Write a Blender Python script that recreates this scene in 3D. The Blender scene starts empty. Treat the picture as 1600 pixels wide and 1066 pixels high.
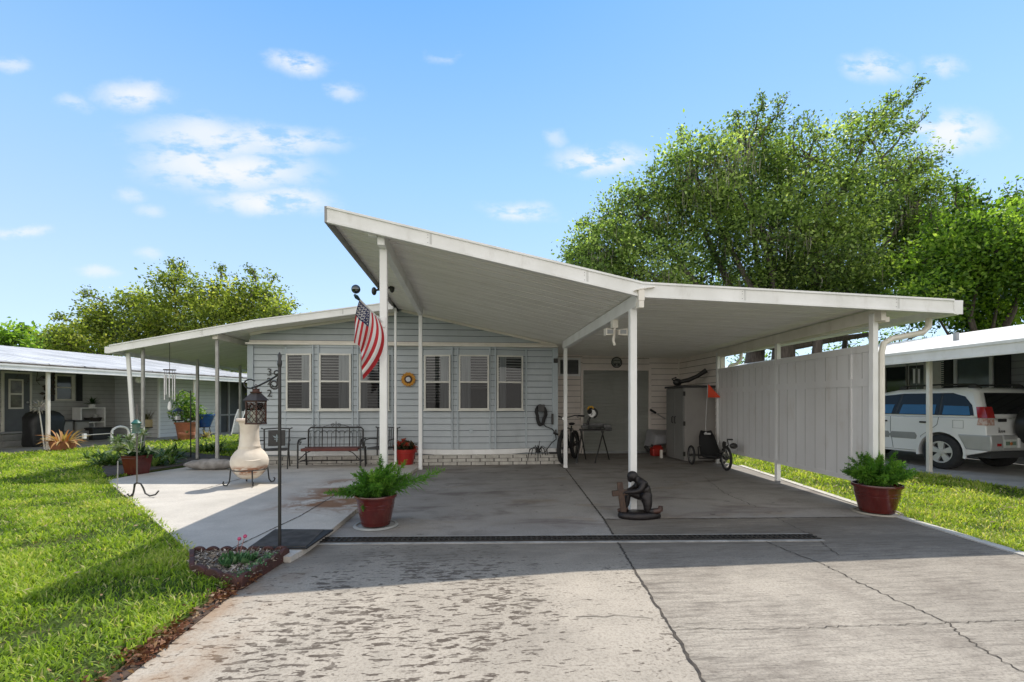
import bpy, bmesh, math, random
import numpy as np
from math import sin, cos, pi, radians, atan2, sqrt
from mathutils import Vector, Matrix, Euler
random.seed(7)
SC = bpy.context.scene
COL = SC.collection
R0 = random.Random(11)

# ------------------------------------------------------------------ surveying helpers
TH = math.atan(67.0 / 740.0); FOC = 740.0; EYE = 1.35
CT, ST = cos(TH), sin(TH)
def ray(px, py):
    a = (px - 800.0) / FOC; b = (629.0 - py) / FOC
    return Vector((ST + a * CT, CT - a * ST, b))
def at_z(px, py, z=0.0):
    d = ray(px, py); t = (z - EYE) / d.z
    return Vector((d.x * t, d.y * t, z))
def at_Y(px, py, Y):
    d = ray(px, py); t = Y / d.y
    return Vector((d.x * t, Y, EYE + d.z * t))
def at_X(px, py, X):
    d = ray(px, py); t = X / d.x
    return Vector((X, d.y * t, EYE + d.z * t))
def at_D(px, py, D):
    d = ray(px, py)
    return Vector((d.x * D, d.y * D, EYE + d.z * D))

# ------------------------------------------------------------------ object helpers
def root_of(o):
    while o.parent: o = o.parent
    return o
def tag(o, label=None, cat=None, group=None, kind=None):
    if label: o['label'] = label
    if cat: o['category'] = cat
    if group: o['group'] = group
    if kind: o['kind'] = kind
    return o
def thing(name, label, cat, loc=(0, 0, 0), rotz=0.0, group=None):
    o = bpy.data.objects.new(name, None); COL.objects.link(o)
    o.empty_display_size = 0.1
    o.location = loc; o.rotation_euler = (0, 0, rotz)
    return tag(o, label, cat, group)
def copy_tree(o, parent=None):
    c = o.copy(); COL.objects.link(c); c.parent = parent
    for ch in list(o.children): copy_tree(ch, c)
    return c
def dup(o, loc, rotz=0.0, label=None, scale=None):
    c = copy_tree(o); c.location = loc; c.rotation_euler = (0, 0, rotz)
    if label: c['label'] = label
    if scale: c.scale = (scale,) * 3
    return c

class MB:
    def __init__(s): s.v = []; s.f = []; s.m = []
    def add(s, vs, fs, m=0):
        o = len(s.v); s.v += [Vector(p) for p in vs]
        s.f += [tuple(i + o for i in f) for f in fs]; s.m += [m] * len(fs)
        return s
    def box(s, x0, x1, y0, y1, z0, z1, m=0):
        x0, x1 = sorted((x0, x1)); y0, y1 = sorted((y0, y1)); z0, z1 = sorted((z0, z1))
        return s.add([(x0,y0,z0),(x1,y0,z0),(x1,y1,z0),(x0,y1,z0),(x0,y0,z1),(x1,y0,z1),(x1,y1,z1),(x0,y1,z1)],
              [(3,2,1,0),(4,5,6,7),(0,1,5,4),(1,2,6,5),(2,3,7,6),(3,0,4,7)], m)
    def obox(s, c, size, rot=(0,0,0), m=0):
        M = Euler(rot).to_matrix(); c = Vector(c); h = [q / 2 for q in size]
        vs = [c + M @ Vector((sx*h[0], sy*h[1], sz*h[2])) for sz in (-1,1) for sx, sy in ((-1,-1),(1,-1),(1,1),(-1,1))]
        return s.add(vs, [(3,2,1,0),(4,5,6,7),(0,1,5,4),(1,2,6,5),(2,3,7,6),(3,0,4,7)], m)
    def bar(s, p, q, w, h, up=(0,0,1), m=0):
        p, q = Vector(p), Vector(q); d = (q - p).normalized(); up = Vector(up)
        a = d.cross(up)
        if a.length < 1e-4: a = d.cross(Vector((0,1,0)))
        a.normalize(); b = a.cross(d).normalized()
        a *= w / 2; b *= h / 2
        return s.add([p-a-b, p+a-b, p+a+b, p-a+b, q-a-b, q+a-b, q+a+b, q-a+b],
              [(3,2,1,0),(4,5,6,7),(0,1,5,4),(1,2,6,5),(2,3,7,6),(3,0,4,7)], m)
    def tube(s, pts, r, n=8, m=0, cap=True, closed=False):
        pts = [Vector(p) for p in pts]; k = len(pts)
        rs = r if isinstance(r, (list, tuple)) else [r] * k
        vs = []; prev = None
        for i in range(k):
            if closed: d = pts[(i+1) % k] - pts[i-1]
            elif i == 0: d = pts[1] - pts[0]
            elif i == k-1: d = pts[-1] - pts[-2]
            else: d = pts[i+1] - pts[i-1]
            if d.length < 1e-9: d = Vector((0,0,1))
            d.normalize()
            if prev is None:
                a = d.orthogonal().normalized()
            else:
                a = prev - d * prev.dot(d)
                a = a.normalized() if a.length > 1e-6 else d.orthogonal().normalized()
            prev = a; b = d.cross(a)
            for j in range(n):
                t = 2 * pi * j / n
                vs.append(pts[i] + (a * cos(t) + b * sin(t)) * rs[i])
        fs = []
        for i in range(k if closed else k - 1):
            i2 = (i + 1) % k
            for j in range(n):
                j2 = (j + 1) % n
                fs.append((i*n+j, i*n+j2, i2*n+j2, i2*n+j))
        if cap and not closed:
            fs.append(tuple(range(n-1, -1, -1))); fs.append(tuple((k-1)*n + j for j in range(n)))
        return s.add(vs, fs, m)
    def lathe(s, prof, c=(0,0,0), n=24, m=0, axis='z', arc=2*pi, sx=1, sy=1):
        c = Vector(c); vs = []; k = len(prof)
        for r, z in prof:
            for j in range(n):
                t = arc * j / n
                if axis == 'z': p = Vector((r*cos(t)*sx, r*sin(t)*sy, z))
                elif axis == 'y': p = Vector((r*cos(t), z, r*sin(t)))
                else: p = Vector((z, r*cos(t), r*sin(t)))
                vs.append(c + p)
        fs = []
        for i in range(k-1):
            for j in range(n):
                j2 = (j+1) % n
                q = (i*n+j, i*n+j2, (i+1)*n+j2, (i+1)*n+j)
                fs.append(q if axis != 'y' else q[::-1])
        return s.add(vs, fs, m)
    def ball(s, c, r, n=12, m=0, sc=(1,1,1)):
        c = Vector(c); k = max(6, n // 2)
        vs = []; fs = []
        for i in range(k+1):
            ph = pi * i / k
            for j in range(n):
                t = 2*pi*j/n
                vs.append(c + Vector((sin(ph)*cos(t)*r*sc[0], sin(ph)*sin(t)*r*sc[1], -cos(ph)*r*sc[2])))
        for i in range(k):
            for j in range(n):
                j2 = (j+1) % n
                fs.append((i*n+j, i*n+j2, (i+1)*n+j2, (i+1)*n+j))
        return s.add(vs, fs, m)
    def quad(s, a, b, c, d, m=0): return s.add([a,b,c,d], [(0,1,2,3)], m)
    def poly(s, pts, m=0): return s.add(pts, [tuple(range(len(pts)))], m)
    def prism(s, pts, z0, z1, m=0):
        n = len(pts); vs = [(p[0],p[1],z0) for p in pts] + [(p[0],p[1],z1) for p in pts]
        fs = [tuple(range(n-1,-1,-1)), tuple(range(n, 2*n))]
        fs += [(i, (i+1)%n, n+(i+1)%n, n+i) for i in range(n)]
        return s.add(vs, fs, m)
    def xz_prism(s, pts, y0, y1, m=0):
        n = len(pts); vs = [(p[0],y0,p[1]) for p in pts] + [(p[0],y1,p[1]) for p in pts]
        fs = [tuple(range(n)), tuple(range(2*n-1, n-1, -1))]
        fs += [(i, n+i, n+(i+1)%n, (i+1)%n) for i in range(n)]
        return s.add(vs, fs, m)
    def xform(s, M):
        s.v = [M @ p for p in s.v]; return s
    def join(s, o, M=None, m=None):
        s.add([M @ p for p in o.v] if M is not None else o.v, o.f)
        if m is None: s.m[-len(o.f):] = o.m
        else: s.m[-len(o.f):] = [m]*len(o.f)
        return s
    def build(s, name, mats, parent=None, smooth=False, bevel=0.0, local=False, label=None, seg=2):
        me = bpy.data.meshes.new(name)
        vs = s.v
        if parent is not None and not local:
            r = root_of(parent)
            Mi = (Matrix.Translation(r.location) @ r.rotation_euler.to_matrix().to_4x4()).inverted()
            vs = [Mi @ p for p in vs]
        me.from_pydata([tuple(p) for p in vs], [], s.f)
        if not isinstance(mats, (list, tuple)): mats = [mats]
        for q in mats: me.materials.append(q)
        if len(mats) > 1: me.polygons.foreach_set('material_index', s.m)
        if smooth: me.polygons.foreach_set('use_smooth', [True] * len(s.f))
        me.update()
        o = bpy.data.objects.new(name, me); COL.objects.link(o)
        if parent is not None: o.parent = parent
        if smooth and smooth != 'all':
            try: me.set_sharp_from_angle(angle=radians(38))
            except Exception: pass
        if bevel > 0:
            b = o.modifiers.new('bevel', 'BEVEL'); b.width = bevel; b.segments = seg; b.limit_method = 'ANGLE'; b.angle_limit = radians(40)
            b.harden_normals = False
        if label: o['label'] = label
        return o
    def top(s, name, mats, label, cat, group=None, **k):
        return tag(s.build(name, mats, None, **k), label, cat, group)

def np_mesh(name, V, F, mat, parent=None, rnd=None, smooth=False):
    """V (n,3) float, F (m,k) int"""
    me = bpy.data.meshes.new(name)
    if parent is not None:
        r = root_of(parent)
        Mi = np.array((Matrix.Translation(r.location) @ r.rotation_euler.to_matrix().to_4x4()).inverted())
        V = V @ Mi[:3,:3].T + Mi[:3,3]
    n, (m, k) = len(V), F.shape
    me.vertices.add(n); me.vertices.foreach_set('co', np.ascontiguousarray(V, dtype=np.float32).ravel())
    me.loops.add(m*k); me.loops.foreach_set('vertex_index', np.ascontiguousarray(F, dtype=np.int32).ravel())
    me.polygons.add(m); me.polygons.foreach_set('loop_start', np.arange(m, dtype=np.int32)*k)
    try: me.polygons.foreach_set('loop_total', np.full(m, k, dtype=np.int32))
    except Exception: pass
    if rnd is not None:
        a = me.attributes.new('rnd', 'FLOAT', 'POINT'); a.data.foreach_set('value', np.ascontiguousarray(rnd, dtype=np.float32))
    me.update(calc_edges=True)
    me.materials.append(mat)
    if smooth: me.polygons.foreach_set('use_smooth', np.ones(m, dtype=bool))
    o = bpy.data.objects.new(name, me); COL.objects.link(o)
    if parent is not None: o.parent = parent
    return o
def unit(a): return a / np.maximum(np.linalg.norm(a, axis=1, keepdims=True), 1e-9)
def leaf_mesh(name, C, D, L, W, mat, parent=None, rnd=None, rng=None, fold=0.25):
    """diamond leaves: base at C, axis D (n,3), length L, width W"""
    rng = rng or np.random.default_rng(1)
    n = len(C); D = unit(D)
    S = unit(np.cross(D, unit(rng.normal(size=(n,3)))))
    N = np.cross(S, D)
    L = np.broadcast_to(L, (n,))[:,None]; W = np.broadcast_to(W, (n,))[:,None]
    mid = C + D*L*0.45 + N*L*fold*0.3
    V = np.stack([C, mid + S*W/2 , C + D*L, mid - S*W/2], 1).reshape(-1,3)
    F = np.arange(4*n).reshape(n,4)
    r = None if rnd is None else np.repeat(rnd, 4)
    return np_mesh(name, V, F, mat, parent, r)

# ------------------------------------------------------------------ materials
class NT:
    def __init__(s, name):
        s.mat = bpy.data.materials.new(name); s.mat.use_nodes = True
        s.t = s.mat.node_tree; s.t.nodes.clear()
        s.out = s.n('ShaderNodeOutputMaterial')
    def n(s, t, **k):
        q = s.t.nodes.new(t)
        for a, b in k.items(): setattr(q, a, b)
        return q
    def l(s, a, b): s.t.links.new(a, b)
    def put(s, sock, v):
        if hasattr(v, 'is_output'): s.l(v, sock)
        elif isinstance(v, (tuple, list)) and len(v) == 3 and sock.type == 'RGBA': sock.default_value = (*v, 1)
        else: sock.default_value = v
    def pos(s, world=False):
        if world: return s.n('ShaderNodeNewGeometry').outputs['Position']
        return s.n('ShaderNodeTexCoord').outputs['Object']
    def mapv(s, v, scale=(1,1,1), rot=(0,0,0), loc=(0,0,0)):
        q = s.n('ShaderNodeMapping'); s.l(v, q.inputs[0])
        q.inputs['Scale'].default_value = scale; q.inputs['Rotation'].default_value = rot; q.inputs['Location'].default_value = loc
        return q.outputs[0]
    def noise(s, v, scale, detail=4, rough=0.55, dist=0.0):
        q = s.n('ShaderNodeTexNoise'); s.l(v, q.inputs['Vector'])
        q.inputs['Scale'].default_value = scale; q.inputs['Detail'].default_value = detail
        q.inputs['Roughness'].default_value = rough; q.inputs['Distortion'].default_value = dist
        return q.outputs[0]
    def math(s, op, a, b=0.0, clamp=False):
        q = s.n('ShaderNodeMath', operation=op, use_clamp=clamp); s.put(q.inputs[0], a); s.put(q.inputs[1], b)
        return q.outputs[0]
    def rmp(s, f, a, b, lo=0.0, hi=1.0):
        q = s.n('ShaderNodeMapRange'); q.interpolation_type = 'SMOOTHSTEP'
        s.put(q.inputs[0], f); q.inputs[1].default_value = a; q.inputs[2].default_value = b
        q.inputs[3].default_value = lo; q.inputs[4].default_value = hi
        return q.outputs[0]
    def mix(s, f, a, b, mode='MIX'):
        q = s.n('ShaderNodeMix', data_type='RGBA', blend_type=mode); s.put(q.inputs[0], f)
        s.put(q.inputs[6], a); s.put(q.inputs[7], b)
        return q.outputs[2]
    def sep(s, v):
        q = s.n('ShaderNodeSeparateXYZ'); s.l(v, q.inputs[0]); return q.outputs
    def bsdf(s, col, rough=0.6, metal=0.0, bump=None, bstr=0.3, bdist=0.01, spec=0.5, coat=0.0):
        b = s.n('ShaderNodeBsdfPrincipled')
        s.put(b.inputs['Base Color'], col); s.put(b.inputs['Roughness'], rough); b.inputs['Metallic'].default_value = metal
        b.inputs['Specular IOR Level'].default_value = spec; b.inputs['Coat Weight'].default_value = coat
        if coat: b.inputs['Coat Roughness'].default_value = 0.05
        if bump is not None:
            q = s.n('ShaderNodeBump'); q.inputs['Strength'].default_value = bstr; q.inputs['Distance'].default_value = bdist
            s.put(q.inputs['Height'], bump); s.l(q.outputs[0], b.inputs['Normal'])
        return b.outputs[0]
    def done(s, sh): s.l(sh, s.out.inputs[0]); return s.mat

def mul(c, k): return tuple(x * k for x in c)
def M(name, c, c2=None, scale=6.0, rough=0.6, metal=0.0, bump=0.0, bscale=80.0, stretch=(1,1,1), dirt=0.0, dirtc=(0.12,0.1,0.08), spec=0.5, coat=0.0, fine=0.0):
    t = NT(name); p = t.pos()
    v = t.mapv(p, stretch)
    col = t.mix(t.rmp(t.noise(v, scale), 0.3, 0.7), c, c2 or mul(c, 0.82))
    if fine:
        col = t.mix(t.rmp(t.noise(p, bscale, 2), 0.35, 0.65, 0, fine), col, mul(c, 0.45))
    if dirt:
        d = t.rmp(t.noise(t.mapv(p, (1,1,0.35)), 5.0, 8, 0.7), 0.5, 0.78, 0, dirt)
        col = t.mix(d, col, dirtc)
    b = t.noise(p, bscale, 3) if bump else None
    return t.done(t.bsdf(col, rough, metal, b, bump, 0.01, spec, coat))

def M_leaf(name, cols, trans=0.45, rough=0.5, tcol=1.35):
    """cols: dark, mid, light; 'rnd' attribute picks"""
    t = NT(name)
    a = t.n('ShaderNodeAttribute', attribute_name='rnd').outputs['Fac']
    r = t.n('ShaderNodeValToRGB'); t.l(a, r.inputs[0])
    e = r.color_ramp.elements
    e[0].position = 0.0; e[0].color = (*cols[0], 1); e[1].position = 1.0; e[1].color = (*cols[-1], 1)
    for i in range(1, len(cols)-1):
        q = e.new(i / (len(cols)-1)); q.color = (*cols[i], 1)
    c = r.outputs[0]
    d = t.bsdf(c, rough, spec=0.3)
    tr = t.n('ShaderNodeBsdfTranslucent'); t.l(t.mix(1.0, c, (tcol, tcol*1.02, tcol*0.45), 'MULTIPLY'), tr.inputs[0])
    ms = t.n('ShaderNodeMixShader'); ms.inputs[0].default_value = trans
    t.l(d, ms.inputs[1]); t.l(tr.outputs[0], ms.inputs[2])
    return t.done(ms.outputs[0])

def M_glass(name, tint=(0.85,0.9,0.9), gl=1.0):
    t = NT(name)
    f = t.n('ShaderNodeFresnel'); f.inputs[0].default_value = 1.5
    tr = t.n('ShaderNodeBsdfTransparent'); tr.inputs[0].default_value = (*tint, 1)
    g = t.n('ShaderNodeBsdfGlossy'); g.inputs['Roughness'].default_value = 0.03; g.inputs[0].default_value = (gl, gl, gl, 1)
    ms = t.n('ShaderNodeMixShader'); t.l(f.outputs[0], ms.inputs[0]); t.l(tr.outputs[0], ms.inputs[1]); t.l(g.outputs[0], ms.inputs[2])
    return t.done(ms.outputs[0])

def concrete(name, base, dark, mode):
    t = NT(name); p = t.pos(True); x, y, z = t.sep(p)
    big = t.noise(p, 0.55, 5, 0.6); med = t.noise(p, 3.2, 6, 0.65); fin = t.noise(p, 55, 3, 0.7); spk = t.noise(p, 190, 2, 0.6)
    col = t.mix(t.rmp(big, 0.3, 0.72), base, mul(base, 0.74))
    col = t.mix(t.rmp(med, 0.4, 0.75, 0, 0.55), col, mul(base, 0.62))
    col = t.mix(t.rmp(fin, 0.42, 0.7, 0, 0.38), col, mul(dark, 1.1))
    col = t.mix(t.rmp(spk, 0.58, 0.7, 0, 0.4), col, mul(base, 1.2))
    h = t.math('ADD', fin, t.math('MULTIPLY', spk, 0.6))
    if mode == 'blotch':
        v = t.mapv(p, (8.5, 25, 1), (0, 0, -0.12))
        b = t.noise(v, 1.0, 2.5, 0.5, 0.7)
        b2 = t.noise(t.mapv(p, (17, 44, 1)), 1.0, 3, 0.6, 0.5)
        bm = t.math('ADD', t.math('MULTIPLY', b, 0.62), t.math('MULTIPLY', b2, 0.38))
        zone = t.noise(p, 0.9, 3, 0.5)
        mx = t.math('MULTIPLY', t.rmp(x, -1.5, -0.8), t.rmp(x, 1.0, 0.0))
        my = t.rmp(y, 4.6, 3.6, 0.35, 1.0)
        th = t.math('ADD', t.math('MULTIPLY', t.math('MULTIPLY', mx, my), 0.085), t.math('MULTIPLY', t.rmp(zone, .3, .7), 0.10))
        val = t.math('ADD', bm, th)
        f = t.math('MULTIPLY', t.rmp(val, 0.645, 0.685), t.rmp(t.noise(p, 12, 3), .2, .6, .45, .95))
        col = t.mix(f, col, dark)
        dots = t.noise(p, 34, 2, 0.5)
        f2 = t.math('MULTIPLY', t.math('MULTIPLY', t.rmp(dots, 0.60, 0.66), t.rmp(zone, .38, .62)), t.rmp(x, -1.6, -0.9, 0, .75))
        col = t.mix(f2, col, mul(dark, 1.3))
        trk = t.math('ADD', t.rmp(t.math('ABSOLUTE', t.math('ADD', x, 0.95)), .28, .0), t.rmp(t.math('ABSOLUTE', t.math('SUBTRACT', x, 0.45)), .28, .0))
        col = t.mix(t.math('MULTIPLY', trk, t.rmp(med, .35, .65, .03, .22)), col, mul(base, .35))
        edge = t.math('MULTIPLY', t.rmp(x, -1.1, -1.6), t.rmp(med, 0.35, 0.7))
        col = t.mix(t.math('MULTIPLY', edge, 0.5), col, (0.30, 0.17, 0.08))
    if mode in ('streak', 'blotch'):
        shade_band = t.math('MULTIPLY', t.rmp(y, 3.3, 4.5), t.rmp(t.noise(t.mapv(p, (.5, 1.6, 1)), 1.6, 6, .65), .25, .6, .4, .9))
        col = t.mix(shade_band, col, mul(base, 0.36))  # deepens the roof's shadow on the drive by colour, mottled with noise
    if mode == 'streak':
        grime = t.noise(p, 2.1, 8, 0.75)
        col = t.mix(t.rmp(grime, 0.46, 0.72, 0, 0.6), col, mul(dark, 2.2))
        pit = t.noise(t.mapv(p, (38, 70, 1)), 1.0, 4, 0.7)
        col = t.mix(t.rmp(pit, 0.54, 0.70, 0, 0.65), col, mul(dark, 1.5))
        v = t.mapv(p, (2.4, 22, 1), (0, 0, 0.05))
        s1 = t.noise(v, 1.0, 8, 0.78, 0.2)
        v2 = t.mapv(p, (6, 75, 1), (0, 0, 0.03))
        s2 = t.noise(v2, 1.0, 4, 0.7, 0.2)
        patch = t.noise(p, 1.0, 4, 0.6)
        f = t.math('MULTIPLY', t.rmp(s1, 0.42, 0.68), t.rmp(patch, 0.36, 0.6, 0.15, 0.75))
        col = t.mix(f, col, mul(dark, 1.3))
        col = t.mix(t.rmp(s2, 0.52, 0.7, 0, 0.6), col, dark)
        h = t.math('ADD', h, t.math('MULTIPLY', s2, -1.2))
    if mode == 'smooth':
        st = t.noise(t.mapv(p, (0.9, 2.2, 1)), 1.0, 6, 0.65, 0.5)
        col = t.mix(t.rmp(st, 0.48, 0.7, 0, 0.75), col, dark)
        rust = t.noise(t.mapv(p, (0.8, 1.6, 1), (0,0,0), (3,1,0)), 1.3, 5, 0.6, 0.4)
        col = t.mix(t.rmp(rust, 0.55, 0.75, 0, 0.5), col, (0.22, 0.16, 0.10))
        spot = t.noise(p, 7.0, 2, 0.5)
        col = t.mix(t.rmp(spot, 0.68, 0.74, 0, 0.6), col, mul(dark, 0.55))
    if mode == 'patio':
        q1 = t.noise(t.mapv(p, (1.1, 1.7, 1)), 1.0, 5, 0.6, 1.2)
        zone = t.math('MULTIPLY', t.rmp(x, -2.7, -2.0), t.math('MULTIPLY', t.rmp(y, 5.4, 6.1), t.rmp(y, 8.6, 7.9)))
        f = t.math('MULTIPLY', zone, t.rmp(q1, 0.44, 0.56, 0, 0.9))
        col = t.mix(f, col, (0.20, 0.09, 0.035))
        ring = t.math('MULTIPLY', t.rmp(t.math('ABSOLUTE', t.math('SUBTRACT', q1, 0.45)), 0.02, 0.0, 0, 0.7), zone)
        col = t.mix(ring, col, (0.15, 0.07, 0.03))
    return t.done(t.bsdf(col, 0.85, 0, h, 0.35, 0.006, 0.25))
# ------------------------------------------------------------------ shared materials
WHITE = M('white_paint', (0.83,0.83,0.82), (0.77,0.77,0.75), 3, 0.45, dirt=0.25, dirtc=(0.45,0.42,0.36))
WHITE2 = M('weathered_white_metal', (0.84,0.84,0.83), (0.75,0.75,0.73), 2.5, 0.4, dirt=0.35, dirtc=(0.42,0.39,0.34))
CREAM = M('cream_trim', (0.80,0.76,0.69), (0.70,0.66,0.58), 3, 0.5, dirt=0.3, dirtc=(0.4,0.34,0.26))
PANU = M('pan_roof_underside', (0.90,0.88,0.84), (0.80,0.78,0.73), 1.2, 0.55, dirt=0.3, dirtc=(0.5,0.45,0.38), stretch=(0.6,6,1))
BLUE = M('blue_grey_siding', (0.445,0.485,0.51), (0.40,0.44,0.465), 1.5, 0.55, bump=0.15, bscale=60, dirt=0.2, dirtc=(0.2,0.22,0.22))
BLUET = M('blue_grey_trim', (0.42,0.47,0.50), (0.37,0.42,0.45), 2, 0.5)
BEIGE = M('beige_siding', (0.86,0.79,0.73), (0.76,0.69,0.63), 1.5, 0.55, dirt=0.3, dirtc=(0.28,0.23,0.19))
SHUT = M('roller_door_steel', (0.44,0.45,0.42), (0.38,0.39,0.36), 1.5, 0.45, dirt=0.3, dirtc=(0.22,0.21,0.18))
BRICK = M('pale_brick', (0.56,0.54,0.49), (0.42,0.40,0.36), 9, 0.85, bump=0.6, bscale=45, dirt=0.5, dirtc=(0.17,0.15,0.12))
MORTAR = M('mortar', (0.13,0.12,0.11), None, 8, 0.9)
BLACK = M('black_metal', (0.018,0.018,0.018), (0.03,0.028,0.026), 12, 0.4)
RUBBER = M('black_rubber', (0.02,0.02,0.021), (0.032,0.032,0.032), 14, 0.75)
DARK = M('dark_interior', (0.045,0.047,0.048), None, 3, 0.9)
BLIND = M('blind_slats', (0.52,0.52,0.50), None, 5, 0.5)
CURT = M('pale_curtain', (0.55,0.57,0.57), (0.36,0.38,0.39), 6, 0.8, stretch=(5,5,0.2))
GLASS = M_glass('window_glass', (0.72,0.74,0.75), 0.9)
SCREEN = M_glass('screened_glass', (0.42,0.43,0.44), 0.5)
TERRA = M('terracotta', (0.40,0.16,0.085), (0.30,0.11,0.06), 6, 0.7, bump=0.2)
REDPOT = M('oxblood_glazed_pot', (0.105,0.016,0.013), (0.07,0.011,0.010), 5, 0.22, coat=0.4, dirt=0.25, dirtc=(0.2,0.1,0.07))
SOIL = M('potting_soil', (0.035,0.025,0.018), (0.07,0.05,0.035), 30, 0.95, bump=0.8)
CHROME = M('brushed_metal', (0.6,0.6,0.6), (0.5,0.5,0.5), 8, 0.3, 0.9)
GREYM = M('grey_metal', (0.30,0.31,0.31), (0.25,0.26,0.26), 6, 0.45, 0.3)
SUNGREEN = M_leaf('fern_green', [(0.03,0.09,0.012),(0.10,0.26,0.03),(0.25,0.44,0.06)], 0.42)
DGREEN = M_leaf('deep_green_leaf', [(0.010,0.030,0.010),(0.03,0.075,0.02),(0.07,0.14,0.04)], 0.3)

# ------------------------------------------------------------------ camera
cam_d = bpy.data.cameras.new('camera'); cam = bpy.data.objects.new('camera', cam_d); COL.objects.link(cam)
cam.location = (0, 0, EYE); cam.rotation_euler = (radians(90), 0, -TH)
cam_d.sensor_width = 36; cam_d.lens = 36 * FOC / 1600; cam_d.shift_y = 96 / 1600; cam_d.clip_end = 4000; cam_d.clip_start = 0.05
SC.camera = cam
SC.view_settings.view_transform = 'Standard'; SC.view_settings.look = 'None'; SC.view_settings.exposure = 0
SC.cycles.use_denoising = True
SC.cycles.max_bounces = 10; SC.cycles.transparent_max_bounces = 24; SC.cycles.diffuse_bounces = 5

# ------------------------------------------------------------------ sun and sky
SUNDIR = Vector((0.41, 0.568, 1.0)).normalized()
sd = bpy.data.lights.new('sun', 'SUN'); sd.energy = 5.1; sd.angle = radians(0.5); sd.color = (1.0, 0.94, 0.84)
sun = bpy.data.objects.new('sun', sd); COL.objects.link(sun); sun.location = (6, 8, 15)
sun.rotation_euler = (-SUNDIR).to_track_quat('-Z', 'Y').to_euler()
W = bpy.data.worlds.new('World'); SC.world = W; W.use_nodes = True
wt = W.node_tree; wt.nodes.clear()
class WN(NT):
    def __init__(s): s.t = wt
w = WN()
sky = w.n('ShaderNodeTexSky', sky_type='NISHITA'); sky.sun_disc = False
sky.sun_elevation = math.asin(SUNDIR.z); sky.sun_rotation = atan2(SUNDIR.x, SUNDIR.y)
sky.air_density = 1.0; sky.dust_density = 0.25; sky.ozone_density = 2.0; sky.altitude = 10
gen = w.n('ShaderNodeTexCoord').outputs['Generated']
nrm = w.n('ShaderNodeVectorMath', operation='NORMALIZE'); w.l(gen, nrm.inputs[0])
dx, dy, dz = w.sep(nrm.outputs[0])
ys = w.math('MAXIMUM', dy, 0.02)
u = w.math('DIVIDE', dx, ys); v = w.math('DIVIDE', dz, ys)
cmb = w.n('ShaderNodeCombineXYZ'); w.l(u, cmb.inputs[0]); w.l(v, cmb.inputs[1])
uv = cmb.outputs[0]
wn = w.n('ShaderNodeTexNoise'); w.l(uv, wn.inputs['Vector']); wn.inputs['Scale'].default_value = 5.5; wn.inputs['Detail'].default_value = 9; wn.inputs['Roughness'].default_value = 0.62
wn2 = w.n('ShaderNodeTexNoise'); w.l(w.mapv(uv, (1, 2.2, 1)), wn2.inputs['Vector']); wn2.inputs['Scale'].default_value = 12; wn2.inputs['Detail'].default_value = 10; wn2.inputs['Roughness'].default_value = 0.6
off = w.n('ShaderNodeVectorMath', operation='SUBTRACT'); w.l(wn.outputs['Color'], off.inputs[0]); off.inputs[1].default_value = (0.5,0.5,0.5)
sc_ = w.n('ShaderNodeVectorMath', operation='MULTIPLY'); w.l(off.outputs[0], sc_.inputs[0]); sc_.inputs[1].default_value = (0.16, 0.07, 0)
wuv = w.n('ShaderNodeVectorMath', operation='ADD'); w.l(uv, wuv.inputs[0]); w.l(sc_.outputs[0], wuv.inputs[1])
CLOUDS = [(330,218,135,34,.75),(430,213,120,26,.75),(360,262,150,36,1),(300,250,80,40,.8),(425,312,100,22,1.1),(470,98,58,20,.8),(215,150,55,26,.8),(545,145,26,16,.5),
          (130,157,24,16,.4),(812,329,60,17,.7),(940,248,80,24,.85),(870,215,25,14,.4),(1478,208,75,36,.9),(1370,108,55,24,.6),(1475,104,32,18,.5),
          (40,360,42,11,.6),(232,391,32,10,.4),(200,305,22,14,.4),(140,424,34,10,.55),(15,95,34,14,.5),(695,92,26,13,.35),(1330,100,14,18,.4),(230,328,30,10,.4)]
acc = None
for (px, py, rx, ry, k) in CLOUDS:
    d0 = ray(px, py); dxp = ray(px + 1, py); 
    cu, cv = d0.x/d0.y, d0.z/d0.y
    su = abs(dxp.x/dxp.y - cu) * rx; sv = abs(ray(px, py+1).z/ray(px, py+1).y - cv) * ry
    a = w.n('ShaderNodeVectorMath', operation='SUBTRACT'); w.l(wuv.outputs[0], a.inputs[0]); a.inputs[1].default_value = (cu, cv, 0)
    b = w.n('ShaderNodeVectorMath', operation='MULTIPLY'); w.l(a.outputs[0], b.inputs[0]); b.inputs[1].default_value = (1/su, 1/sv, 0)
    c = w.n('ShaderNodeVectorMath', operation='LENGTH'); w.l(b.outputs[0], c.inputs[0])
    m_ = w.rmp(c.outputs['Value'], 1.35, 0.1, 0, min(1, k*1.15))
    acc = m_ if acc is None else w.math('MAXIMUM', acc, m_)
cl = w.math('MULTIPLY', acc, w.rmp(wn2.outputs[0], 0.36, 0.55, 0.03, 1.0))
cl = w.math('MULTIPLY', cl, w.rmp(dy, 0.05, 0.25))
hs = w.n('ShaderNodeHueSaturation'); w.l(sky.outputs[0], hs.inputs['Color']); hs.inputs['Saturation'].default_value = 1.15; hs.inputs['Value'].default_value = 1.0
SKYC = w.mix(1.0, hs.outputs[0], (1.62, 1.86, 2.2), 'MULTIPLY')
rp = w.n('ShaderNodeValToRGB'); w.l(dz, rp.inputs[0]); e_ = rp.color_ramp.elements
e_[0].position = 0.0; e_[0].color = (.78,.90,1.0,1); e_[1].position = 0.68; e_[1].color = (.165,.465,.95,1)
q_ = e_.new(0.2); q_.color = (.66,.84,1.0,1); q_ = e_.new(0.42); q_.color = (.43,.71,.975,1)
grd = w.mix(1.0, rp.outputs[0], (6.3,6.3,6.3), 'MULTIPLY')
c0_ = w.mix(0.78, SKYC, grd)
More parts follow.
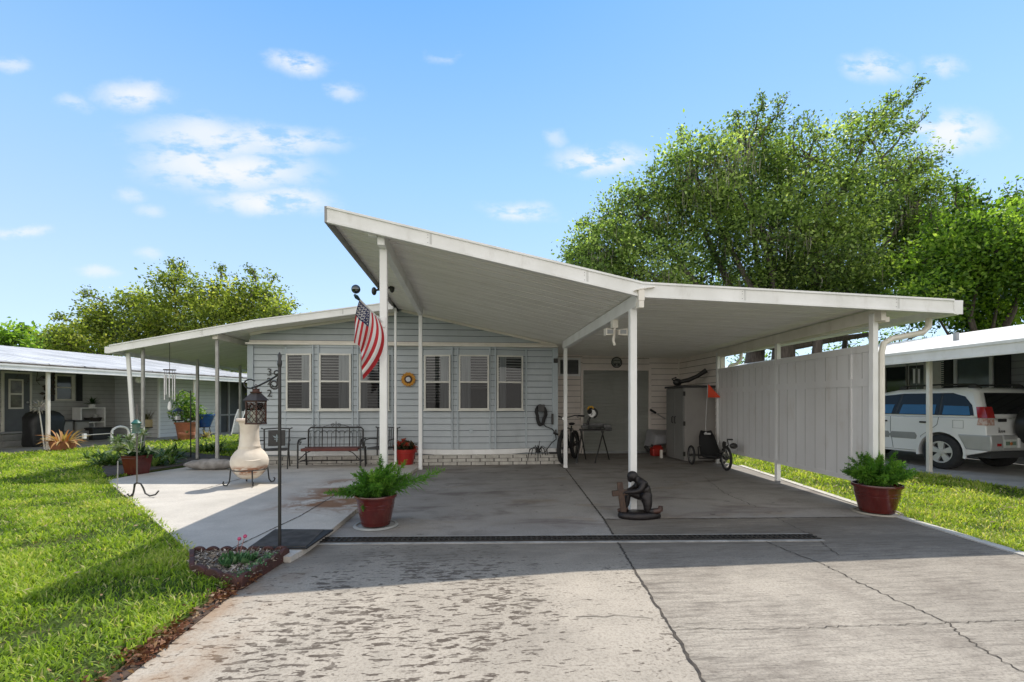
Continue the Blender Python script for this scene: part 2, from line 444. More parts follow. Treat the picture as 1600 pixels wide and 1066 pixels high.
bk = w.mix(w.rmp(dz, 0.05, 0.75), (12.8, 12.2, 11.6), (5.6, 5.6, 5.6))  # added bright white sky behind the camera, fills facade and carport
c1 = w.mix(w.rmp(dy, 0.12, -0.4, 0, 0.95), c0_, bk)
c2 = w.mix(w.math('MULTIPLY', cl, 0.9), c1, (6.5, 6.6, 6.75))
bg = w.n('ShaderNodeBackground'); w.l(c2, bg.inputs[0]); bg.inputs[1].default_value = 0.15
wo = w.n('ShaderNodeOutputWorld'); w.l(bg.outputs[0], wo.inputs[0])

# ------------------------------------------------------------------ ground sheets
GRM = NT('lawn_soil'); p = GRM.pos(True)
gc = GRM.mix(GRM.rmp(GRM.noise(p, 1.6, 5), 0.35, 0.7), (0.045,0.085,0.016), (0.085,0.10,0.03))
gc = GRM.mix(GRM.rmp(GRM.noise(p, 14, 4), 0.5, 0.72, 0, 0.7), gc, (0.14,0.12,0.06))
GRM.done(GRM.bsdf(gc, 0.95, 0, GRM.noise(p, 60, 4), 0.8, 0.03, 0.1)); GRM = GRM.mat
g = MB(); g.quad((-900,-60,-0.13),(900,-60,-0.13),(900,1500,-0.13),(-900,1500,-0.13))
tag(g.build('ground', GRM), kind='structure')

Z = lambda px, py, z=0: (lambda q: (q.x, q.y))(at_z(px, py, z))
J1 = Z(964, 846); J2 = Z(884, 734)
dJ = (Vector(J2) - Vector(J1)).normalized()
JF = tuple(Vector(Z(1100,1066)) - dJ * 0.0); JN = (1.16, -6.0)
JB = (J2[0] + 0.02, 12.4)
LE = [Z(190,1066), Z(368,926), Z(452,874), Z(475,859), Z(490,846)]
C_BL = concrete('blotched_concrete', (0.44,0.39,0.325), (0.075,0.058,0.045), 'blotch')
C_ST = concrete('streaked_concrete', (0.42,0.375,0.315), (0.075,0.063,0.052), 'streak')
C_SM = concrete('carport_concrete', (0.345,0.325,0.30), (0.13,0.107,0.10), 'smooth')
C_PA = concrete('patio_concrete', (0.60,0.56,0.50), (0.30,0.27,0.24), 'patio')
def sheet(name, pts, mat, z=0.0, z0=-0.12):
    m = MB(); m.prism(pts, z0, z); return tag(m.build(name, mat), kind='structure')
fl = [(-1.72,-6.0), JN, JF, J1] + LE[::-1]
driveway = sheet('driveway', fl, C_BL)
RE = [Z(1154,728), Z(1253,761), Z(1355,795), Z(1480,833), Z(1600,870)]
JH = [Z(944,812), Z(1350,808)]
fr = [JN, (4.9,-6.0), RE[4], RE[3], (RE[2][0]-0.02, JH[1][1]-0.05), JH[0], J1, JF]
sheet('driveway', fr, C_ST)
bl = [LE[4], J1, JH[0], J2, (J2[0], 10.9), (-1.0, 10.9), Z(657,731), Z(556,799), Z(522,827)]
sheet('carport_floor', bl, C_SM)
br = [JH[0], (RE[2][0]-0.02, JH[1][1]-0.05), RE[2], RE[1], RE[0], (5.8,12.4), (1.9,12.4), (J2[0],10.9), J2]
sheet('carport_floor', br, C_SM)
PAT = [Z(657,727.5,.05), Z(556,796,.05), Z(522,824,.05), Z(478,856,.05), Z(454,870,.05), Z(300,866,.05), Z(280,846,.05), Z(167,750.5,.05), Z(218,741,.05), Z(306,728,.05), (-4.9,9.95), (-4.55,10.6), (-1.0,10.6)]
patio = sheet('patio', PAT, C_PA, 0.05)
# joints, cracks
def ribbon(name, pts, w0, mat, parent, jag=0.012, z=0.004, step=0.035, seed=1):
    r = random.Random(seed); P = [Vector((p[0],p[1],0)) for p in pts]; m = MB(); L = []; 
    for a, b in zip(P[:-1], P[1:]):
        n = max(2, int((b-a).length/step))
        for i in range(n): L.append(a.lerp(b, i/n))
    L.append(P[-1]); vs = []
    for i, q in enumerate(L):
        d = (L[min(i+1,len(L)-1)] - L[max(i-1,0)]).normalized(); s = Vector((-d.y, d.x, 0))
        o = s * r.uniform(-jag, jag); wd = w0 * r.uniform(0.45, 1.3) / 2
        vs += [q + o - s*wd + Vector((0,0,z)), q + o + s*wd + Vector((0,0,z))]
    m.add(vs, [(2*i, 2*i+2, 2*i+3, 2*i+1) for i in range(len(L)-1)])
    return m.build(name, mat, parent)
CRK = M('crack_dirt', (0.035,0.03,0.026), (0.07,0.058,0.045), 20, 0.95)
ribbon('joint', [JN, JF, J1], 0.018, CRK, driveway, 0.009)
ribbon('joint', [J1, JH[0], (J2[0]+.005, J2[1]), (J2[0]+0.01,12.2)], 0.022, CRK, driveway, 0.004)
ribbon('joint', [JH[0], (RE[2][0]-0.05, JH[1][1]-0.03)], 0.022, CRK, driveway, 0.004)
ribbon('crack', [Z(1180,840), Z(1240,865), Z(1290,884), Z(1345,912), Z(1400,938), Z(1440,955), Z(1482,974), Z(1500,992), Z(1540,1018), Z(1600,1052), Z(1680,1090)], 0.010, CRK, driveway, 0.016, step=0.025, seed=3)
ribbon('crack', [Z(1040,980), Z(1150,985), Z(1300,980), Z(1480,974), Z(1600,970)], 0.005, CRK, driveway, 0.010, step=0.025, seed=4)
ribbon('crack', [Z(900,965), Z(960,963), Z(1020,966)], 0.006, CRK, driveway, 0.012, step=0.05, seed=5)
ribbon('crack', [Z(1262,832), Z(1310,868)], 0.007, CRK, driveway, 0.012, seed=6)
ribbon('crack', [Z(1180,792), Z(1130,770), Z(1100,745)], 0.009, CRK, driveway, 0.02, seed=8)
ribbon('crack', [Z(1214,810), Z(1262,834)], 0.007, CRK, driveway, 0.012, seed=9)
PJ = lambda px, py: Z(px, py, 0.05)
for pts, sd_ in (([PJ(352,862), PJ(470,806), PJ(560,752), PJ(600,731)], 1), ([PJ(312,766), PJ(400,742), PJ(470,738), PJ(585,733)], 2)):
    ribbon('joint', pts, 0.014, CRK, patio, 0.003, z=0.054, seed=sd_)
# raised edge strips along the slab
CURB = M('pale_curb', (0.58,0.56,0.52), (0.45,0.43,0.39), 6, 0.85, bump=0.4, dirt=0.3)
k = MB()
for a, b in zip(RE[:-1], RE[1:]):
    a = Vector((*a,0)); b = Vector((*b,0)); s = Vector((0.11,0.03,0))
    k.add([a+Vector((0,0,.012)), b+Vector((0,0,.012)), b+s+Vector((0,0,.012)), a+s+Vector((0,0,.012)), a+Vector((0,0,-.1)), b+Vector((0,0,-.1)), b+s+Vector((0,0,-.1)), a+s+Vector((0,0,-.1))],
          [(3,2,1,0),(0,1,5,4),(1,2,6,5),(2,3,7,6),(3,0,4,7)])
tag(k.build('kerb', CURB), kind='structure')
# trench drain
dr = thing('trench_drain', 'long black grated trench drain crossing the carport slab', 'drain', (*Z(880,842),0))
A = Vector((*Z(487,845.5),0)); B = Vector((*Z(1276,840),0)); dd = (B-A).normalized(); ss = Vector((-dd.y,dd.x,0))
m = MB(); m.bar(A+Vector((0,0,0.0)), B+Vector((0,0,0.0)), 0.15, 0.008); m.build('channel', RUBBER, dr)
m = MB()
for off_ in (-0.066, 0.0, 0.066): m.bar(A+ss*off_+Vector((0,0,.011)), B+ss*off_+Vector((0,0,.011)), 0.012, 0.012)
L = (B-A).length; n = int(L/0.05)
for i in range(n):
    q = A + dd*(L*(i+.5)/n)
    m.bar(q-ss*0.065+Vector((0,0,.009)), q+ss*0.065+Vector((0,0,.009)), 0.02, 0.010)
m.build('grate', M('cast_grate', (0.03,0.029,0.028), (0.055,0.05,0.046), 9, 0.55, 0.4), dr)
m = MB()
for s_ in (-1, 1): m.bar(A+ss*s_*0.105+Vector((0,0,.003)), B+ss*s_*0.105+Vector((0,0,.003)), 0.05, 0.006)
m.build('grout_strip', M('pale_grout', (0.42,0.40,0.37), (0.26,0.25,0.23), 5, 0.9, bump=0.4), dr)

# ------------------------------------------------------------------ grass
def inside(P, poly):
    x, y = P[:,0], P[:,1]; r = np.zeros(len(P), bool); n = len(poly); j = n-1
    for i in range(n):
        xi, yi = poly[i][:2]; xj, yj = poly[j][:2]
        c = ((yi > y) != (yj > y)) & (x < (xj-xi)*(y-yi)/((yj-yi) or 1e-9) + xi)
        r ^= c; j = i
    return r
GRASS = M_leaf('grass_blades', [(0.055,0.09,0.013),(0.155,0.255,0.024),(0.29,0.41,0.038),(0.46,0.52,0.10),(0.60,0.53,0.27)], 0.48, tcol=1.45)
GZ = 0.025
def grass(name, poly, bands, seed, label, zfun=lambda x,y: GZ+0*x, dry=0.0, holes=()):
    rng = np.random.default_rng(seed); P = np.array([q[:2] for q in poly]); mn, mx = P.min(0), P.max(0)
    allV = []; allR = []
    for (d0, d1, dens, ln, wd) in bands:
        n = int((mx[0]-mn[0])*(mx[1]-mn[1])*dens)
        q = mn + rng.random((n,2))*(mx-mn); dist = q[:,0]*ST + q[:,1]*CT
        lat = np.abs(q[:,0]*CT - q[:,1]*ST)
        q = q[(dist >= d0) & (dist < d1) & ((lat < dist*1.13+0.5) | ((lat < dist*1.5+3.5) & (rng.random(len(q)) < .4)))]
        q = q[inside(q, poly)]
        for h in holes: q = q[~inside(q, h)]
        n = len(q)
        if not n: continue
        cl = np.sin(q[:,0]*5.1+np.sin(q[:,1]*3.3)*2)*0.5 + np.sin(q[:,1]*6.7+np.cos(q[:,0]*4.1)*2)*0.5
        cl2 = np.sin(q[:,0]*1.7+1+np.sin(q[:,1]*1.3)*2)*np.sin(q[:,1]*1.9+np.sin(q[:,0]*1.1)*2)
        keep = rng.random(n) < np.clip(0.80+0.34*cl+0.42*cl2, 0.10, 1)
        q, cl, cl2 = q[keep], cl[keep], cl2[keep]; n = len(q)
        az = rng.random(n)*2*np.pi; tilt = rng.uniform(0.15, 1.15, n)
        L = ln*rng.uniform(0.5, 1.25, n)*(1+0.25*cl); w_ = wd*rng.uniform(0.6, 1.3, n)
        D = np.stack([np.cos(az)*np.sin(tilt), np.sin(az)*np.sin(tilt), np.cos(tilt)], 1)
        D2 = unit(D + np.stack([np.cos(az), np.sin(az), -0.5*np.ones(n)], 1)*0.55)
        S = np.stack([-np.sin(az+rng.normal(0,.5,n)), np.cos(az+rng.normal(0,.5,n)), 0*az], 1)
        B = np.stack([q[:,0], q[:,1], zfun(q[:,0], q[:,1])], 1)
        Mi = B + D*(L*0.55)[:,None]; T = Mi + D2*(L*0.5)[:,None]; sw = S*(w_/2)[:,None]
        V = np.stack([B-sw*.6, B+sw*.6, Mi+sw, T, Mi-sw], 1)
        allV.append(V.reshape(-1,3))
        r = np.clip(0.42+0.16*cl+0.14*cl2+rng.normal(0,0.16,n)+dry, 0, 0.86)
        r = np.where(rng.random(n) < 0.06+dry*0.6, 0.97, r)
        allR.append(np.repeat(r, 5))
    V = np.concatenate(allV); R = np.concatenate(allR); n = len(V)//5
    F = np.stack([np.arange(n)*5+o for o in (0,1,2, 0,2,4, 4,2,3)], 1).reshape(-1,3)
    me = np_mesh(name, V, F, GRASS, None, R)
    return tag(me, label, 'grass', kind='stuff')
NO = Vector((-11.1,15.6,0)); ND = Vector((0.309,0.951,0)); NN = Vector((0.951,-0.309,0))
nl = lambda t, o: tuple((NO + ND*t + NN*o)[:2])
LAWN_L = [(-1.72,-1.0)] + [(q[0]+0.03, q[1]) for q in LE[:3]] + [(x_+.07,y_) for x_,y_ in (Z(300,866,.05), Z(280,846,.05), Z(167,750.5,.05))] + [Z(218,741), Z(306,728), (-4.9,9.95), (-4.62,11.0), (-4.62,24), nl(10,0), nl(-12,0), (-14,-1.0)]
PLANTER = [Z(297,871), Z(447,870), Z(372,922), Z(300,892)]
BED = [Z(167,748), Z(218,741), Z(306,728), (-5.0,9.95), (-5.0,11.5), Z(250,705), Z(150,722)]
def lawn_sheet(poly, z):
    m = MB(); m.prism([q[:2] for q in poly][::-1], -.125, z); return tag(m.build('lawn', GRM), kind='structure')
LAWN_G = [LAWN_L[0]] + [(q[0]-.12, q[1]) for q in LAWN_L[1:4]] + LAWN_L[4:]; LAWN_G[0] = (LAWN_L[0][0]-.1, LAWN_L[0][1])
lawn_sheet(LAWN_G, GZ)
m = MB(); m.prism([LAWN_L[0]] + [(q[0]-.03,q[1]) for q in LAWN_L[1:4]] + [(q[0]-.01,q[1]) for q in LAWN_G[3:0:-1]] + [LAWN_G[0]], -.12, .006); tag(m.build('soil_strip', M('edge_soil', (0.10,0.06,0.04), (0.05,0.035,0.025), 14, .95, bump=1, bscale=40)), kind='structure')
grass('grass', LAWN_G, [(0.5,4.2,6600,0.062,0.0085),(4.2,8,2900,0.066,0.012),(8,14,1000,0.075,0.02),(14,26,300,0.09,0.034)], 5, 'bright green lawn of coarse grass left of the driveway', holes=[PLANTER, BED])
RL = [(RE[4][0]+.1,-1)] + [(q[0]+0.1, q[1]+.02) for q in RE[::-1]] + [(5.75,13), (7.8,16), (8.72,9.2), (8.72,-1)]
GZ = -0.025; lawn_sheet(RL, GZ)
grass('grass', RL, [(1,7,3400,0.08,0.010),(7,12,1300,0.08,0.016),(12,18,400,0.09,0.03)], 6, 'sparse yellowing lawn strip between carport fence and neighbouring slab', dry=0.09)
# fallen leaves along the drive edge and over the lawn
LITM = M_leaf('dead_leaves', [(0.10,0.035,0.018),(0.20,0.085,0.04),(0.34,0.22,0.12),(0.5,0.42,0.3)], 0.15, tcol=1.0)
rng = np.random.default_rng(3)
t = rng.random(2300)*0.86; a = np.array([Z(120,1100), Z(190,1062), Z(300,975), Z(368,924), Z(440,882)]); seg = np.clip((t*4).astype(int),0,3); fr_ = t*4-seg
Pm = a[seg]*(1-fr_[:,None]) + a[seg+1]*fr_[:,None]; Pm[:,0] -= np.abs(rng.normal(0,0.085,len(t)))-0.03; Pm = Pm[rng.random(len(Pm)) < np.clip(.55+.6*np.sin(Pm[:,1]*7.3+np.sin(Pm[:,1]*17)), .1, 1)]
ex = rng.random((420,2))*np.array([5,6])+np.array([-6.8,2.0]); ex = ex[inside(ex, LAWN_L)]
ex2 = rng.random((260,2))*np.array([3.5,5])+np.array([5.1,4.0]); ex2 = ex2[inside(ex2, RL)]
P2 = np.concatenate([Pm, ex, ex2]); n = len(P2)
zz = np.concatenate([rng.uniform(0.012,0.05,len(Pm)), rng.uniform(0.04,0.085,len(ex)+len(ex2))])
Dv = rng.normal(size=(n,3)); Dv[:,2] *= 0.25
rr = np.concatenate([np.clip(rng.normal(0.25,0.22,len(Pm)),0,1), rng.uniform(0.5,1,len(ex)+len(ex2))])
tag(leaf_mesh('leaf_litter', np.column_stack([P2, zz]), Dv, rng.uniform(0.02,0.055,n), rng.uniform(0.008,0.022,n), LITM, None, rr, rng), 'scattered brown dead leaves along the left driveway edge', 'leaf litter', kind='stuff')
# ------------------------------------------------------------------ the main house
H = thing('mobile_home', 'pale blue-grey mobile home with butterfly carport roof in the middle of the photo', 'house', (-1.3, 10.45, 0))
ZL = [(-6.87,2.44),(-4.2,2.97),(-1.53,3.38)]            # top of the left roof slope
ZR = [(-1.53,3.46),(1.99,2.72),(5.90,2.60)]             # top of the right roof slope
def zpoly(P, x):
    for (x0,z0),(x1,z1) in zip(P[:-1],P[1:]):
        if x <= x1: return z0+(z1-z0)*(x-x0)/(x1-x0)
    (x0,z0),(x1,z1) = P[-2:]; return z0+(z1-z0)*(x-x0)/(x1-x0)
UND = 0.085
def under(x): return (zpoly(ZL,x) if x < -1.53 else zpoly(ZR,x)) - UND
def siding(A, B, z0, z1, pitch=0.135, lap=0.016, xr=None, mb=None):
    """lap siding from plan point A to B; outward normal is to the right of A->B when seen from above"""
    A = Vector((A[0],A[1],0)); B = Vector((B[0],B[1],0)); d = (B-A).normalized(); nrm = Vector((d.y,-d.x,0))
    mb = mb or MB(); z = z0
    while z < z1-1e-4:
        zb = min(z+pitch, z1); lp = lap*(zb-z)/pitch
        def ends(zz):
            if xr is None: return A, B
            l, r = xr(zz); return Vector((l,A.y,0)), Vector((r,A.y,0))
        a0,b0 = ends(z); a1,b1 = ends(zb)
        if (b0-a0).dot(d) > 0.01:
            up = Vector((0,0,z)); u2 = Vector((0,0,zb))
            mb.quad(a0+up+nrm*lp, b0+up+nrm*lp, b1+u2+nrm*.002, a1+u2+nrm*.002)
            mb.quad(a0+up, b0+up, b0+up+nrm*lp, a0+up+nrm*lp, 1)
            gp = Vector((0,0,.010)); mb.quad(a0+up+nrm*(lp+.0015), b0+up+nrm*(lp+.0015), b0+up+gp+nrm*(lp+.0015), a0+up+gp+nrm*(lp+.0015), 1)  # lap shadow painted as a dark strip on each board's lower edge
        z = zb
    return mb
YF = 10.42
fx = lambda px, Y=YF: at_Y(px, 600, Y).x
XL, XR_ = -4.58, 1.92
bay1 = [(fx(441),YF),(fx(494,YF-.14),YF-.14),(fx(556,YF-.14),YF-.14),(fx(613),YF)]
bay2 = [(fx(656),YF),(fx(711,YF-.14),YF-.14),(fx(770,YF-.14),YF-.14),(fx(822),YF)]
plan = [(XL,YF)] + bay1 + bay2 + [(XR_,YF)]
ZB, ZE = 0.335, 2.56
m = MB()
for a, b in zip(plan[:-1], plan[1:]): siding(a, b, ZB, ZE, mb=m)
SLAP_SHADE = M('siding_lap_shadow', (0.15,0.17,0.18), None, 4, .9); BLAP_SHADE = M('beige_lap_shadow', (0.20,0.17,0.15), None, 4, .9)  # dark colours of the painted lap shadows
m.build('wall', [BLUE, SLAP_SHADE], H)
def gxr(z):
    l = XL
    for i in range(400):
        x = XL + 3.05*i/400
        if under(x) >= z: l = x; break
    else: l = -1.5
    r = XR_
    for i in range(400):
        x = XR_ - 3.45*i/400
        if under(x) >= z: r = x; break
    else: r = l
    return l, r
m = siding((XL,YF),(XR_,YF), 2.66, 3.37, xr=gxr); m.build('gable_wall', [BLUE, SLAP_SHADE], H)
m = MB(); m.box(XL+.01, XR_-.01, YF+0.03, YF+0.12, 0.0, ZE); m.box(XL-.02,XL+.02,YF,17,0.3,2.7); m.build('wall_core', BLUET, H)
m = MB(); m.box(XL-.03, XR_+.03, YF-0.175, YF+.03, ZE, ZE+0.035); m.box(XL-.02, XR_+.02, YF-0.03, YF+.03, ZE+.035, ZE+0.10); m.build('eave_trim', CREAM, H, bevel=.004)
# gable rake trim under the roof
m = MB()
for P, a, b in ((ZL,XL,-1.6),(ZR,-1.45,XR_)):
    n = 8
    for i in range(n):
        x0 = a+(b-a)*i/n; x1 = a+(b-a)*(i+1)/n
        m.bar((x0,YF-.03,under(x0)-.03),(x1,YF-.03,under(x1)-.03),0.05,0.05)
m.build('rake_trim', CREAM, H)
# bottom trim, brick ledge
m = MB()
for a, b in zip(plan[:-1], plan[1:]):
    s_ = lambda q: Vector((q[0], q[1]-.03, 0))
    dz = lambda q: 0.245 - (0.05 if q[1] < YF-.05 else 0.0)
    p, q = s_(a), s_(b)
    m.add([p+Vector((0,0,dz(a))), q+Vector((0,0,dz(b))), q+Vector((0,0,ZB)), p+Vector((0,0,ZB)), p+Vector((0,.05,dz(a))), q+Vector((0,.05,dz(b))), q+Vector((0,.05,ZB)), p+Vector((0,.05,ZB))],
          [(0,1,2,3),(3,2,6,7),(0,4,5,1)])
m.build('base_trim', WHITE2, H)
m = MB(); r = random.Random(5); x0b, x1b, yb = -4.75, 2.0, 10.2
m.box(x0b+.01, x1b-.01, yb+.012, YF, -0.05, 0.215, 1)
for row in range(3):
    x = x0b - (0.11 if row % 2 else 0)
    while x < x1b-0.02:
        a = max(x, x0b); b = min(x+0.29, x1b); z = 0.002+row*0.073
        m.box(a+.006, b-.006, yb+r.uniform(-.004,.004), yb+.08, z+.004, z+.068)
        x += 0.30
for i in range(22):
    a = x0b+(x1b-x0b)*i/22; b = x0b+(x1b-x0b)*(i+1)/22
    m.box(a+.005,b-.005,yb-.012+r.uniform(-.004,.004),YF-.18,.217,.232)
m.build('brick_ledge', [BRICK, MORTAR], H, bevel=.004)
# vertical battens: bay corners and wall corners
m = MB()
def batten(px, w, Y=YF):
    x = fx(px, Y); m.box(x-w/2, x+w/2, Y-.032, Y+.01, ZB+.002, ZE-.002)
for px in (447, 613, 660, 822): batten(px, .035)
for px in (489.5, 498, 551, 559.5, 706.5, 715.5, 765.5, 774): batten(px, .03, YF-.142)
m.build('batten', BLUET, H, bevel=.003)
m = MB(); m.box(XL-.05,XL+.07,YF-.045,YF+.08,ZB,ZE-.002); m.build('corner_post', BLUET, H, bevel=.004)
m = MB(); m.box(XR_-.08,XR_+.045,YF-.045,YF+.08,ZB,ZE-.002); m.build('corner_post', BLUET, H, bevel=.004)

# windows
WF = M('window_frame', (0.66,0.65,0.60), (0.58,0.57,0.52), 4, 0.45)
def window(parent, A, B, z0, z1, zm, curtain=(), blind_up=0.0, mats=(WF,), slat=0.058, depth=0.05, name='window'):
    A = Vector((A[0],A[1],0)); B = Vector((B[0],B[1],0)); d = (B-A); Wd = d.length; d.normalize(); n = Vector((d.y,-d.x,0))
    Mx = Matrix(((d.x,n.x,0,A.x),(d.y,n.y,0,A.y),(0,0,1,0),(0,0,0,1)))
    def T(mb): return mb.xform(Mx)
    f = 0.035; m = MB(); o0, o1 = 0.022, 0.022+depth
    m.box(0,f,o0,o1,z0,z1); m.box(Wd-f,Wd,o0,o1,z0,z1); m.box(f,Wd-f,o0,o1,z1-f,z1); m.box(f,Wd-f,o0,o1,z0,z0+f)
    m.box(f,Wd-f,o0+.01,o1+.004,zm-.018,zm+.018); m.box(-.02,Wd+.02,o0,o1+.02,z0-.025,z0-.001)
    fr = T(m).build(name, mats[0], parent, bevel=.003)
    m = MB(); m.quad((f,o0+.001,z0+f),(Wd-f,o0+.001,z0+f),(Wd-f,o0+.001,z1-f),(f,o0+.001,z1-f)); T(m).build('room_backing', DARK, fr)
    for (c0, c1) in curtain:
        m = MB(); k = 14
        for i in range(k):
            u0 = c0+(c1-c0)*i/k; u1 = c0+(c1-c0)*(i+1)/k
            e0 = .004*(i%2); e1 = .004*((i+1)%2)
            m.quad((f+(Wd-2*f)*u0,o0+.0215+e0,z0+f),(f+(Wd-2*f)*u1,o0+.0215+e1,z0+f),(f+(Wd-2*f)*u1,o0+.0215+e1,z1-f),(f+(Wd-2*f)*u0,o0+.0215+e0,z1-f))
        T(m).build('curtain', CURT, fr)
    m = MB(); z = z0+f+blind_up+.02
    while z < z1-f-.01:
        m.quad((f+.005,o0+.012,z-.010),(Wd-f-.005,o0+.012,z-.010),(Wd-f-.005,o0+.019,z+.010),(f+.005,o0+.019,z+.010)); z += slat
    T(m).build('blind', BLIND, fr)
    m = MB(); m.quad((f,o0+.035,zm+.018),(Wd-f,o0+.035,zm+.018),(Wd-f,o0+.035,z1-f),(f,o0+.035,z1-f)); T(m).build('pane', GLASS, fr)
    m = MB(); m.quad((f,o0+.028,z0+f),(Wd-f,o0+.028,z0+f),(Wd-f,o0+.028,zm-.018),(f,o0+.028,zm-.018)); T(m).build('pane', SCREEN, fr)
    return fr
def seg_pts(a, b, pxa, pxb):
    A = Vector(a); B = Vector(b)
    def hit(px):
        d = ray(px, 600); dx, dy = d.x, d.y
        ex, ey = B.x-A.x, B.y-A.y
        t = (A.x*dy - A.y*dx)/(ey*dx - ex*dy)
        return (A.x+ex*t, A.y+ey*t)
    return hit(pxa), hit(pxb)
ZW0, ZW1, ZWM = 1.19, 2.375, 1.79
for (a,b,p,q,cu) in ((bay1[0],bay1[1],449.5,488.5,[(.62,1.0)]),(bay1[1],bay1[2],500,549.5,[(.62,1.0)]),(bay1[2],bay1[3],561,608,[(0,.25)]),
                     (bay2[0],bay2[1],664,705,[(.62,.98)]),(bay2[1],bay2[2],717,764,[(.02,.38)]),(bay2[2],bay2[3],775.5,816,[(.05,.34)])):
    A_, B_ = seg_pts(a, b, p, q); window(H, A_, B_, ZW0, ZW1, ZWM, cu, {449.5:0,500:.22,561:.05,664:.12,717:.42,775.5:.55}[p])

# ---- roofs
def slab(P, y0, y1, name, th, mat):
    pts = [(x,z) for x,z in P] + [(x,z-th) for x,z in P[::-1]]
    m = MB(); m.xz_prism(pts, y0, y1); return m.build(name, mat, H)
ROOFM = M('white_roof_metal', (0.74,0.75,0.76), (0.62,0.63,0.64), 2, 0.5, dirt=0.3, dirtc=(0.4,0.38,0.35))
YR0, YL0, YBK = 5.32, 9.78, 19.0
slab(ZL, YL0, YBK, 'roof', UND-.03, ROOFM)
slab(ZR[:2], YR0, YBK, 'roof', UND-.03, ROOFM)
slab(ZR[1:], YR0, 17.0, 'roof', UND-.03, ROOFM)
def ribs(P, y0, y1, name):
    m = MB(); y = y0; i = 0
    zb = lambda z, dz: z-UND-dz
    while y < y1:
        # one pan: flat, shallow step, seam
        cuts = [(y,0),(y+.098,0),(y+.0985,.003),(y+.1015,.003),(y+.102,0),(y+.198,0),(y+.1985,.003),(y+.2015,.003),(y+.202,0),(y+.296,0),(y+.2965,.006),(y+.30,.006)]
        for (ya,da),(yb_,db) in zip(cuts[:-1],cuts[1:]):
            for (x0,z0),(x1,z1) in zip(P[:-1],P[1:]):
                m.quad((x0,ya,zb(z0,da)),(x0,yb_,zb(z0,db)),(x1,yb_,zb(z1,db)),(x1,ya,zb(z1,da)))
        y += 0.30
    return m.build(name, PANU, H)
ribs(ZR, YR0+.03, 12.4, 'ceiling_pan'); ribs(ZL, YL0+.03, 16.0, 'ceiling_pan')
def fascia(P, y, name, h, th=.035, ends=()):
    m = MB(); n = len(P)
    vs = [(x,y,z+.012) for x,z in P]+[(x,y,z+.012-h) for x,z in P]+[(x,y+th,z+.012) for x,z in P]+[(x,y+th,z+.012-h) for x,z in P]
    fs = []
    for i in range(n-1):
        fs += [(n+i,n+i+1,i+1,i),(i,i+1,2*n+i+1,2*n+i),(3*n+i,3*n+i+1,n+i+1,n+i),(2*n+i,2*n+i+1,3*n+i+1,3*n+i)]
    fs += [(0,2*n,3*n,n),(n-1,2*n-1,4*n-1,3*n-1)]
    m.add(vs, fs)
    # drip lip along the lower edge and crown strip along the top
    for (x0,z0),(x1,z1) in zip(P[:-1],P[1:]):
        m.bar((x0,y-.006,z0+.012-h+.012),(x1,y-.006,z1+.012-h+.012),.018,.024)
        m.bar((x0,y-.007,z0+.002),(x1,y-.007,z1+.002),.020,.022)
    for (x0,z0),(x1,z1) in zip(P[:-1],P[1:]):
        k = max(1, int(abs(x1-x0)/1.75))
        for i in range(1, k+1):
            f = (i-.37)/k; x = x0+(x1-x0)*f; z = z0+(z1-z0)*f; m.box(x-.012, x+.012, y-.003, y+.001, z+.012-h+.026, z-.012, 1)
            for dz in (.03,.06,h-.06): m.box(x-.035, x-.029, y-.004, y+.001, z-dz-.003, z-dz+.003, 2)
    return m.build(name, [WHITE2, SEAM, SCREWM], H)
SEAM = M('fascia_lap', (0.66,0.66,0.64), None, 4, .5); SCREWM = M('screw_head', (0.2,0.2,0.2), None, 4, .4)
fascia(ZR, YR0-.035, 'fascia', .175); fascia(ZL, YL0-.035, 'fascia', .155)
m = MB(); m.box(-1.56,-1.53,YR0-.035,YBK,3.30,3.475); m.build('fascia', M('edge_flashing', (0.30,0.29,0.28), (0.2,0.19,0.18), 4, .5), H)
# gutters
m = MB(); m.xz_prism([(5.90,2.595),(5.90,2.44),(5.96,2.42),(6.02,2.47),(6.03,2.595),(6.015,2.595),(6.0,2.48),(5.955,2.44),(5.915,2.45),(5.915,2.595)], YR0-.04, 17.0); m.build('gutter', WHITE2, H)
m = MB(); m.box(5.905,6.02,YR0-.045,YR0-.035,2.43,2.60); m.build('gutter_end', WHITE2, H)
m = MB(); m.box(-6.97,-6.87,YL0-.03,17,2.29,2.42); m.build('gutter', WHITE2, H, bevel=.01)
# beams
def beam(x0, x1, y0, y1, zb, zt, mat=WHITE2): m = MB(); m.box(x0,x1,y0,y1,zb,zt); return m.build('beam', mat, H, bevel=.006)
beam(-1.015,-.935,YR0+.05,9.75,3.10,3.255)
m = MB(); m.box(-1.11,-1.02,YR0+.02,YR0+.09,3.19,3.27); m.build('bracket', WHITE2, H, bevel=.004)
beam(1.94,2.03,YR0+.04,9.75,2.47,2.625)
beam(-5.04,-4.94,YL0+.04,16,2.60,2.72,CREAM)
P0 = Vector((5.09,5.5,0)); P1 = Vector((5.50,10.05,0))
m = MB(); m.bar((P0.x,P0.y-.1,2.44),(P1.x,P1.y,2.44),.06,.155); m.bar((P0.x+.05,P0.y-.1,2.375),(P1.x+.05,P1.y,2.375),.05,.06); m.build('beam', CREAM, H)
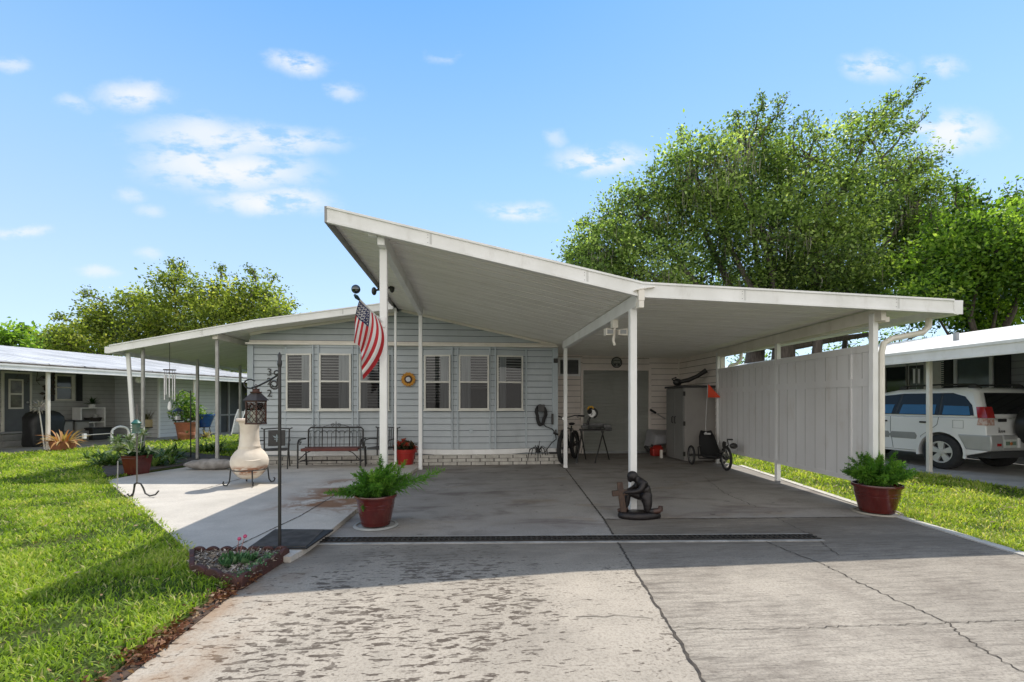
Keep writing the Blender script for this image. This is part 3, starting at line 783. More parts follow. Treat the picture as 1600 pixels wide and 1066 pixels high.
# posts
def post(x, y, w, z0, z1, mat=WHITE, name='post'):
    m = MB(); m.box(x-w/2,x+w/2,y-w/2,y+w/2,z0,z1); m.box(x-w/2-.004,x+w/2+.004,y-w/2-.004,y+w/2+.004,z0,z0+.05)
    return m.build(name, mat, H, bevel=.006)
post(-.976,5.55,.082,0.0,3.10); post(-.975,9.66,.07,0.0,3.10); post(1.965,5.56,.082,0,2.47); post(1.985,9.66,.07,0,2.47)
post(-1.5,9.86,.045,.05,3.28)
pm = at_z(1215,751); FP = [P0, Vector((pm.x+.0,pm.y,0)), P1]
post(P0.x,5.55,.072,0,2.47); post(FP[1].x,FP[1].y,.07,-.05,2.39); post(P1.x,P1.y,.07,-.02,2.45)
GALV = M('greyed_post_paint', (0.42,0.42,0.40), (0.30,0.29,0.27), 6, 0.5, dirt=.3)
post(-5.0,9.93,.055,.05,2.66,GALV); post(-6.33,11.7,.055,-.12,2.36,GALV); post(-6.25,13.6,.055,-.12,2.36,GALV); post(-6.4,9.95,.05,-.12,2.42,GALV); post(-5.05,13.5,.05,-.1,2.6,GALV)
# downspouts
m = MB(); m.tube([(5.93,5.62,2.44),(5.92,5.62,2.33),(5.82,5.60,2.25),(5.35,5.57,2.16),(5.24,5.56,2.10),(5.21,5.56,1.98),(5.21,5.56,.1)], .036, 8); m.build('downspout', CREAM, H, smooth=True)
m = MB(); m.tube([(5.95,9.9,2.44),(5.94,9.9,2.30),(5.85,9.9,2.2),(5.72,9.95,2.16),(5.66,9.95,2.05),(5.66,9.95,.1)], .036, 8); m.build('downspout', CREAM, H, smooth=True)
a_ = at_Y(200,556,9.98); b_ = at_Y(212,716,9.98)
m = MB(); m.bar((a_.x,9.98,2.33),(b_.x,9.98,.1),.07,.05,up=(0,1,0)); m.build('downspout', WHITE, H, bevel=.012)
# scupper at the valley, floodlight under the roof
sx = at_Y(1004,457,YR0-.05); m = MB(); y_ = YR0-.08
m.add([(sx.x-.11,y_-.01,sx.z+.01),(sx.x+.14,y_-.01,sx.z+.055),(sx.x+.14,y_+.05,sx.z+.055),(sx.x-.11,y_+.05,sx.z+.01),(sx.x-.07,y_-.01,sx.z+.035),(sx.x+.14,y_-.01,sx.z+.065),(sx.x+.14,y_+.05,sx.z+.065),(sx.x-.07,y_+.05,sx.z+.035)],
      [(3,2,1,0),(4,5,6,7),(0,1,5,4),(1,2,6,5),(2,3,7,6),(3,0,4,7)])
m.box(sx.x-.055,sx.x+.015,y_,y_+.05,sx.z-.10,sx.z+.03); m.box(sx.x-.05,sx.x+.01,y_+.004,y_+.12,sx.z-.18,sx.z-.10)
m.build('scupper', CREAM, H, bevel=.006)
fl_ = thing('floodlight', 'white twin-head floodlight under carport roof behind the front right post', 'floodlight', (1.97,6.3,2.3))
m = MB(); m.box(1.93,2.01,6.25,6.35,2.36,2.47); m.build('mount', CREAM, fl_, bevel=.004)
for s_ in (-1,1):
    m = MB(); m.add([(s_*.03,-.05,-.04),(s_*.15,-.06,-.05),(s_*.15,.04,-.05),(s_*.03,.04,-.04),(s_*.03,-.05,.03),(s_*.15,-.06,.045),(s_*.15,.04,.045),(s_*.03,.04,.03)],[(3,2,1,0),(4,5,6,7),(0,1,5,4),(1,2,6,5),(2,3,7,6),(3,0,4,7)])
    m.box(min(s_*.05,s_*.13),max(s_*.05,s_*.13),-.066,-.058,-.03,.025,1)
    m.xform(Matrix.Translation((1.97,6.25,2.30))).build('lamp_head', [CREAM, GREYM], fl_)
m = MB(); m.tube([(1.97,6.28,2.36),(1.95,6.24,2.27),(1.93,6.22,2.18),(1.95,6.22,2.12)],.018,8); m.build('sensor', CREAM, fl_, smooth=True)
q = at_Y(604,452,8.3)
f2 = thing('floodlight', 'dark twin-head floodlight on the high roof edge behind the flag post', 'floodlight', q)
m = MB(); m.ball((q.x+.1,q.y-.05,q.z+.0),.055,12,sc=(.8,1,1.3)); m.build('lamp_head', BLACK, f2, smooth=True)
m = MB(); m.ball((q.x-.2,q.y-.05,q.z-.05),.055,12,sc=(.8,1,1.3)); m.build('lamp_head', BLACK, f2, smooth=True)
m = MB(); m.bar((q.x-.22,q.y,q.z-.03),(q.x+.12,q.y,q.z+.04),.03,.03); m.bar((q.x-.02,q.y,q.z),(-1.54,q.y+.02,3.33),.04,.04); m.build('mount', BLACK, f2)

# ---- carport rear wall with roller door
YB = 12.3
wx = lambda px: at_Y(px, 620, YB).x
XE = wx(1061)
dx0, dx1, dz1 = wx(911), wx(1013), 2.2
m = MB()
siding((XR_+.02,YB),(dx0-.02,YB),0.0,2.62,.15,.012,mb=m); siding((dx0-.02,YB),(dx1+.02,YB),dz1+.02,2.62,.15,.012,mb=m); siding((dx1+.02,YB),(XE,YB),0,2.55,.15,.012,mb=m)
siding((XE,YB),(XE-.02,10.05),0,2.53,.15,.012,mb=m)
siding((XR_,YF+.05),(XR_,YB),0.25,2.62,.15,.012,mb=m)
m.build('rear_wall', [BEIGE, BLAP_SHADE], H)
m = MB(); m.box(XR_,XE,YB+.02,YB+.1,0,2.6); m.build('wall_core', BEIGE, H)
m = MB(); m.box(XE-.03,XE+.03,YB-.05,YB,0,2.53); m.box(XE-.075,XE+.02,10.03,10.09,0,2.5); m.build('corner_trim', CREAM, H)
m = MB(); z = 0.02; n = int(dz1/.038); nx = 4
for i in range(n):
    z0 = dz1*i/n; z1 = dz1*(i+1)/n; zm_ = (z0+z1)/2
    m.quad((dx0,YB+.02,z0),(dx1,YB+.02,z0),(dx1,YB-.006,zm_),(dx0,YB-.006,zm_)); m.quad((dx0,YB-.006,zm_),(dx1,YB-.006,zm_),(dx1,YB+.02,z1),(dx0,YB+.02,z1))
dro = m.build('roller_door', SHUT, H)
m = MB(); m.box(dx0,dx1,YB-.025,YB-.008,0.0,.06); m.box((dx0+dx1)/2-.09,(dx0+dx1)/2+.09,YB-.03,YB-.026,.02,.05); m.build('bottom_bar', GREYM, dro)
m = MB(); m.box(dx0-.07,dx0,YB-.045,YB+.03,0,dz1); m.box(dx1,dx1+.07,YB-.045,YB+.03,0,dz1); m.box(dx0-.07,dx1+.07,YB-.046,YB+.03,dz1,dz1+.07); m.build('door_trim', BEIGE, H, bevel=.004)
# louvred vent
va, vb = at_Y(872,559,YB-.03), at_Y(907,588,YB-.03)
m = MB(); x0,x1,z0,z1 = va.x, vb.x, vb.z, va.z; y = YB-.045; f = .055
m.box(x0,x0+f,y,YB,z0,z1); m.box(x1-f,x1,y,YB,z0,z1); m.box(x0+f,x1-f,y,YB,z1-f,z1); m.box(x0+f,x1-f,y,YB,z0,z0+f)
vn = m.build('vent', WHITE, H, bevel=.004)
m = MB(); m.quad((x0+f,YB-.016,z0+f),(x1-f,YB-.016,z0+f),(x1-f,YB-.016,z1-f),(x0+f,YB-.016,z1-f),1); z = z0+f+.012
while z < z1-f: m.quad((x0+f,YB-.038,z-.012),(x1-f,YB-.038,z-.012),(x1-f,YB-.018,z+.014),(x0+f,YB-.018,z+.014)); z += .034
m.build('louvre', [GREYM, DARK], vn)
# house number digits (3 over 2 over 2) on the siding left of the first bay
def text_mb(body, size, depth=.006):
    c = bpy.data.curves.new('txt','FONT'); c.body = body; c.size = size; c.extrude = depth; c.align_x = 'CENTER'; c.align_y = 'CENTER'; c.resolution_u = 3
    o = bpy.data.objects.new('txt', c); COL.objects.link(o); dg = bpy.context.evaluated_depsgraph_get()
    me = o.evaluated_get(dg).to_mesh(); m = MB(); m.add([v_.co.copy() for v_ in me.vertices], [tuple(f_.vertices) for f_ in me.polygons])
    o.evaluated_get(dg).to_mesh_clear(); bpy.data.objects.remove(o); bpy.data.curves.remove(c)
    return m
RX = Matrix.Rotation(radians(90), 4, 'X')
for ch, px, py in (('3',421,582),('2',421,596.5),('2',421,615)):
    q = at_Y(px, py, YF-.028); text_mb(ch, .215).xform(Matrix.Translation(q) @ RX).build('house_number', BLACK, H)
m = MB(); q = at_Y(736,673,YF-.16); m.box(q.x-.035,q.x+.035,YF-.165,YF-.15,q.z-.05,q.z+.05); m.build('outlet_cover', BLUET, H, bevel=.003)
m = MB(); q = at_Y(868,564,YF-.02); m.box(q.x-.05,q.x+.04,YF-.1,YF-.045,q.z-.05,q.z+.05); m.build('camera_housing', BLACK, H, bevel=.01)
m = MB(); q = at_Y(863,655,YF-.05); m.box(q.x-.022,q.x+.022,YF-.09,YF-.046,q.z-.12,q.z+.12); m.build('wall_box', BLACK, H, bevel=.006)

# ------------------------------------------------------------------ privacy fence
FN = thing('privacy_fence', 'tall grey-white vertical board privacy panel along the right carport edge', 'fence', (P0.x,P0.y,0.3))
FW = M('fence_board', (0.80,0.795,0.79), (0.70,0.69,0.68), 1.2, .55, dirt=.35, dirtc=(0.42,0.35,0.27), stretch=(1,1,.4))
FGAP = M('fence_groove', (0.42,0.41,0.39), None, 3, .7)
d = (P1-P0).normalized(); L = (P1-P0).length; nf = Vector((-d.y,d.x,0))
if nf.x > 0: nf = -nf       # towards the carport
def fb(name, t0, t1, z0, z1, th=.02, off=0.0, mat=FW):
    m = MB(); a = P0+d*t0+nf*off; b = P0+d*t1+nf*off; m.bar(a+Vector((0,0,(z0+z1)/2)), b+Vector((0,0,(z0+z1)/2)), th, z1-z0); return m.build(name, mat, FN)
tm = (FP[1]-P0).dot(d)
for (a0,a1) in ((.055,tm-.04),(tm+.04,L-.04)):
    m = MB(); wv = .115; n = max(2,int((a1-a0)/wv))
    for (z0,z1) in ((.36,1.56),(1.66,2.0)):
        for i in range(n):
            t0 = a0+(a1-a0)*i/n; t1 = a0+(a1-a0)*(i+1)/n
            m.bar(P0+d*(t0+.004)+nf*.0+Vector((0,0,(z0+z1)/2)), P0+d*(t1-.004)+Vector((0,0,(z0+z1)/2)), .018, z1-z0)
            m.bar(P0+d*(t0-.009)-nf*.0015+Vector((0,0,(z0+z1)/2)), P0+d*(t0+.009)-nf*.0015+Vector((0,0,(z0+z1)/2)), .022, z1-z0)
            if i%2: m.bar(P0+d*((t0+t1)/2-.004)+nf*.006+Vector((0,0,(z0+z1)/2)), P0+d*((t0+t1)/2+.004)+nf*.006+Vector((0,0,(z0+z1)/2)), .012, z1-z0, m=1)
    m.build('board_panel', [FW, FGAP], FN)
    fb('rail', a0, a1, .30, .36, .045); fb('rail', a0, a1, 1.56, 1.66, .04); fb('rail', a0, a1, 2.0, 2.09, .045)
fb('panel_post', .42, .45, .32, 2.05, .046, .002)
# ------------------------------------------------------------------ left neighbour
NROT = atan2(ND.y, ND.x)
NM = Matrix.Translation(NO) @ Matrix.Rotation(NROT, 4, 'Z'); NMI = NM.inverted()
def nbp(px, py, off):
    """pixel -> local point on the plane `off` metres behind the eave line"""
    d = ray(px, py); o = Vector((0,0,EYE)); pn = -NN
    t = (off - (o-NO).dot(pn)) / d.dot(pn)
    return NMI @ (o + d*t)
def nbg(px, py, z=0.0): return NMI @ at_z(px, py, z)
def nthing(name, label, cat, loc, group=None, turn=0.0): return thing(name, label, cat, NM @ Vector(loc), NROT+turn, group)
NB = thing('neighbour_house', 'long low grey house with white metal roof beyond the lawn on the left', 'house', NO, NROT)
NSID = M('pale_grey_siding', (0.46,0.46,0.45), (0.38,0.38,0.37), 2, 0.6, dirt=.2)
DDOOR = M('dark_grey_door', (0.13,0.14,0.155), (0.11,0.115,0.13), 3, 0.5)
def nmb(): return MB()
WY = 4.0
m = siding((-14,WY),(14,WY), 0.0, 2.75, .15, .014); m.build('wall', [NSID, M('grey_lap_shadow',(0.2,0.2,0.2),None,4,.9)], NB, local=True)
m = nmb(); m.box(-14,12,-.06,0,2.19,2.335); m.box(-14,12,-.075,-.06,2.30,2.345); m.box(-14,12,-.068,-.06,2.19,2.225); m.build('fascia', WHITE2, NB, local=True)
m = nmb(); m.quad((-14,0,2.30),(12,0,2.30),(12,WY,2.5),(-14,WY,2.5)); m.build('ceiling_pan', PANU, NB, local=True)
te = nbp(349,585,4.5).x
NR = NT('chalky_roof'); p = NR.pos(); xx, yy, zz_ = NR.sep(p)
cc = NR.mix(NR.rmp(NR.noise(NR.mapv(p,(.8,.25,1)), 2.2, 6), .35, .7), (0.56,0.565,0.58), (0.37,0.375,0.39))
NR.done(NR.bsdf(cc, .6)); NR = NR.mat
m = nmb(); r = random.Random(2); x = -14.0
while x < te:
    x2 = min(x+.30, te); j = r.uniform(-.03,.03)
    m.quad((x,.12+j,2.43),(x2-.03,.12+j,2.43),(x2-.03,6.5,3.42),(x,6.5,3.42))
    m.quad((x2-.03,.12+j,2.43),(x2-.025,.12+j,2.437),(x2-.025,6.5,3.427),(x2-.03,6.5,3.42)); m.quad((x2-.025,.12+j,2.437),(x2,.12+j,2.43),(x2,6.5,3.42),(x2-.025,6.5,3.427))
    m.quad((x,.12+j,2.40),(x2,.12+j,2.40),(x2,.12+j,2.43),(x,.12+j,2.43)); x = x2
m.quad((te,.12,2.2),(te,6.5,2.2),(te,6.5,3.42),(te,.12,2.43)); m.build('roof', NR, NB, local=True)
m = nmb(); m.box(-14,te,.2,.26,2.335,2.41); m.build('roof_shadow_gap', M('shadow_gap_brown', (0.2,0.18,0.15),(0.1,0.09,0.08),6,.8), NB, local=True)  # dark strip standing in for the shadow gap under the roof sheet
for px, w_ in ((74.5,.075),(303,.06)):
    q = nbp(px, 600, .15); m = nmb(); m.box(q.x-w_/2,q.x+w_/2,.1,.1+w_,-.08,2.3); m.build('post', CREAM, NB, bevel=.006, local=True)
def nrect(pa, pb, off):
    a = nbp(*pa, off); b = nbp(*pb, off); return a.x, b.x, b.z, a.z
x0,x1,z0,z1 = nrect((5,583),(45,673),WY); m = nmb(); m.box(x0-.06,x0,WY-.06,WY,z0,z1); m.box(x1,x1+.06,WY-.06,WY,z0,z1); m.box(x0-.06,x1+.06,WY-.062,WY,z1,z1+.06); m.build('door_frame', CREAM, NB, local=True, bevel=.004)
m = nmb(); m.box(x0,x1,WY-.045,WY-.02,z0,z1); dd_ = m.build('door', DDOOR, NB, local=True)
a0,a1,b0,b1 = nrect((13,592),(36.5,639),WY-.05); m = nmb(); m.box(a0,a1,WY-.062,WY-.046,b0,b1); m.build('door_window_frame', CREAM, dd_, local=True)
m = nmb(); zm = (b0+b1)/2
for (q0,q1) in ((b0+.05,zm-.025),(zm+.025,b1-.05)): m.quad((a0+.05,WY-.066,q0),(a1-.05,WY-.066,q0),(a1-.05,WY-.066,q1),(a0+.05,WY-.066,q1))
m.build('pane', M('net_curtain_glass', (0.22,0.20,0.17),(0.12,0.11,0.10),5,.15), dd_, local=True)
q = nbp(43,629,WY-.07); m = nmb(); m.ball((q.x,WY-.08,q.z),.035,10); m.build('handle', CHROME, dd_, local=True, smooth=True)
# steps
STEPM = M('grey_block', (0.30,0.30,0.29),(0.22,0.22,0.21),4,.85,bump=.3)
m = nmb(); m.box(x0-.5,x1+1.35,WY-.85,WY-.01,-.02,z0-.06); m.box(x0-.7,x1+.7,WY-1.2,WY-.851,-.02,(z0-.06)*.5); m.build('step', STEPM, NB, local=True, bevel=.01)
# shuttered window
x0,x1,z0,z1 = nrect((85,585),(115.5,626),WY)
window_f = MB()
f=.05
window_f.box(x0,x0+f,WY-.05,WY,z0,z1); window_f.box(x1-f*2,x1,WY-.05,WY,z0,z1); window_f.box(x0+f,x1-2*f,WY-.05,WY,z1-f,z1); window_f.box(x0+f,x1-2*f,WY-.05,WY,z0,z0+f); window_f.box(x0+f,x1-2*f,WY-.045,WY,(z0+z1)/2-.02,(z0+z1)/2+.02)
wf_ = window_f.build('window', CREAM, NB, local=True, bevel=.004)
m = MB(); m.quad((x0+f,WY-.02,z0+f),(x1-f*2,WY-.02,z0+f),(x1-f*2,WY-.02,z1-f),(x0+f,WY-.02,z1-f)); m.build('pane', M('dark_pane',(0.02,0.022,0.025),(0.04,0.045,0.05),2,.06), wf_, local=True)
SHM = M('black_shutter',(0.022,0.022,0.025),None,8,.5)
for (pa,pb) in (((79,584),(83.8,627)),((118.5,585),(128,627))):
    a0,a1,b0,b1 = nrect(pa,pb,WY); m = MB(); m.box(a0,a1,WY-.035,WY-.012,b0,b1); z = b0+.05
    while z < b1-.05: m.box(a0+.03,a1-.03,WY-.042,WY-.034,z,z+.02); z += .04
    m.build('shutter', SHM, NB, local=True)
x0,x1,z0,z1 = nrect((183.5,609),(202,672),WY); m = MB(); m.box(x0,x1,WY-.04,WY-.015,0.0,z1); m.build('door', M('black_screen_door',(0.02,0.02,0.022),None,5,.5), NB, local=True)
m = MB(); m.box(x0-.05,x0,WY-.05,WY,0,z1+.05); m.box(x1,x1+.05,WY-.05,WY,0,z1+.05); m.build('door_frame', CREAM, NB, local=True)
# closet that juts out of the wall, and the dark screened porch after it
q = nbg(248,684); CY = max(0.6, min(q.y, 3.2)); cx0 = q.x; cx1 = nbp(336,640,CY).x
m = siding((cx0,CY),(cx1,CY),0,2.4,.15,.014); siding((cx0,WY),(cx0,CY),0,2.4,.15,.014,mb=m); siding((cx1,CY),(cx1,WY),0,2.4,.15,.014,mb=m); m.build('closet_wall', [M('white_siding',(0.66,0.68,0.69),(0.58,0.60,0.61),2,.55), M('pale_lap_shadow',(0.3,0.3,0.3),None,4,.9)], NB, local=True)
m = MB(); m.box(cx0-.03,cx0+.04,CY-.03,CY+.03,0,2.3); m.build('corner_trim', WHITE, NB, local=True)
SCR = M('porch_screen',(0.03,0.032,0.035),(0.06,0.06,0.06),1.5,.6)
m = MB(); m.box(cx1+.1,14,CY+.3,CY+.34,0.0,2.4); m.build('porch_screen', SCR, NB, local=True)
m = MB()
for px in (337,343,357,376,388): 
    q = nbp(px,640,CY+.28); m.box(q.x-.04,q.x+.04,CY+.24,CY+.30,0,2.4)
m.box(cx1+.1,14,CY+.24,CY+.29,.75,.82); m.build('porch_frame', M('porch_frame_grey',(0.30,0.30,0.30),None,4,.5), NB, local=True)
# slab in its own grey-tan concrete colour
m = MB(); m.box(-14,14,-.02,6,-.12,0.0); m.xform(NM); tag(m.build('slab', M('left_slab',(0.40,0.38,0.35),(0.28,0.27,0.25),2,.85,bump=.3,dirt=.4)), kind='structure')
# ---- things in the neighbour's carport
q = nbg(68,697); gl = nthing('covered_grill', 'black covered barbecue grill beside the grey door under the left carport', 'grill', (q.x,q.y+.0,0))
m = MB(); 
for (z,w_,dp) in ((0,.42,.26),(.12,.44,.28),(.75,.43,.27),(.95,.42,.26),(1.08,.36,.22),(1.14,.26,.16)): pass
prof = [(0,.42,.26),(.1,.45,.29),(.4,.43,.27),(.72,.46,.29),(.90,.44,.27),(1.03,.36,.22),(1.10,.22,.14)]
vs=[];fs=[];NN_=20; r=random.Random(9)
for (z,w_,dp) in prof:
    for j in range(NN_):
        t_=2*pi*j/NN_; e=lambda c_: abs(c_)**.45*(1 if c_>=0 else -1); k_=1+.05*sin(5*t_+z*6)
        vs.append((e(cos(t_))*w_*k_, e(sin(t_))*dp*k_, z))
for i in range(len(prof)-1):
    for j in range(NN_): fs.append((i*NN_+j,i*NN_+(j+1)%NN_,(i+1)*NN_+(j+1)%NN_,(i+1)*NN_+j))
fs.append(tuple((len(prof)-1)*NN_+j for j in range(NN_)))
m.add(vs,fs); m.build('cover', M('black_vinyl',(0.012,0.012,0.014),(0.02,0.02,0.022),5,.45,bump=.4,bscale=12), gl, smooth=True, local=True)
CABM = M('grey_cabinet',(0.36,0.355,0.34),(0.30,0.30,0.285),3,.6); TOPM = M('dark_counter',(0.05,0.05,0.05),None,5,.5)
for i,(pa,pb,lab) in enumerate((((91,657),(116,689),'left grey outdoor cabinet with dark counter next to the covered grill'),((118,657),(141,688),'right grey outdoor cabinet with dark counter next to the white shelf'))):
    a = nbp(*pa,3.35); b = nbp(*pb,3.35); c = nthing('cabinet', lab, 'cabinet', ((a.x+b.x)/2,3.6,0), 'outdoor cabinets under the left carport'); w_ = (b.x-a.x)/2-.02; h_ = a.z
    m = MB(); m.box(-w_,w_,-.22,.3,0.04,h_-.05); m.build('body', CABM, c, local=True, bevel=.006)
    m = MB(); m.box(-w_+.03,w_-.03,-.245,-.221,.1,h_-.1); m.build('door', CABM, c, local=True, bevel=.006)
    m = MB(); m.box(-w_-.02,w_+.02,-.27,.3,h_-.049,h_); m.build('countertop', TOPM, c, local=True, bevel=.004)
a = nbp(126,637,3.4); b = nbp(165,684,3.4); w_ = (b.x-a.x)/2; h_=a.z
sh = nthing('shelf_unit', 'white open two-tier shelf unit against the left neighbour wall', 'shelf', ((a.x+b.x)/2,3.6,0))
for nm_,bx in (('side_panel',(-w_,-w_+.04,-.2,.2,0,h_)),('side_panel',(w_-.04,w_,-.2,.2,0,h_)),('shelf',(-w_+.04,w_-.04,-.2,.2,h_-.04,h_-.001)),('shelf',(-w_+.04,w_-.04,-.2,.2,h_*.52,h_*.52+.04)),('shelf',(-w_+.04,w_-.04,-.2,.2,.12,.16)),('back_panel',(-w_+.04,w_-.04,.18,.2,.16,h_-.04))):
    m = MB(); m.box(*bx); m.build(nm_, NSID if nm_=='back_panel' else WHITE, sh, local=True)
SX = (a.x+b.x)/2
def nball(name,label,cat,loc,r_,sc_,mat): m = MB(); m.ball((0,0,r_*sc_[2]),r_,14,sc=sc_); o = m.build(name,mat,None,smooth='all'); o.location = NM@Vector(loc); o.rotation_euler=(0,0,NROT); return tag(o,label,cat)
bk = nthing('basket','dark wicker basket with a pale pot on the middle shelf','basket',(SX+.1,3.55,h_*.52+.04))
m = MB(); m.lathe([(0.001,0),(.2,0),(.26,.14),(.25,.15),(.2,.1),(.001,.1)],n=20); m.build('bowl', M('dark_wicker',(0.04,0.035,0.03),None,30,.8,bump=.6), bk, local=True, smooth=True)
m = MB(); m.ball((.08,0,.2),.09,12); m.build('pot', NSID, bk, local=True, smooth=True)
fn = nthing('fan','small round white desk fan standing in the lower shelf','fan',(SX-.12,3.45,.16))
m = MB(); m.tube([(.0+.19*cos(i*pi/8),0,.34+.19*sin(i*pi/8)) for i in range(16)],.016,6,closed=True); m.build('guard', WHITE, fn, local=True, smooth=True)
m = MB(); 
for i in range(4): m.obox((.08*cos(i*pi/2),.0,.34+.08*sin(i*pi/2)),(.14,.012,.07),(0,-i*pi/2,0))
m.ball((0,-.01,.34),.04,10); m.build('blade', GREYM, fn, local=True)
m = MB(); m.lathe([(.11,0),(.11,.02),(.02,.04),(.02,.16)],n=16); m.build('stand', WHITE, fn, local=True)
cr = nthing('storage_crate','black storage crate under the fan at the foot of the shelf','crate',(SX+.02,3.16,0.0))
m = MB(); m.box(-.35,.3,-.18,.18,0,.40); m.build('tub', BLACK, cr, local=True, bevel=.02); m = MB(); m.box(-.37,.32,-.2,.2,.401,.44); m.build('lid', BLACK, cr, local=True, bevel=.01)
RNG = np.random.default_rng(21)
def tuft(name, root, c, n, L, W, mat, spread=1.2, rng=None, up=.2, nseg=4, droop=.6, rlo=0.1, rhi=.9, world=False, hollow=0.0):
    """strap leaves arching out of a crown at local point c"""
    rng = rng or RNG; c = np.array(c, float)
    az = rng.random(n)*2*np.pi; tl = rng.uniform(up, spread, n); Ls = L*rng.uniform(.6,1.1,n); w = W*rng.uniform(.7,1.2,n)
    P = [c + np.stack([np.cos(az)*hollow, np.sin(az)*hollow, 0*az],1)]; tcur = tl.copy()
    for i in range(nseg):
        D = np.stack([np.cos(az)*np.sin(tcur), np.sin(az)*np.sin(tcur), np.cos(tcur)],1)
        P.append(P[-1] + D*(Ls/nseg)[:,None]); tcur = tcur + droop/nseg*rng.uniform(.5,1.4,n)
    S = np.stack([-np.sin(az), np.cos(az), rng.normal(0,.25,n)],1); S = unit(S)
    prof = [0.55,1.0,.9,.6,.04,.02][:nseg] + [.03]
    V = []; 
    for i,p_ in enumerate(P):
        sw = S*(w/2*prof[i])[:,None]; V += [p_-sw, p_+sw]
    V = np.stack(V,1).reshape(-1,3); k = 2*(nseg+1); base = np.arange(n)*k
    F = np.concatenate([base[:,None]+np.array([[2*i,2*i+1,2*i+3,2*i+2]]) for i in range(nseg)])
    rr = np.repeat(np.clip(rng.uniform(rlo,rhi,n),0,1), k)
    if not world and root is not None:
        r0 = root_of(root); Mx = np.array(Matrix.Translation(r0.location) @ r0.rotation_euler.to_matrix().to_4x4()); V = V@Mx[:3,:3].T + Mx[:3,3]
    return np_mesh(name, V, F, mat, root, rr)
tp = nthing('potted_plant','low dark trailing plant on top of the white shelf','plant',(SX+.05,3.55,h_))
m = MB(); m.lathe([(0.001,0),(.09,0),(.11,.12),(.1,.12),(.001,.11)],n=14); m.build('pot', WHITE, tp, local=True, smooth=True); tuft('foliage', tp, (0,0,.12), 60, .34, .035, DGREEN, 1.6)
# wall ornaments
OM = M('rusty_ornament',(0.05,0.04,0.035),(0.09,0.06,0.04),12,.6)
def flower_orn(label, px, py, off, s, n=3):
    q = nbp(px,py,off-.03); o = nthing('wall_ornament', label, 'wall ornament', (q.x,q.y,q.z)); r = random.Random(px)
    m = MB()
    for i in range(n):
        cx_,cz_ = r.uniform(-.28,.28)*s, r.uniform(-.3,.3)*s
        for j in range(6):
            t_ = j*pi/3; m.add([(cx_,0,cz_),(cx_+.12*s*cos(t_-.3),-.02,cz_+.12*s*sin(t_-.3)),(cx_+.17*s*cos(t_),-.01,cz_+.17*s*sin(t_)),(cx_+.12*s*cos(t_+.3),-.02,cz_+.12*s*sin(t_+.3))],[(0,1,2,3)])
    for i in range(n): m.tube([(0,0.01,0),(r.uniform(-.3,.3)*s,0.0,r.uniform(-.35,.35)*s)],.008,5)
    m.build('petals', OM, o, local=True); return o
flower_orn('cluster of dark metal flowers on the wall left of the shuttered window', 57, 595, WY, 1.5, 5)
flower_orn('dark metal butterfly plaque on the wall between black door and closet', 233, 617, WY, 1.3, 3)
q = nbg(70,703,0); sp = nthing('garden_spinner','pale metal flower spinner on a thin leaning stem by the left post','garden ornament',(q.x,q.y,0))
top_ = nbp(61,637,q.y)-Vector((q.x,q.y,0)); m = MB(); m.tube([(0,0,-.05),(top_.x*.5,0,top_.z*.5),(top_.x,0,top_.z)],.016,6); m.build('stem', CREAM, sp, local=True)
m = MB()
for i in range(14):
    t_ = 2*pi*i/14; a_ = Vector((cos(t_),-.15,.75*sin(t_))); m.tube([Vector((top_.x,0,top_.z))+a_*.04, Vector((top_.x,-.03,top_.z+.03))+a_*.16, Vector((top_.x,.0,top_.z+.02))+a_*.26],[.012,.02,.006],5)
m.build('petals', M('tarnished_petal',(0.5,0.47,0.42),(0.2,0.17,0.14),20,.4,.4), sp, local=True, smooth=True)
# agave trough by the post
q = nbg(99,705,0); ag = nthing('potted_agave','wide terracotta bowl of orange spiky bromeliad leaves at the foot of the left post','plant',(q.x,q.y,0))
m = MB(); m.lathe([(0.001,0),(.30,0),(.37,.18),(.38,.28),(.35,.28),(.001,.24)],n=24,sx=.85,sy=.6); m.build('pot', TERRA, ag, local=True, smooth=True)
AGM = M_leaf('orange_strap_leaf',[(0.30,0.10,0.03),(0.45,0.20,0.07),(0.52,0.36,0.16),(0.55,0.46,0.25)],.3,tcol=1.1)
tuft('leaves', ag, (0,0,.24), 60, .52, .05, AGM, 1.5, droop=1.1, hollow=.15)
# white hoop with rod
hp = nbp(188,668,0.35); pst = nthing('garden_hoop','white hooped tube with a thin rod sticking out behind the square potted plant','garden tool',(hp.x,hp.y,0))
A_ = nbp(177,676,.35); B_ = nbp(203,676,.35); C_ = nbp(190,666.5,.35); w_ = (B_.x-A_.x)/2; h0 = A_.z; h1 = C_.z
m = MB(); m.tube([(-w_,0,0)]+[(-w_*cos(pi*i/10),0,h0+(h1-h0)*sin(pi*i/10)) for i in range(11)]+[(w_,0,0)],.034,8); m.build('hoop', WHITE, pst, local=True, smooth=True)
a_ = nbp(133,680,.35); b_ = nbp(178,677,.35); m = MB(); m.tube([(a_.x-hp.x,0,a_.z),(b_.x-hp.x,0,b_.z)],.014,6); m.build('rod', CREAM, pst, local=True)
m = MB(); m.box(a_.x-hp.x-.07,a_.x-hp.x+.02,-.04,.04,a_.z-.11,a_.z+.05); m.build('end_block', WHITE, pst, local=True, bevel=.01)
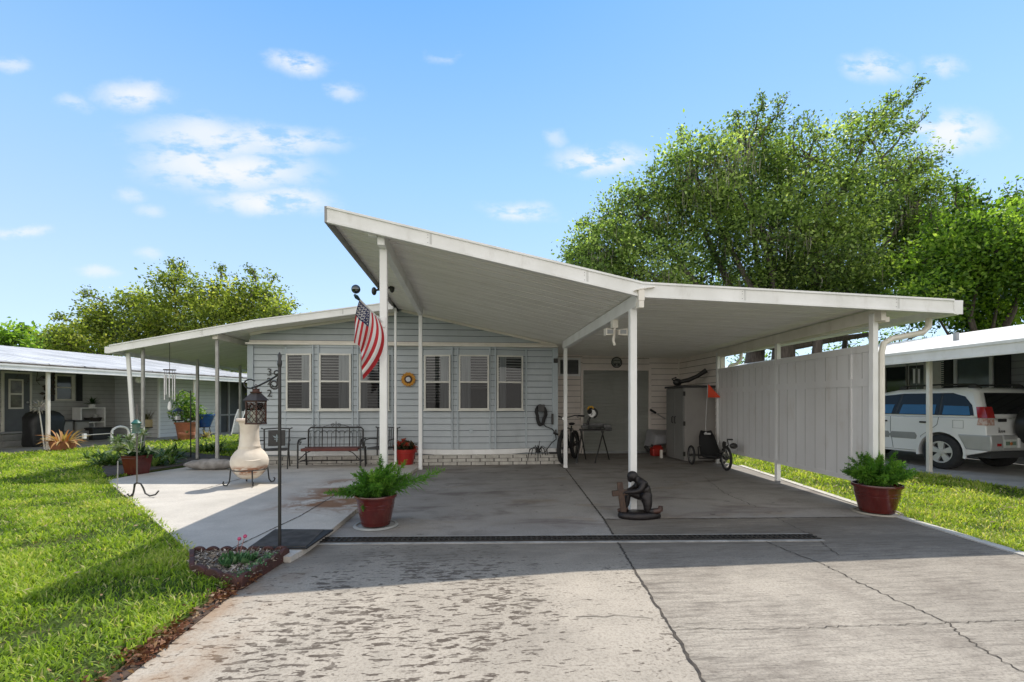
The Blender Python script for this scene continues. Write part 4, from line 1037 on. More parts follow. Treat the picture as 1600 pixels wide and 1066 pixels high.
# plant stand with yellow planter
q = nbg(230,684); st_ = nthing('plant_stand','curly black iron stand holding a pale yellow planter against the left wall','plant stand',(q.x,q.y,0)); top = nbp(230,668,q.y).z; tz = nbp(230,656,q.y).z
m = MB()
for s1 in (-1,1):
    for s2 in (-1,1): m.tube([(s1*.34,s2*.2,0),(s1*.22,s2*.15,top*.3),(s1*.1,s2*.1,top*.55),(s1*.26,s2*.15,top*.98)],.014,6)
m.tube([(.28*cos(i*pi/6),.17*sin(i*pi/6),top) for i in range(12)],.014,6,closed=True); m.build('frame', BLACK, st_, local=True, smooth=True)
pl_ = nthing('planter','pale yellow box planter of dry stems on the curly iron stand','planter',(q.x,q.y,top+.012)); hh = tz-top
m = MB(); m.box(-.27,.27,-.15,.15,0,hh); m.build('box', M('straw_planter',(0.55,0.45,0.25),(0.45,0.36,0.2),5,.7), pl_, local=True, bevel=.02); tuft('stems', pl_, (0,0,hh), 50, .5, .02, M_leaf('dry_stem',[(0.05,0.05,0.02),(0.12,0.10,0.04),(0.07,0.12,0.04)],.2), .8, droop=.3, hollow=.1)
# potted citrus, terracotta pot, blue pot, pale spider plant
def bush(name, root, lobes, n, ls, lw, mat, rng, sig=.5, rlo=.1, rhi=.95):
    C=[];Rn=[]
    for (c,r_,k_) in lobes:
        kk=int(n*k_); v=unit(rng.normal(size=(kk,3)))*(rng.random((kk,1))**.45); C.append(np.array(c)+v*np.array(r_)); Rn.append(np.clip(.5+v[:,2]*.25+rng.normal(0,.2,kk),rlo,rhi))
    C=np.concatenate(C); Rn=np.concatenate(Rn); D=rng.normal(size=C.shape); D[:,2]=D[:,2]*.7+.1
    r0=root_of(root); Mx=np.array(Matrix.Translation(r0.location) @ r0.rotation_euler.to_matrix().to_4x4()); C=C@Mx[:3,:3].T+Mx[:3,3]
    return leaf_mesh(name,C,D,ls*rng.uniform(.6,1.2,len(C)),lw*rng.uniform(.7,1.2,len(C)),mat,root,Rn,rng)
LEMON = M_leaf('citrus_leaf',[(0.02,0.07,0.015),(0.07,0.17,0.03),(0.22,0.34,0.07),(0.40,0.48,0.18)],.4)
q = nbp(291,686,-.28); ct = nthing('potted_citrus','tall leafy citrus shrub in a big terracotta pot by the thin left carport post','plant',(q.x,q.y,0)); tz = nbp(291,612,q.y).z; pz = nbp(291,660,q.y).z
m = MB(); m.lathe([(0.001,0),(.24,0),(.33,pz-.06),(.36,pz-.06),(.37,pz),(.33,pz),(.001,pz-.04)],n=24); m.build('pot', TERRA, ct, local=True, smooth=True)
m = MB(); m.tube([(0,0,pz-.05),(.03,0,pz+.4),(-.02,0,tz-.4)],[.03,.024,.012],7); m.tube([(.03,0,pz+.4),(.3,.1,tz-.7)],[.018,.008],6); m.tube([(.0,0,pz+.3),(-.3,.05,tz-.75)],[.018,.008],6); m.build('stem', M('bark_small',(0.16,0.12,0.08),None,10,.9), ct, local=True)
bush('foliage', ct, [((-.1,0,tz-.3),(.42,.35,.32),.3),((.3,0,tz-.75),(.45,.35,.35),.28),((-.25,0,tz-.8),(.4,.35,.3),.2),((.12,-.05,pz+.35),(.45,.35,.35),.35)], 900, .13, .075, LEMON, RNG)
q = nbp(292,690,-.75); tp2 = nthing('terracotta_pot','small plain terracotta pot in front of the big citrus pot','pot',(q.x,q.y-.0,0)); m = MB(); m.lathe([(0.001,0),(.17,0),(.22,.22),(.25,.22),(.25,.30),(.21,.30),(.2,.26),(.001,.26)],n=20); m.build('pot', TERRA, tp2, local=True, smooth=True); tuft('sprouts', tp2, (0,0,.26), 14, .2, .03, DGREEN, 1.2)
q = nbp(319,685,-.3); bz = nbp(319,667,-.3).z; st2 = nthing('plant_stand','low dark stand under the bright blue pot','plant stand',(q.x,q.y,0)); m = MB()
for i in range(4): m.tube([(.24*cos(i*pi/2+.7),.24*sin(i*pi/2+.7),0),(.16*cos(i*pi/2+.7),.16*sin(i*pi/2+.7),bz)],.014,6)
m.lathe([(0.001,bz-.02),(.22,bz-.02),(.22,bz),(.001,bz)],n=18); m.build('frame', BLACK, st2, local=True)
bp = nthing('blue_pot','bright blue glazed pot of pale succulent on a low stand beyond the lawn','pot',(q.x,q.y,bz+.002)); m = MB(); m.lathe([(0.001,0),(.2,0),(.34,.40),(.38,.42),(.38,.47),(.33,.47),(.001,.42)],n=24); m.build('pot', M('cobalt_glaze',(0.015,0.09,0.38),(0.012,0.06,0.28),6,.15,coat=.5), bp, local=True, smooth=True); tuft('leaves', bp, (0,0,.43), 40, .34, .05, LEMON, 1.5, hollow=.1)
q = nbp(316,686,-.1); sp2 = nthing('spider_plant','pale straw-coloured spider plant sprawling below the blue pot','plant',(q.x-.25,q.y-.45,0)); tuft('leaves', sp2, (0,0,.05), 40, .55, .045, M_leaf('straw_leaf',[(0.4,0.33,0.2),(0.55,0.46,0.3),(0.35,0.3,0.15)],.3,tcol=1.1), 1.5, droop=1.3)
# white folded ladder chair
a_ = nbg(361,681); cz = nbp(367,640,a_.y).z; ch_ = nthing('folding_chair','folded white chair leaning by the dark screened porch','chair',(a_.x,a_.y,0)); m = MB()
for s_ in (0,.42): m.tube([(s_*.4,-s_*.5,0),(s_*.4+.32,-s_*.5+.1,cz*.7),(s_*.4+.5,-s_*.5+.12,cz)],.025,6)
m.build('frame', WHITE, ch_, local=True, smooth=True); m = MB(); m.add([(.05,-.0,.12),(.22,-.21,.12),(.62,-.1,cz*.93),(.46,.1,cz*.93)],[(0,1,2,3)]); m.build('seat', M('white_webbing',(0.6,0.6,0.58),None,9,.7), ch_, local=True)
# hanging lamp hook
q = nbp(217,594,.6); gl2 = nthing('globe_lamp','small white globe lamp under the left carport eave','lamp',(q.x,q.y,q.z)); m = MB(); m.ball((0,0,0),.11,14); m.build('globe', WHITE, gl2, local=True, smooth=True); m = MB(); m.tube([(0,0,.1),(0,0,2.32-q.z)],.012,6); m.build('stem', BLACK, gl2, local=True)

# ------------------------------------------------------------------ right neighbour
NR2 = thing('neighbour_house', 'grey house with bright white low roof behind the white car on the right', 'house', (12,9,0))
EX, WX = 8.62, 12.0
m = MB(); m.add([(EX,-3,2.27),(EX,24,2.27),(13.2,24,3.16),(13.2,-3,3.16),(EX,-3,2.33),(EX,24,2.33),(13.2,24,3.22),(13.2,-3,3.22)],[(3,2,1,0)][::-1]+[(4,5,6,7),(0,1,5,4),(1,2,6,5),(2,3,7,6),(3,0,4,7)]); m.build('roof', M('bright_roof',(0.66,0.66,0.655),(0.50,0.50,0.49),1.2,.5,dirt=.35,dirtc=(.35,.34,.33),stretch=(1,4,1)), NR2)
m = MB(); m.box(EX-.03,EX,-3,24,2.12,2.345); m.box(EX-.045,EX-.03,-3,24,2.30,2.35); m.box(EX-.05,EX-.03,-3,24,2.12,2.16); m.build('fascia', CREAM, NR2)
m = MB(); m.quad((EX,-3,2.2),(EX,24,2.2),(WX,24,2.55),(WX,-3,2.55)); m.build('ceiling_pan', PANU, NR2)
m = siding((WX,24),(WX,-3),0,2.75,.15,.013); m.build('wall', [M('mid_grey_siding',(0.33,0.335,0.34),(0.28,0.285,0.29),2,.6), M('mid_lap_shadow',(0.13,0.13,0.13),None,4,.9)], NR2)
q = at_z(1452,737,0.0); m = MB(); m.box(q.x-.036,q.x+.036,q.y-.036,q.y+.036,-.02,2.2); m.build('post', CREAM, NR2, bevel=.006)
m = MB(); m.box(q.x-.055,q.x+.055,q.y+4.2,q.y+4.3,-.02,2.2); m.build('post', CREAM, NR2, bevel=.006)
def xr_(pa, pb, X=WX): a = at_X(*pa,X); b = at_X(*pb,X); return a.y, b.y, b.z, a.z
y0,y1,z0,z1 = xr_((1493,558),(1554,615)); z0 = 1.05
m = MB(); f=.07; ya, yb_ = min(y0,y1), max(y0,y1); m.box(WX-.06,WX,ya,ya+f,z0,z1); m.box(WX-.06,WX,yb_-f,yb_,z0,z1); m.box(WX-.06,WX,ya+f,yb_-f,z1-f,z1); m.box(WX-.06,WX,ya+f,yb_-f,z0,z0+f); wv_ = m.build('window', WHITE, NR2, bevel=.004)
m = MB(); m.quad((WX-.03,yb_-f,z0+f),(WX-.03,ya+f,z0+f),(WX-.03,ya+f,z1-f),(WX-.03,yb_-f,z1-f)); m.build('pane', M('greenish_pane',(0.13,0.16,0.155),(0.10,0.12,0.12),2,.12), wv_)
for pa,pb in (((1471,562),(1491,615)),((1556,555),(1581,615))):
    y0,y1,_,z1 = xr_(pa,pb); m = MB(); ya, yb_ = min(y0,y1), max(y0,y1); m.box(WX-.045,WX-.015,ya,yb_,1.05,z1); z = 1.1
    while z < z1-.05: m.box(WX-.053,WX-.044,ya+.04,yb_-.04,z,z+.025); z += .05
    m.build('shutter', SHM, NR2)
for pa,pb,mt in (((1386,575),(1418,615),M('black_glass',(0.012,0.013,0.014),None,3,.08)),((1422,572),(1446,615),M('smoky_glass',(0.07,0.07,0.07),(0.05,0.05,0.05),3,.12))):
    y0,y1,_,z1 = xr_(pa,pb); ya, yb_ = min(y0,y1), max(y0,y1); m = MB(); f=.06; m.box(WX-.05,WX,ya-f,ya,.1,z1+f); m.box(WX-.05,WX,yb_,yb_+f,.1,z1+f); m.box(WX-.05,WX,ya,yb_,z1,z1+f); dr_ = m.build('door', CREAM, NR2)
    m = MB(); m.quad((WX-.025,yb_,.1),(WX-.025,ya,.1),(WX-.025,ya,z1),(WX-.025,yb_,z1)); m.build('pane', mt, dr_)
m = MB(); q = at_X(1464,575,WX-.02); m.box(WX-.05,WX-.014,q.y-.2,q.y+.12,0,2.4); m.build('trim_panel', CREAM, NR2)
m = MB(); m.prism([(8.72,-6),(WX+.2,-6),(WX+.2,24),(8.72,24)], -.2, -.005); tag(m.build('slab', M('right_slab',(0.45,0.43,0.40),(0.33,0.32,0.30),2,.85,bump=.3,dirt=.3)), kind='structure')
q = at_D(1432,586,11.2); wc = thing('wind_chime','white tube wind chime under the right neighbour eave','wind chime', q); m = MB()
for s_ in (-.06,.06): m.tube([(q.x+s_,q.y,q.z+.14),(q.x+s_,q.y,q.z-.2)],.024,6)
m.build('tube', WHITE, wc); m = MB(); m.tube([(q.x,q.y,2.45),(q.x,q.y,q.z+.14)],.006,5); m.box(q.x-.1,q.x+.1,q.y-.02,q.y+.02,q.z+.14,q.z+.16); m.tube([(q.x,q.y,q.z+.14),(q.x,q.y,q.z-.36)],.006,5); m.ball((q.x,q.y,q.z-.38),.04,8); m.build('hanger', GREYM, wc)
q = at_D(1494,524,10.2); m = MB(); m.tube([(q.x,q.y,q.z-.2),(q.x,q.y,q.z+.06)],.05,8); m.build('roof_vent', GREYM, NR2)

# ------------------------------------------------------------------ white SUV
CAR = thing('parked_car', 'white compact SUV with black spare wheel cover parked under the right neighbour eave', 'car', (10.36,8.92,-.003), radians(90+9))
PAINT = M('white_car_paint',(0.80,0.80,0.79),(0.77,0.77,0.76),1.5,.18,coat=.6)
CLAD = M('grey_cladding',(0.30,0.30,0.29),(0.26,0.26,0.25),4,.45); SILV = M('silver_bumper',(0.46,0.46,0.45),(0.38,0.38,0.37),2,.35,.3)
TYRE = M('tyre_rubber',(0.018,0.018,0.018),(0.03,0.03,0.03),15,.8); AUTO = M('tinted_glass',(0.008,0.009,0.010),None,2,.06,spec=.3); BLUEG = M('blue_lower_glass',(0.012,0.115,0.27),(0.010,0.09,0.22),1.5,.12,spec=.5)
def arc(cx,cz,r_,a0,a1,n): return [(cx+r_*cos(radians(a0+(a1-a0)*i/n)), cz+r_*sin(radians(a0+(a1-a0)*i/n))) for i in range(n+1)]
low = [(-.70,.40),(-.80,.44),(-.83,.56),(-.82,.70),(-.77,.74),(-.765,1.0),(-.72,1.05),(2.12,1.05),(2.30,1.02),(2.95,.94),(3.18,.82),(3.22,.55),(3.18,.36),(2.92,.32)] + arc(2.49,.35,.41,-5,185,12) + [(2.05,.30),(.43,.30)] + arc(0,.35,.41,-5,185,12)
m = MB(); hw = .85; n = len(low)
vs = [(x,-hw,z) for x,z in low]+[(x,hw,z) for x,z in low]; m.add(vs,[tuple(range(n)),tuple(range(2*n-1,n-1,-1))]+[(i,n+i,n+(i+1)%n,(i+1)%n) for i in range(n)])
m.build('body', PAINT, CAR, local=True, bevel=.05, seg=4, smooth=True)
gb = [(-.70,1.045),(2.15,1.045),(1.35,1.56),(.95,1.635),(-.35,1.655),(-.52,1.62)]
m = MB(); n = len(gb); wz = lambda z: .835-(z-1.045)*.26
vs = [(x,-wz(z),z) for x,z in gb]+[(x,wz(z),z) for x,z in gb]; m.add(vs,[tuple(range(n)),tuple(range(2*n-1,n-1,-1))]+[(i,n+i,n+(i+1)%n,(i+1)%n) for i in range(n)])
m.build('cabin', PAINT, CAR, local=True, bevel=.075, seg=4, smooth=True)
def sideband(s):
    P_ = [(x,s*(wz(z)+.003),z) for x,z in [(-.50,1.095),(-.44,1.31),(-.30,1.48),(-.14,1.545),(.8,1.545),(1.24,1.505),(1.78,1.15),(1.78,1.095)]]
    return MB().poly(P_ if s < 0 else P_[::-1]).build('window_surround', BLACK, CAR, local=True)
sideband(1); sideband(-1)
def sideglass(pts, mat, name='side_window', out=.006, s=1):
    P_ = [(x,s*(wz(z)+out),z) for x,z in pts]
    if s < 0: P_ = P_[::-1]
    return MB().poly(P_[::-1]).build(name, mat, CAR, local=True)
for s in (1,-1):
    sideglass([(-.56,1.10),(-.50,1.30),(-.36,1.47),(-.18,1.53),(.02,1.535),(.02,1.10)], AUTO, s=s)
    sideglass([(.06,1.10),(.06,1.535),(.80,1.53),(.88,1.10)], AUTO, s=s); sideglass([(.94,1.10),(.86,1.53),(1.22,1.49),(1.72,1.16),(1.72,1.10)], AUTO, s=s)
    sideglass([(-.50,1.11),(-.45,1.28),(-.02,1.29),(-.02,1.11)], BLUEG, 'lower_glass', .010, s); sideglass([(.12,1.11),(.12,1.31),(.78,1.31),(.82,1.11)], BLUEG, 'lower_glass', .010, s); sideglass([(.99,1.11),(.95,1.31),(1.3,1.31),(1.55,1.14),(1.55,1.11)], BLUEG, 'lower_glass', .010, s)  # lower part of each side window coloured blue
    m = MB(); y = s*(hw+.010)
    for (a,b) in ((.46,.98),(1.02,2.02)): m.xz_prism([(a,.58),(b,.58),(b+.03,.66),(b-.02,.72),(a+.02,.72),(a-.02,.65)], min(y,y-s*.03), max(y,y-s*.03)+.0)
    m.build('side_moulding', CLAD, CAR, local=True, bevel=.008)
    for cx in (0,2.49):
        ring = arc(cx,.35,.405,-12,192,16); outer = arc(cx,.35,.455,-12,192,16); m = MB(); n=len(ring)
        for i in range(n-1):
            (a,b),(c,d_),(e,f_),(g_,h_) = ring[i],ring[i+1],outer[i+1],outer[i]; yo = s*(hw+.014); yi = s*(hw-.10)
            m.add([(a,yo,b),(c,yo,d_),(e,yo,f_),(g_,yo,h_),(a,yi,b),(c,yi,d_)],[(0,1,2,3),(0,4,5,1)])
        m.build('wheel_arch', PAINT if cx else PAINT, CAR, local=True)
        wl = bpy.data.objects.new('wheel', None); COL.objects.link(wl); wl.parent = CAR
        yc = s*(hw-.10)
        mt = MB(); mt.lathe([(.22,-.105),(.30,-.11),(.335,-.095),(.35,-.06),(.35,.06),(.335,.095),(.30,.11),(.22,.105)],(cx,yc,.35),32,axis='y'); mt.build('tyre', TYRE, wl, local=True, smooth='all')
        mr = MB(); yo = yc+s*.09
        mr.lathe([(.225,yo-s*.02),(.225,yo+s*.012),(.20,yo+s*.012),(.19,yo-s*.03)] if 1 else [],(cx,0,.35),32,axis='y')
        for k_ in range(5):
            t_ = radians(90+72*k_); c_ = Vector((cos(t_),0,sin(t_))); p_ = Vector((-sin(t_),0,cos(t_)))
            b_ = Vector((cx,yo,.35)); 
            V_ = [b_+c_*.03-p_*.035, b_+c_*.03+p_*.035, b_+c_*.20+p_*.062, b_+c_*.20-p_*.062]; V2 = [q+Vector((0,-s*.05,0)) for q in V_]; mr.add(V_+V2,[(0,1,2,3),(4,7,6,5),(0,4,5,1),(1,5,6,2),(2,6,7,3),(3,7,4,0)])
        mr.lathe([(.001,yo+s*.02),(.05,yo+s*.018),(.065,yo-s*.01)],(cx,0,.35),20,axis='y'); mr.build('rim', M('alloy_rim',(0.62,0.62,0.61),(0.55,0.55,0.54),8,.35,.35), wl, local=True)
        md = MB(); md.lathe([(.001,yo-s*.055),(.22,yo-s*.055)],(cx,0,.35),24,axis='y'); md.build('brake_disc', DARK, wl, local=True)
    m = MB()
    for x_ in (.30,1.14): m.obox((x_,s*(hw+.012),.945),(.17,.024,.035))
    m.build('door_handle', BLACK, CAR, local=True, bevel=.008)
    gap = MB()
    for L_ in ([(.99,1.05),(.99,.75),(.93,.36)],[(.03,1.05),(.06,.90),(.20,.78),(.36,.66),(.42,.42)],[(.44,.34),(2.0,.34)]):
        for (a,b),(c,d_) in zip(L_[:-1],L_[1:]): gap.bar((a,s*(hw+.001),b),(c,s*(hw+.001),d_),.006,.008,up=(0,1,0))
    gap.build('door_seam', DARK, CAR, local=True)
    m = MB(); m.tube([(-.55,s*.60,1.63),(-.45,s*.62,1.705),(.2,s*.62,1.72),(.9,s*.62,1.70),(1.0,s*.60,1.62)],.018,8); m.obox((-.42,s*.62,1.67),(.14,.05,.06)); m.obox((.86,s*.62,1.67),(.14,.05,.06)); m.build('roof_rail', BLACK, CAR, local=True, smooth=True)
    # lower bumper wrap
    m = MB(); m.xz_prism([(-.845,.44),(-.86,.56),(-.85,.735),(-.30,.735),(-.37,.60),(-.44,.44)], min(s*(hw-.3),s*(hw+.012)), max(s*(hw-.3),s*(hw+.012))); m.build('bumper', SILV, CAR, local=True, bevel=.025, seg=3, smooth=True)
    # tail lamp cluster
    for nm_,zz0,zz1,mt in (('tail_light',1.06,1.27,M('red_lens',(0.42,0.012,0.012),(0.3,0.01,0.01),3,.12,coat=.6)),('reverse_light',.92,1.055,M('clear_lens',(0.62,0.52,0.46),(0.45,0.2,0.15),20,.15,coat=.6))):
        m = MB(); yk = hw if zz1 < 1.1 else wz(zz1)
        y0_ = (hw+.01 if zz0 < 1.05 else wz(zz0)+.012); y1_ = (hw+.004 if zz1 < 1.1 else wz(zz1)+.010)
        x0_, x1_ = -.785, (-.775 if zz1 < 1.1 else -.70)
        m.add([(x0_,s*(y0_-.2),zz0),(x0_,s*(y0_),zz0),(x0_+.16,s*y0_,zz0),(x1_,s*(y1_-.2),zz1),(x1_,s*y1_,zz1),(x1_+.13,s*y1_,zz1)],[(0,1,4,3),(1,2,5,4),(3,4,5),(2,1,0)]); m.build(nm_, mt, CAR, local=True)
m = MB(); m.box(.40-.12,.40+.0,hw+.001,hw+.003,.87,.99) ; m = MB()
for (a,b,c,d_) in ((-.40,1.0,-.22,1.0),(-.22,1.0,-.22,.85),(-.22,.85,-.40,.85),(-.40,.85,-.40,1.0)): m.bar((a,hw+.001,b),(c,hw+.001,d_),.006,.006,up=(0,1,0))
m.build('fuel_door', CLAD, CAR, local=True)
# rear
m = MB(); m.xz_prism([(-.845,.44),(-.865,.56),(-.855,.735),(-.70,.735),(-.70,.44)], -hw+.30, hw-.30); m.build('bumper', SILV, CAR, local=True, bevel=.02)
m = MB(); m.box(-.78,-.4,-hw+.1,hw-.1,.30,.45); m.build('underbody', DARK, CAR, local=True)
xz_ = lambda z: -.70+(z-1.045)/(1.62-1.045)*.18
m = MB(); m.poly([(xz_(1.13)-.012,.66,1.13),(xz_(1.13)-.012,-.66,1.13),(xz_(1.54)-.012,-.56,1.54),(xz_(1.54)-.012,.56,1.54)][::-1]); m.build('rear_window', AUTO, CAR, local=True)
sw = bpy.data.objects.new('spare_wheel', None); COL.objects.link(sw); sw.parent = CAR
m = MB(); m.lathe([(.001,-1.03),(.27,-1.03),(.335,-1.015),(.355,-.98),(.355,-.85),(.33,-.82),(.001,-.80)],(0,-.12,.90),36,axis='x'); m.build('cover', M('black_vinyl_cover',(0.014,0.014,0.015),(0.02,0.02,0.02),5,.35), sw, local=True, smooth=True)
m = MB(); m.box(-.79,-.77,.34,.56,.985,1.045); m.build('door_handle', BLACK, CAR, local=True, bevel=.01)
m = MB(); m.box(-.872,-.857,.22,.54,.50,.66); lp = m.build('licence_plate', M('pale_plate',(0.55,0.57,0.53),(0.48,0.5,0.46),9,.4), CAR, local=True, bevel=.004)
m = MB(); m.ball((-.874,.38,.58),.035,10,sc=(.08,1,1)); m.build('emblem', M('orange_print',(0.5,0.16,0.04),None,9,.5), lp, local=True)
m = MB(); r = random.Random(4)
for y_ in (.26,.30,.335,.43,.465,.50): m.box(-.8745,-.8725,y_-.012,y_+.012,.55,.62)
m.build('plate_mark', M('green_print',(0.03,0.12,0.06),None,9,.5), lp, local=True)
m = MB(); m.box(-.872,-.857,.13,.19,.50,.68); m.build('reflector_plate', WHITE, CAR, local=True)
m = MB(); m.box(-.868,-.857,.62,.72,.535,.585); m.build('reflector', M('red_reflector',(0.4,0.01,0.01),None,5,.2), CAR, local=True)
RB = Matrix.Translation((-.772,.45,.80)) @ Matrix.Rotation(radians(-90),4,'Z') @ RX
text_mb('RAV4', .075, .003).xform(RB).build('badge', BLACK, CAR, local=True)
m = MB(); m.lathe([(.001,-.776),(.022,-.776)],(0,.52,.86),14,axis='x'); m.build('badge', CHROME, CAR, local=True)
# ------------------------------------------------------------------ patio furniture
PZ = 0.05
def spiral(c, r0, turns, n, ax=(1,0,0), az=(0,0,1), a0=0.0, sgn=1, rend=.25):
    c = Vector(c); ax = Vector(ax); az = Vector(az); P = []
    for i in range(n+1):
        t = i/n; r_ = r0*(1-(1-rend)*t); a = a0+sgn*turns*2*pi*t; P.append(c+ax*(r_*cos(a))+az*(r_*sin(a)))
    return P
# bench
q = at_z(520,729,PZ); bn = thing('garden_bench','black wrought-iron bench with red-brown seat against the house','bench',(q.x,9.90,PZ))
bw = .64; IRON = M('wrought_iron',(0.02,0.02,0.021),(0.035,0.033,0.03),14,.45)
m = MB(); m.obox((0,-.02,.44),(1.26,.46,.045)); m.obox((0,-.245,.43),(1.28,.03,.07)); m.build('seat', M('red_brown_seat',(0.13,0.03,0.022),(0.09,0.02,0.016),8,.5), bn, local=True, bevel=.012)
m = MB(); m.tube([(-bw,.25,.40),(-bw,.27,.88),(-bw+.05,.275,.93),(bw-.05,.275,.93),(bw,.27,.88),(bw,.25,.40)],.02,8)
for x in (-.32,0,.32): m.tube([(x,.25,.44),(x,.275,.93)],.013,6)
for i in range(13):
    x = -bw+.1*(i+.5)*.98
    if abs(abs(x)-.32)<.03 or abs(x)<.03: continue
    m.tube([(x,.25,.44),(x,.27,.80)],.006,5)
for i in range(9):
    x = -bw+.07+.142*i; m.tube([(x+.065*cos(a),.272,.79+.07*sin(a)) for a in [pi*k/8 for k in range(9)]],.006,5)
m.tube([(-bw,.262,.70),(bw,.262,.70)],.006,5)
m.build('backrest', IRON, bn, local=True, smooth=True)
m = MB(); m.tube([(-.3,.275,.95),(-.12,.275,1.0),(0,.275,1.02),(.12,.275,1.0),(.3,.275,.95)],.006,5)
m.tube(spiral((-.08,.275,.985),.05,1.2,14),.006,5); m.tube(spiral((.08,.275,.985),.05,1.2,14,sgn=-1,a0=pi),.006,5); m.tube([(0,.275,.93),(0,.275,1.08)],.008,5); m.tube(spiral((-.52,.275,.965),.04,1.1,12),.006,5); m.tube(spiral((.52,.275,.965),.04,1.1,12),.006,5); m.build('scroll_crest', IRON, bn, local=True, smooth=True)
for s in (-1,1):
    m = MB(); x = s*(bw+.06); m.tube([(x,.24,.66),(x,-.05,.67),(x,-.2,.66),(x,-.26,.60),(x,-.26,.44)],.018,8); m.tube(spiral((x,-.12,.58),.07,1.3,18,ax=(0,1,0)),.008,5); m.build('armrest', IRON, bn, local=True, smooth=True)
    for y,yb in ((-.26,-.27),(.25,.30)):
        m = MB(); m.tube([(x,y,.46),(x,yb,0)],.02,8); m.build('leg', IRON, bn, local=True, smooth=True)
    m = MB(); m.tube([(x,-.26,.14),(x,.28,.14)],.012,6); m.tube([(s*.38,-.24,.42),(s*.52,-.25,.36),(s*(bw+.04),-.26,.2)],.012,6); m.build('brace', IRON, bn, local=True)
m = MB(); m.tube([(-bw-.06,.0,.14),(bw+.06,0,.14)],.012,6); m.build('stretcher', IRON, bn, local=True)
bn.scale = (.86,.9,.84)
# chairs
def chair(label, px, py, turn, panel=True):
    q = at_z(px,py,PZ); c = thing('patio_chair', label, 'chair', (q.x,q.y-.06,PZ), turn, 'wrought-iron patio chairs')
    m = MB(); m.obox((0,0,.44),(.48,.46,.03)); 
    m.build('seat', IRON, c, local=True, bevel=.01)
    m = MB(); m.tube([(-.24,.22,.40),(-.25,.27,.90),(-.31,.29,.93)],.016,8); m.tube([(.24,.22,.40),(.25,.27,.90),(.31,.29,.93)],.016,8); m.tube([(-.25,.275,.91),(0,.285,.925),(.25,.275,.91)],.014,8)
    m.build('back_frame', IRON, c, local=True, smooth=True)
    if panel:
        m = MB(); m.add([(-.17,.232,.50),(.17,.232,.50),(.17,.27,.88),(-.17,.27,.88),(-.17,.245,.50),(.17,.245,.50),(.17,.283,.88),(-.17,.283,.88)],[(0,1,2,3),(7,6,5,4),(0,4,5,1),(1,5,6,2),(2,6,7,3),(3,7,4,0)]); pn = m.build('back_panel', IRON, c, local=True)
        m = MB(); P_ = lambda x,z: (x,.225+(z-.5)*.1,z)
        for a in (-50,0,50):
            dx,dz = sin(radians(a)),cos(radians(a)); m.poly([P_(0,.68),P_(dx*.05-dz*.018,.68+dz*.06+dx*.018),P_(dx*.11,.68+dz*.11),P_(dx*.05+dz*.018,.68+dz*.06-dx*.018)])
        m.poly([P_(-.05,.655),P_(.05,.655),P_(.05,.67),P_(-.05,.67)]); m.poly([P_(-.012,.6),P_(.012,.6),P_(.012,.68),P_(-.012,.68)]); m.build('cutout_motif', M('motif_pale',(0.28,0.34,0.36),None,4,.6), pn, local=True)
    else:
        m = MB()
        for i in range(9): x=-.2+.05*i; m.bar((x,.235,.46),(x,.275,.90),.018,.008,up=(0,1,0))
        m.build('back_slats', IRON, c, local=True)
    for s in (-1,1):
        m = MB(); m.tube([(s*.26,.24,.64),(s*.29,0,.66),(s*.29,-.2,.64),(s*.28,-.25,.58),(s*.26,-.24,.0)],.014,7); m.build('armrest', IRON, c, local=True, smooth=True)
        m = MB(); m.tube([(s*.24,.22,.42),(s*.26,.27,0)],.015,7); m.build('leg', IRON, c, local=True)
    c.scale = (.92,.9,.84); return c
chair('black iron chair with fleur motif back panel left of the bench',432,731,.25)
chair('black iron slat-back chair right of the bench, half behind the post',597,727,-.35,False)
# chiminea
q = at_z(390,757,PZ); cm = thing('chiminea','pale clay chiminea with rust stains standing on a black iron stand','chiminea',(q.x,q.y,PZ))
CL = NT('pale_clay'); p = CL.pos(); x_,y_,z_ = CL.sep(p)
c0 = CL.mix(CL.rmp(CL.noise(p,4,6),.35,.7),(0.74,0.67,0.58),(0.63,0.55,0.46))
band = CL.math('MULTIPLY', CL.rmp(z_,.16,.20), CL.rmp(z_,.34,.27)); c0 = CL.mix(CL.math('MULTIPLY',band,CL.rmp(CL.noise(CL.mapv(p,(3,3,9)),2.2,5),.42,.58,0,.9)), c0, (0.33,0.13,0.06))
c0 = CL.mix(CL.rmp(z_,.95,1.02,0,.35), c0, (0.60,0.40,0.30)); CL.done(CL.bsdf(c0,.8,0,CL.noise(p,30,5),.3,.01,.25)); CL = CL.mat
m = MB(); m.lathe([(.001,.10),(.11,.10),(.17,.14),(.235,.22),(.268,.31),(.275,.38),(.255,.45),(.21,.52),(.165,.565),(.158,.59),(.165,.60),(.150,.62),(.142,.70),(.135,.80),(.138,.93),(.148,.955),(.152,.97),(.152,1.0),(.190,1.005),(.195,1.02),(.185,1.045),(.12,1.045),(.11,1.0),(.10,.8),(.001,.79)],n=40); body = m.build('body', CL, cm, local=True, smooth='all')
m = MB(); r0=.155
pts=[]; 
for i in range(17):
    a=pi+pi*i/16; u_=.19*cos(a); w__=.06*sin(a); zc=.455+w__; R_=.272-abs(zc-.38)*.5; th_=-1.0+u_/R_; pts.append((R_*cos(th_),R_*sin(th_),zc))
m.tube(pts,[.004+.012*sin(pi*i/16) for i in range(17)],8); m.build('mouth_rim', CL, body, local=True, smooth=True)
m = MB(); m.tube([(.20*cos(i*pi/14),.20*sin(i*pi/14),.20) for i in range(28)],.011,6,closed=True); m.tube([(.262*cos(i*pi/14),.262*sin(i*pi/14),.245) for i in range(28)],.008,6,closed=True)
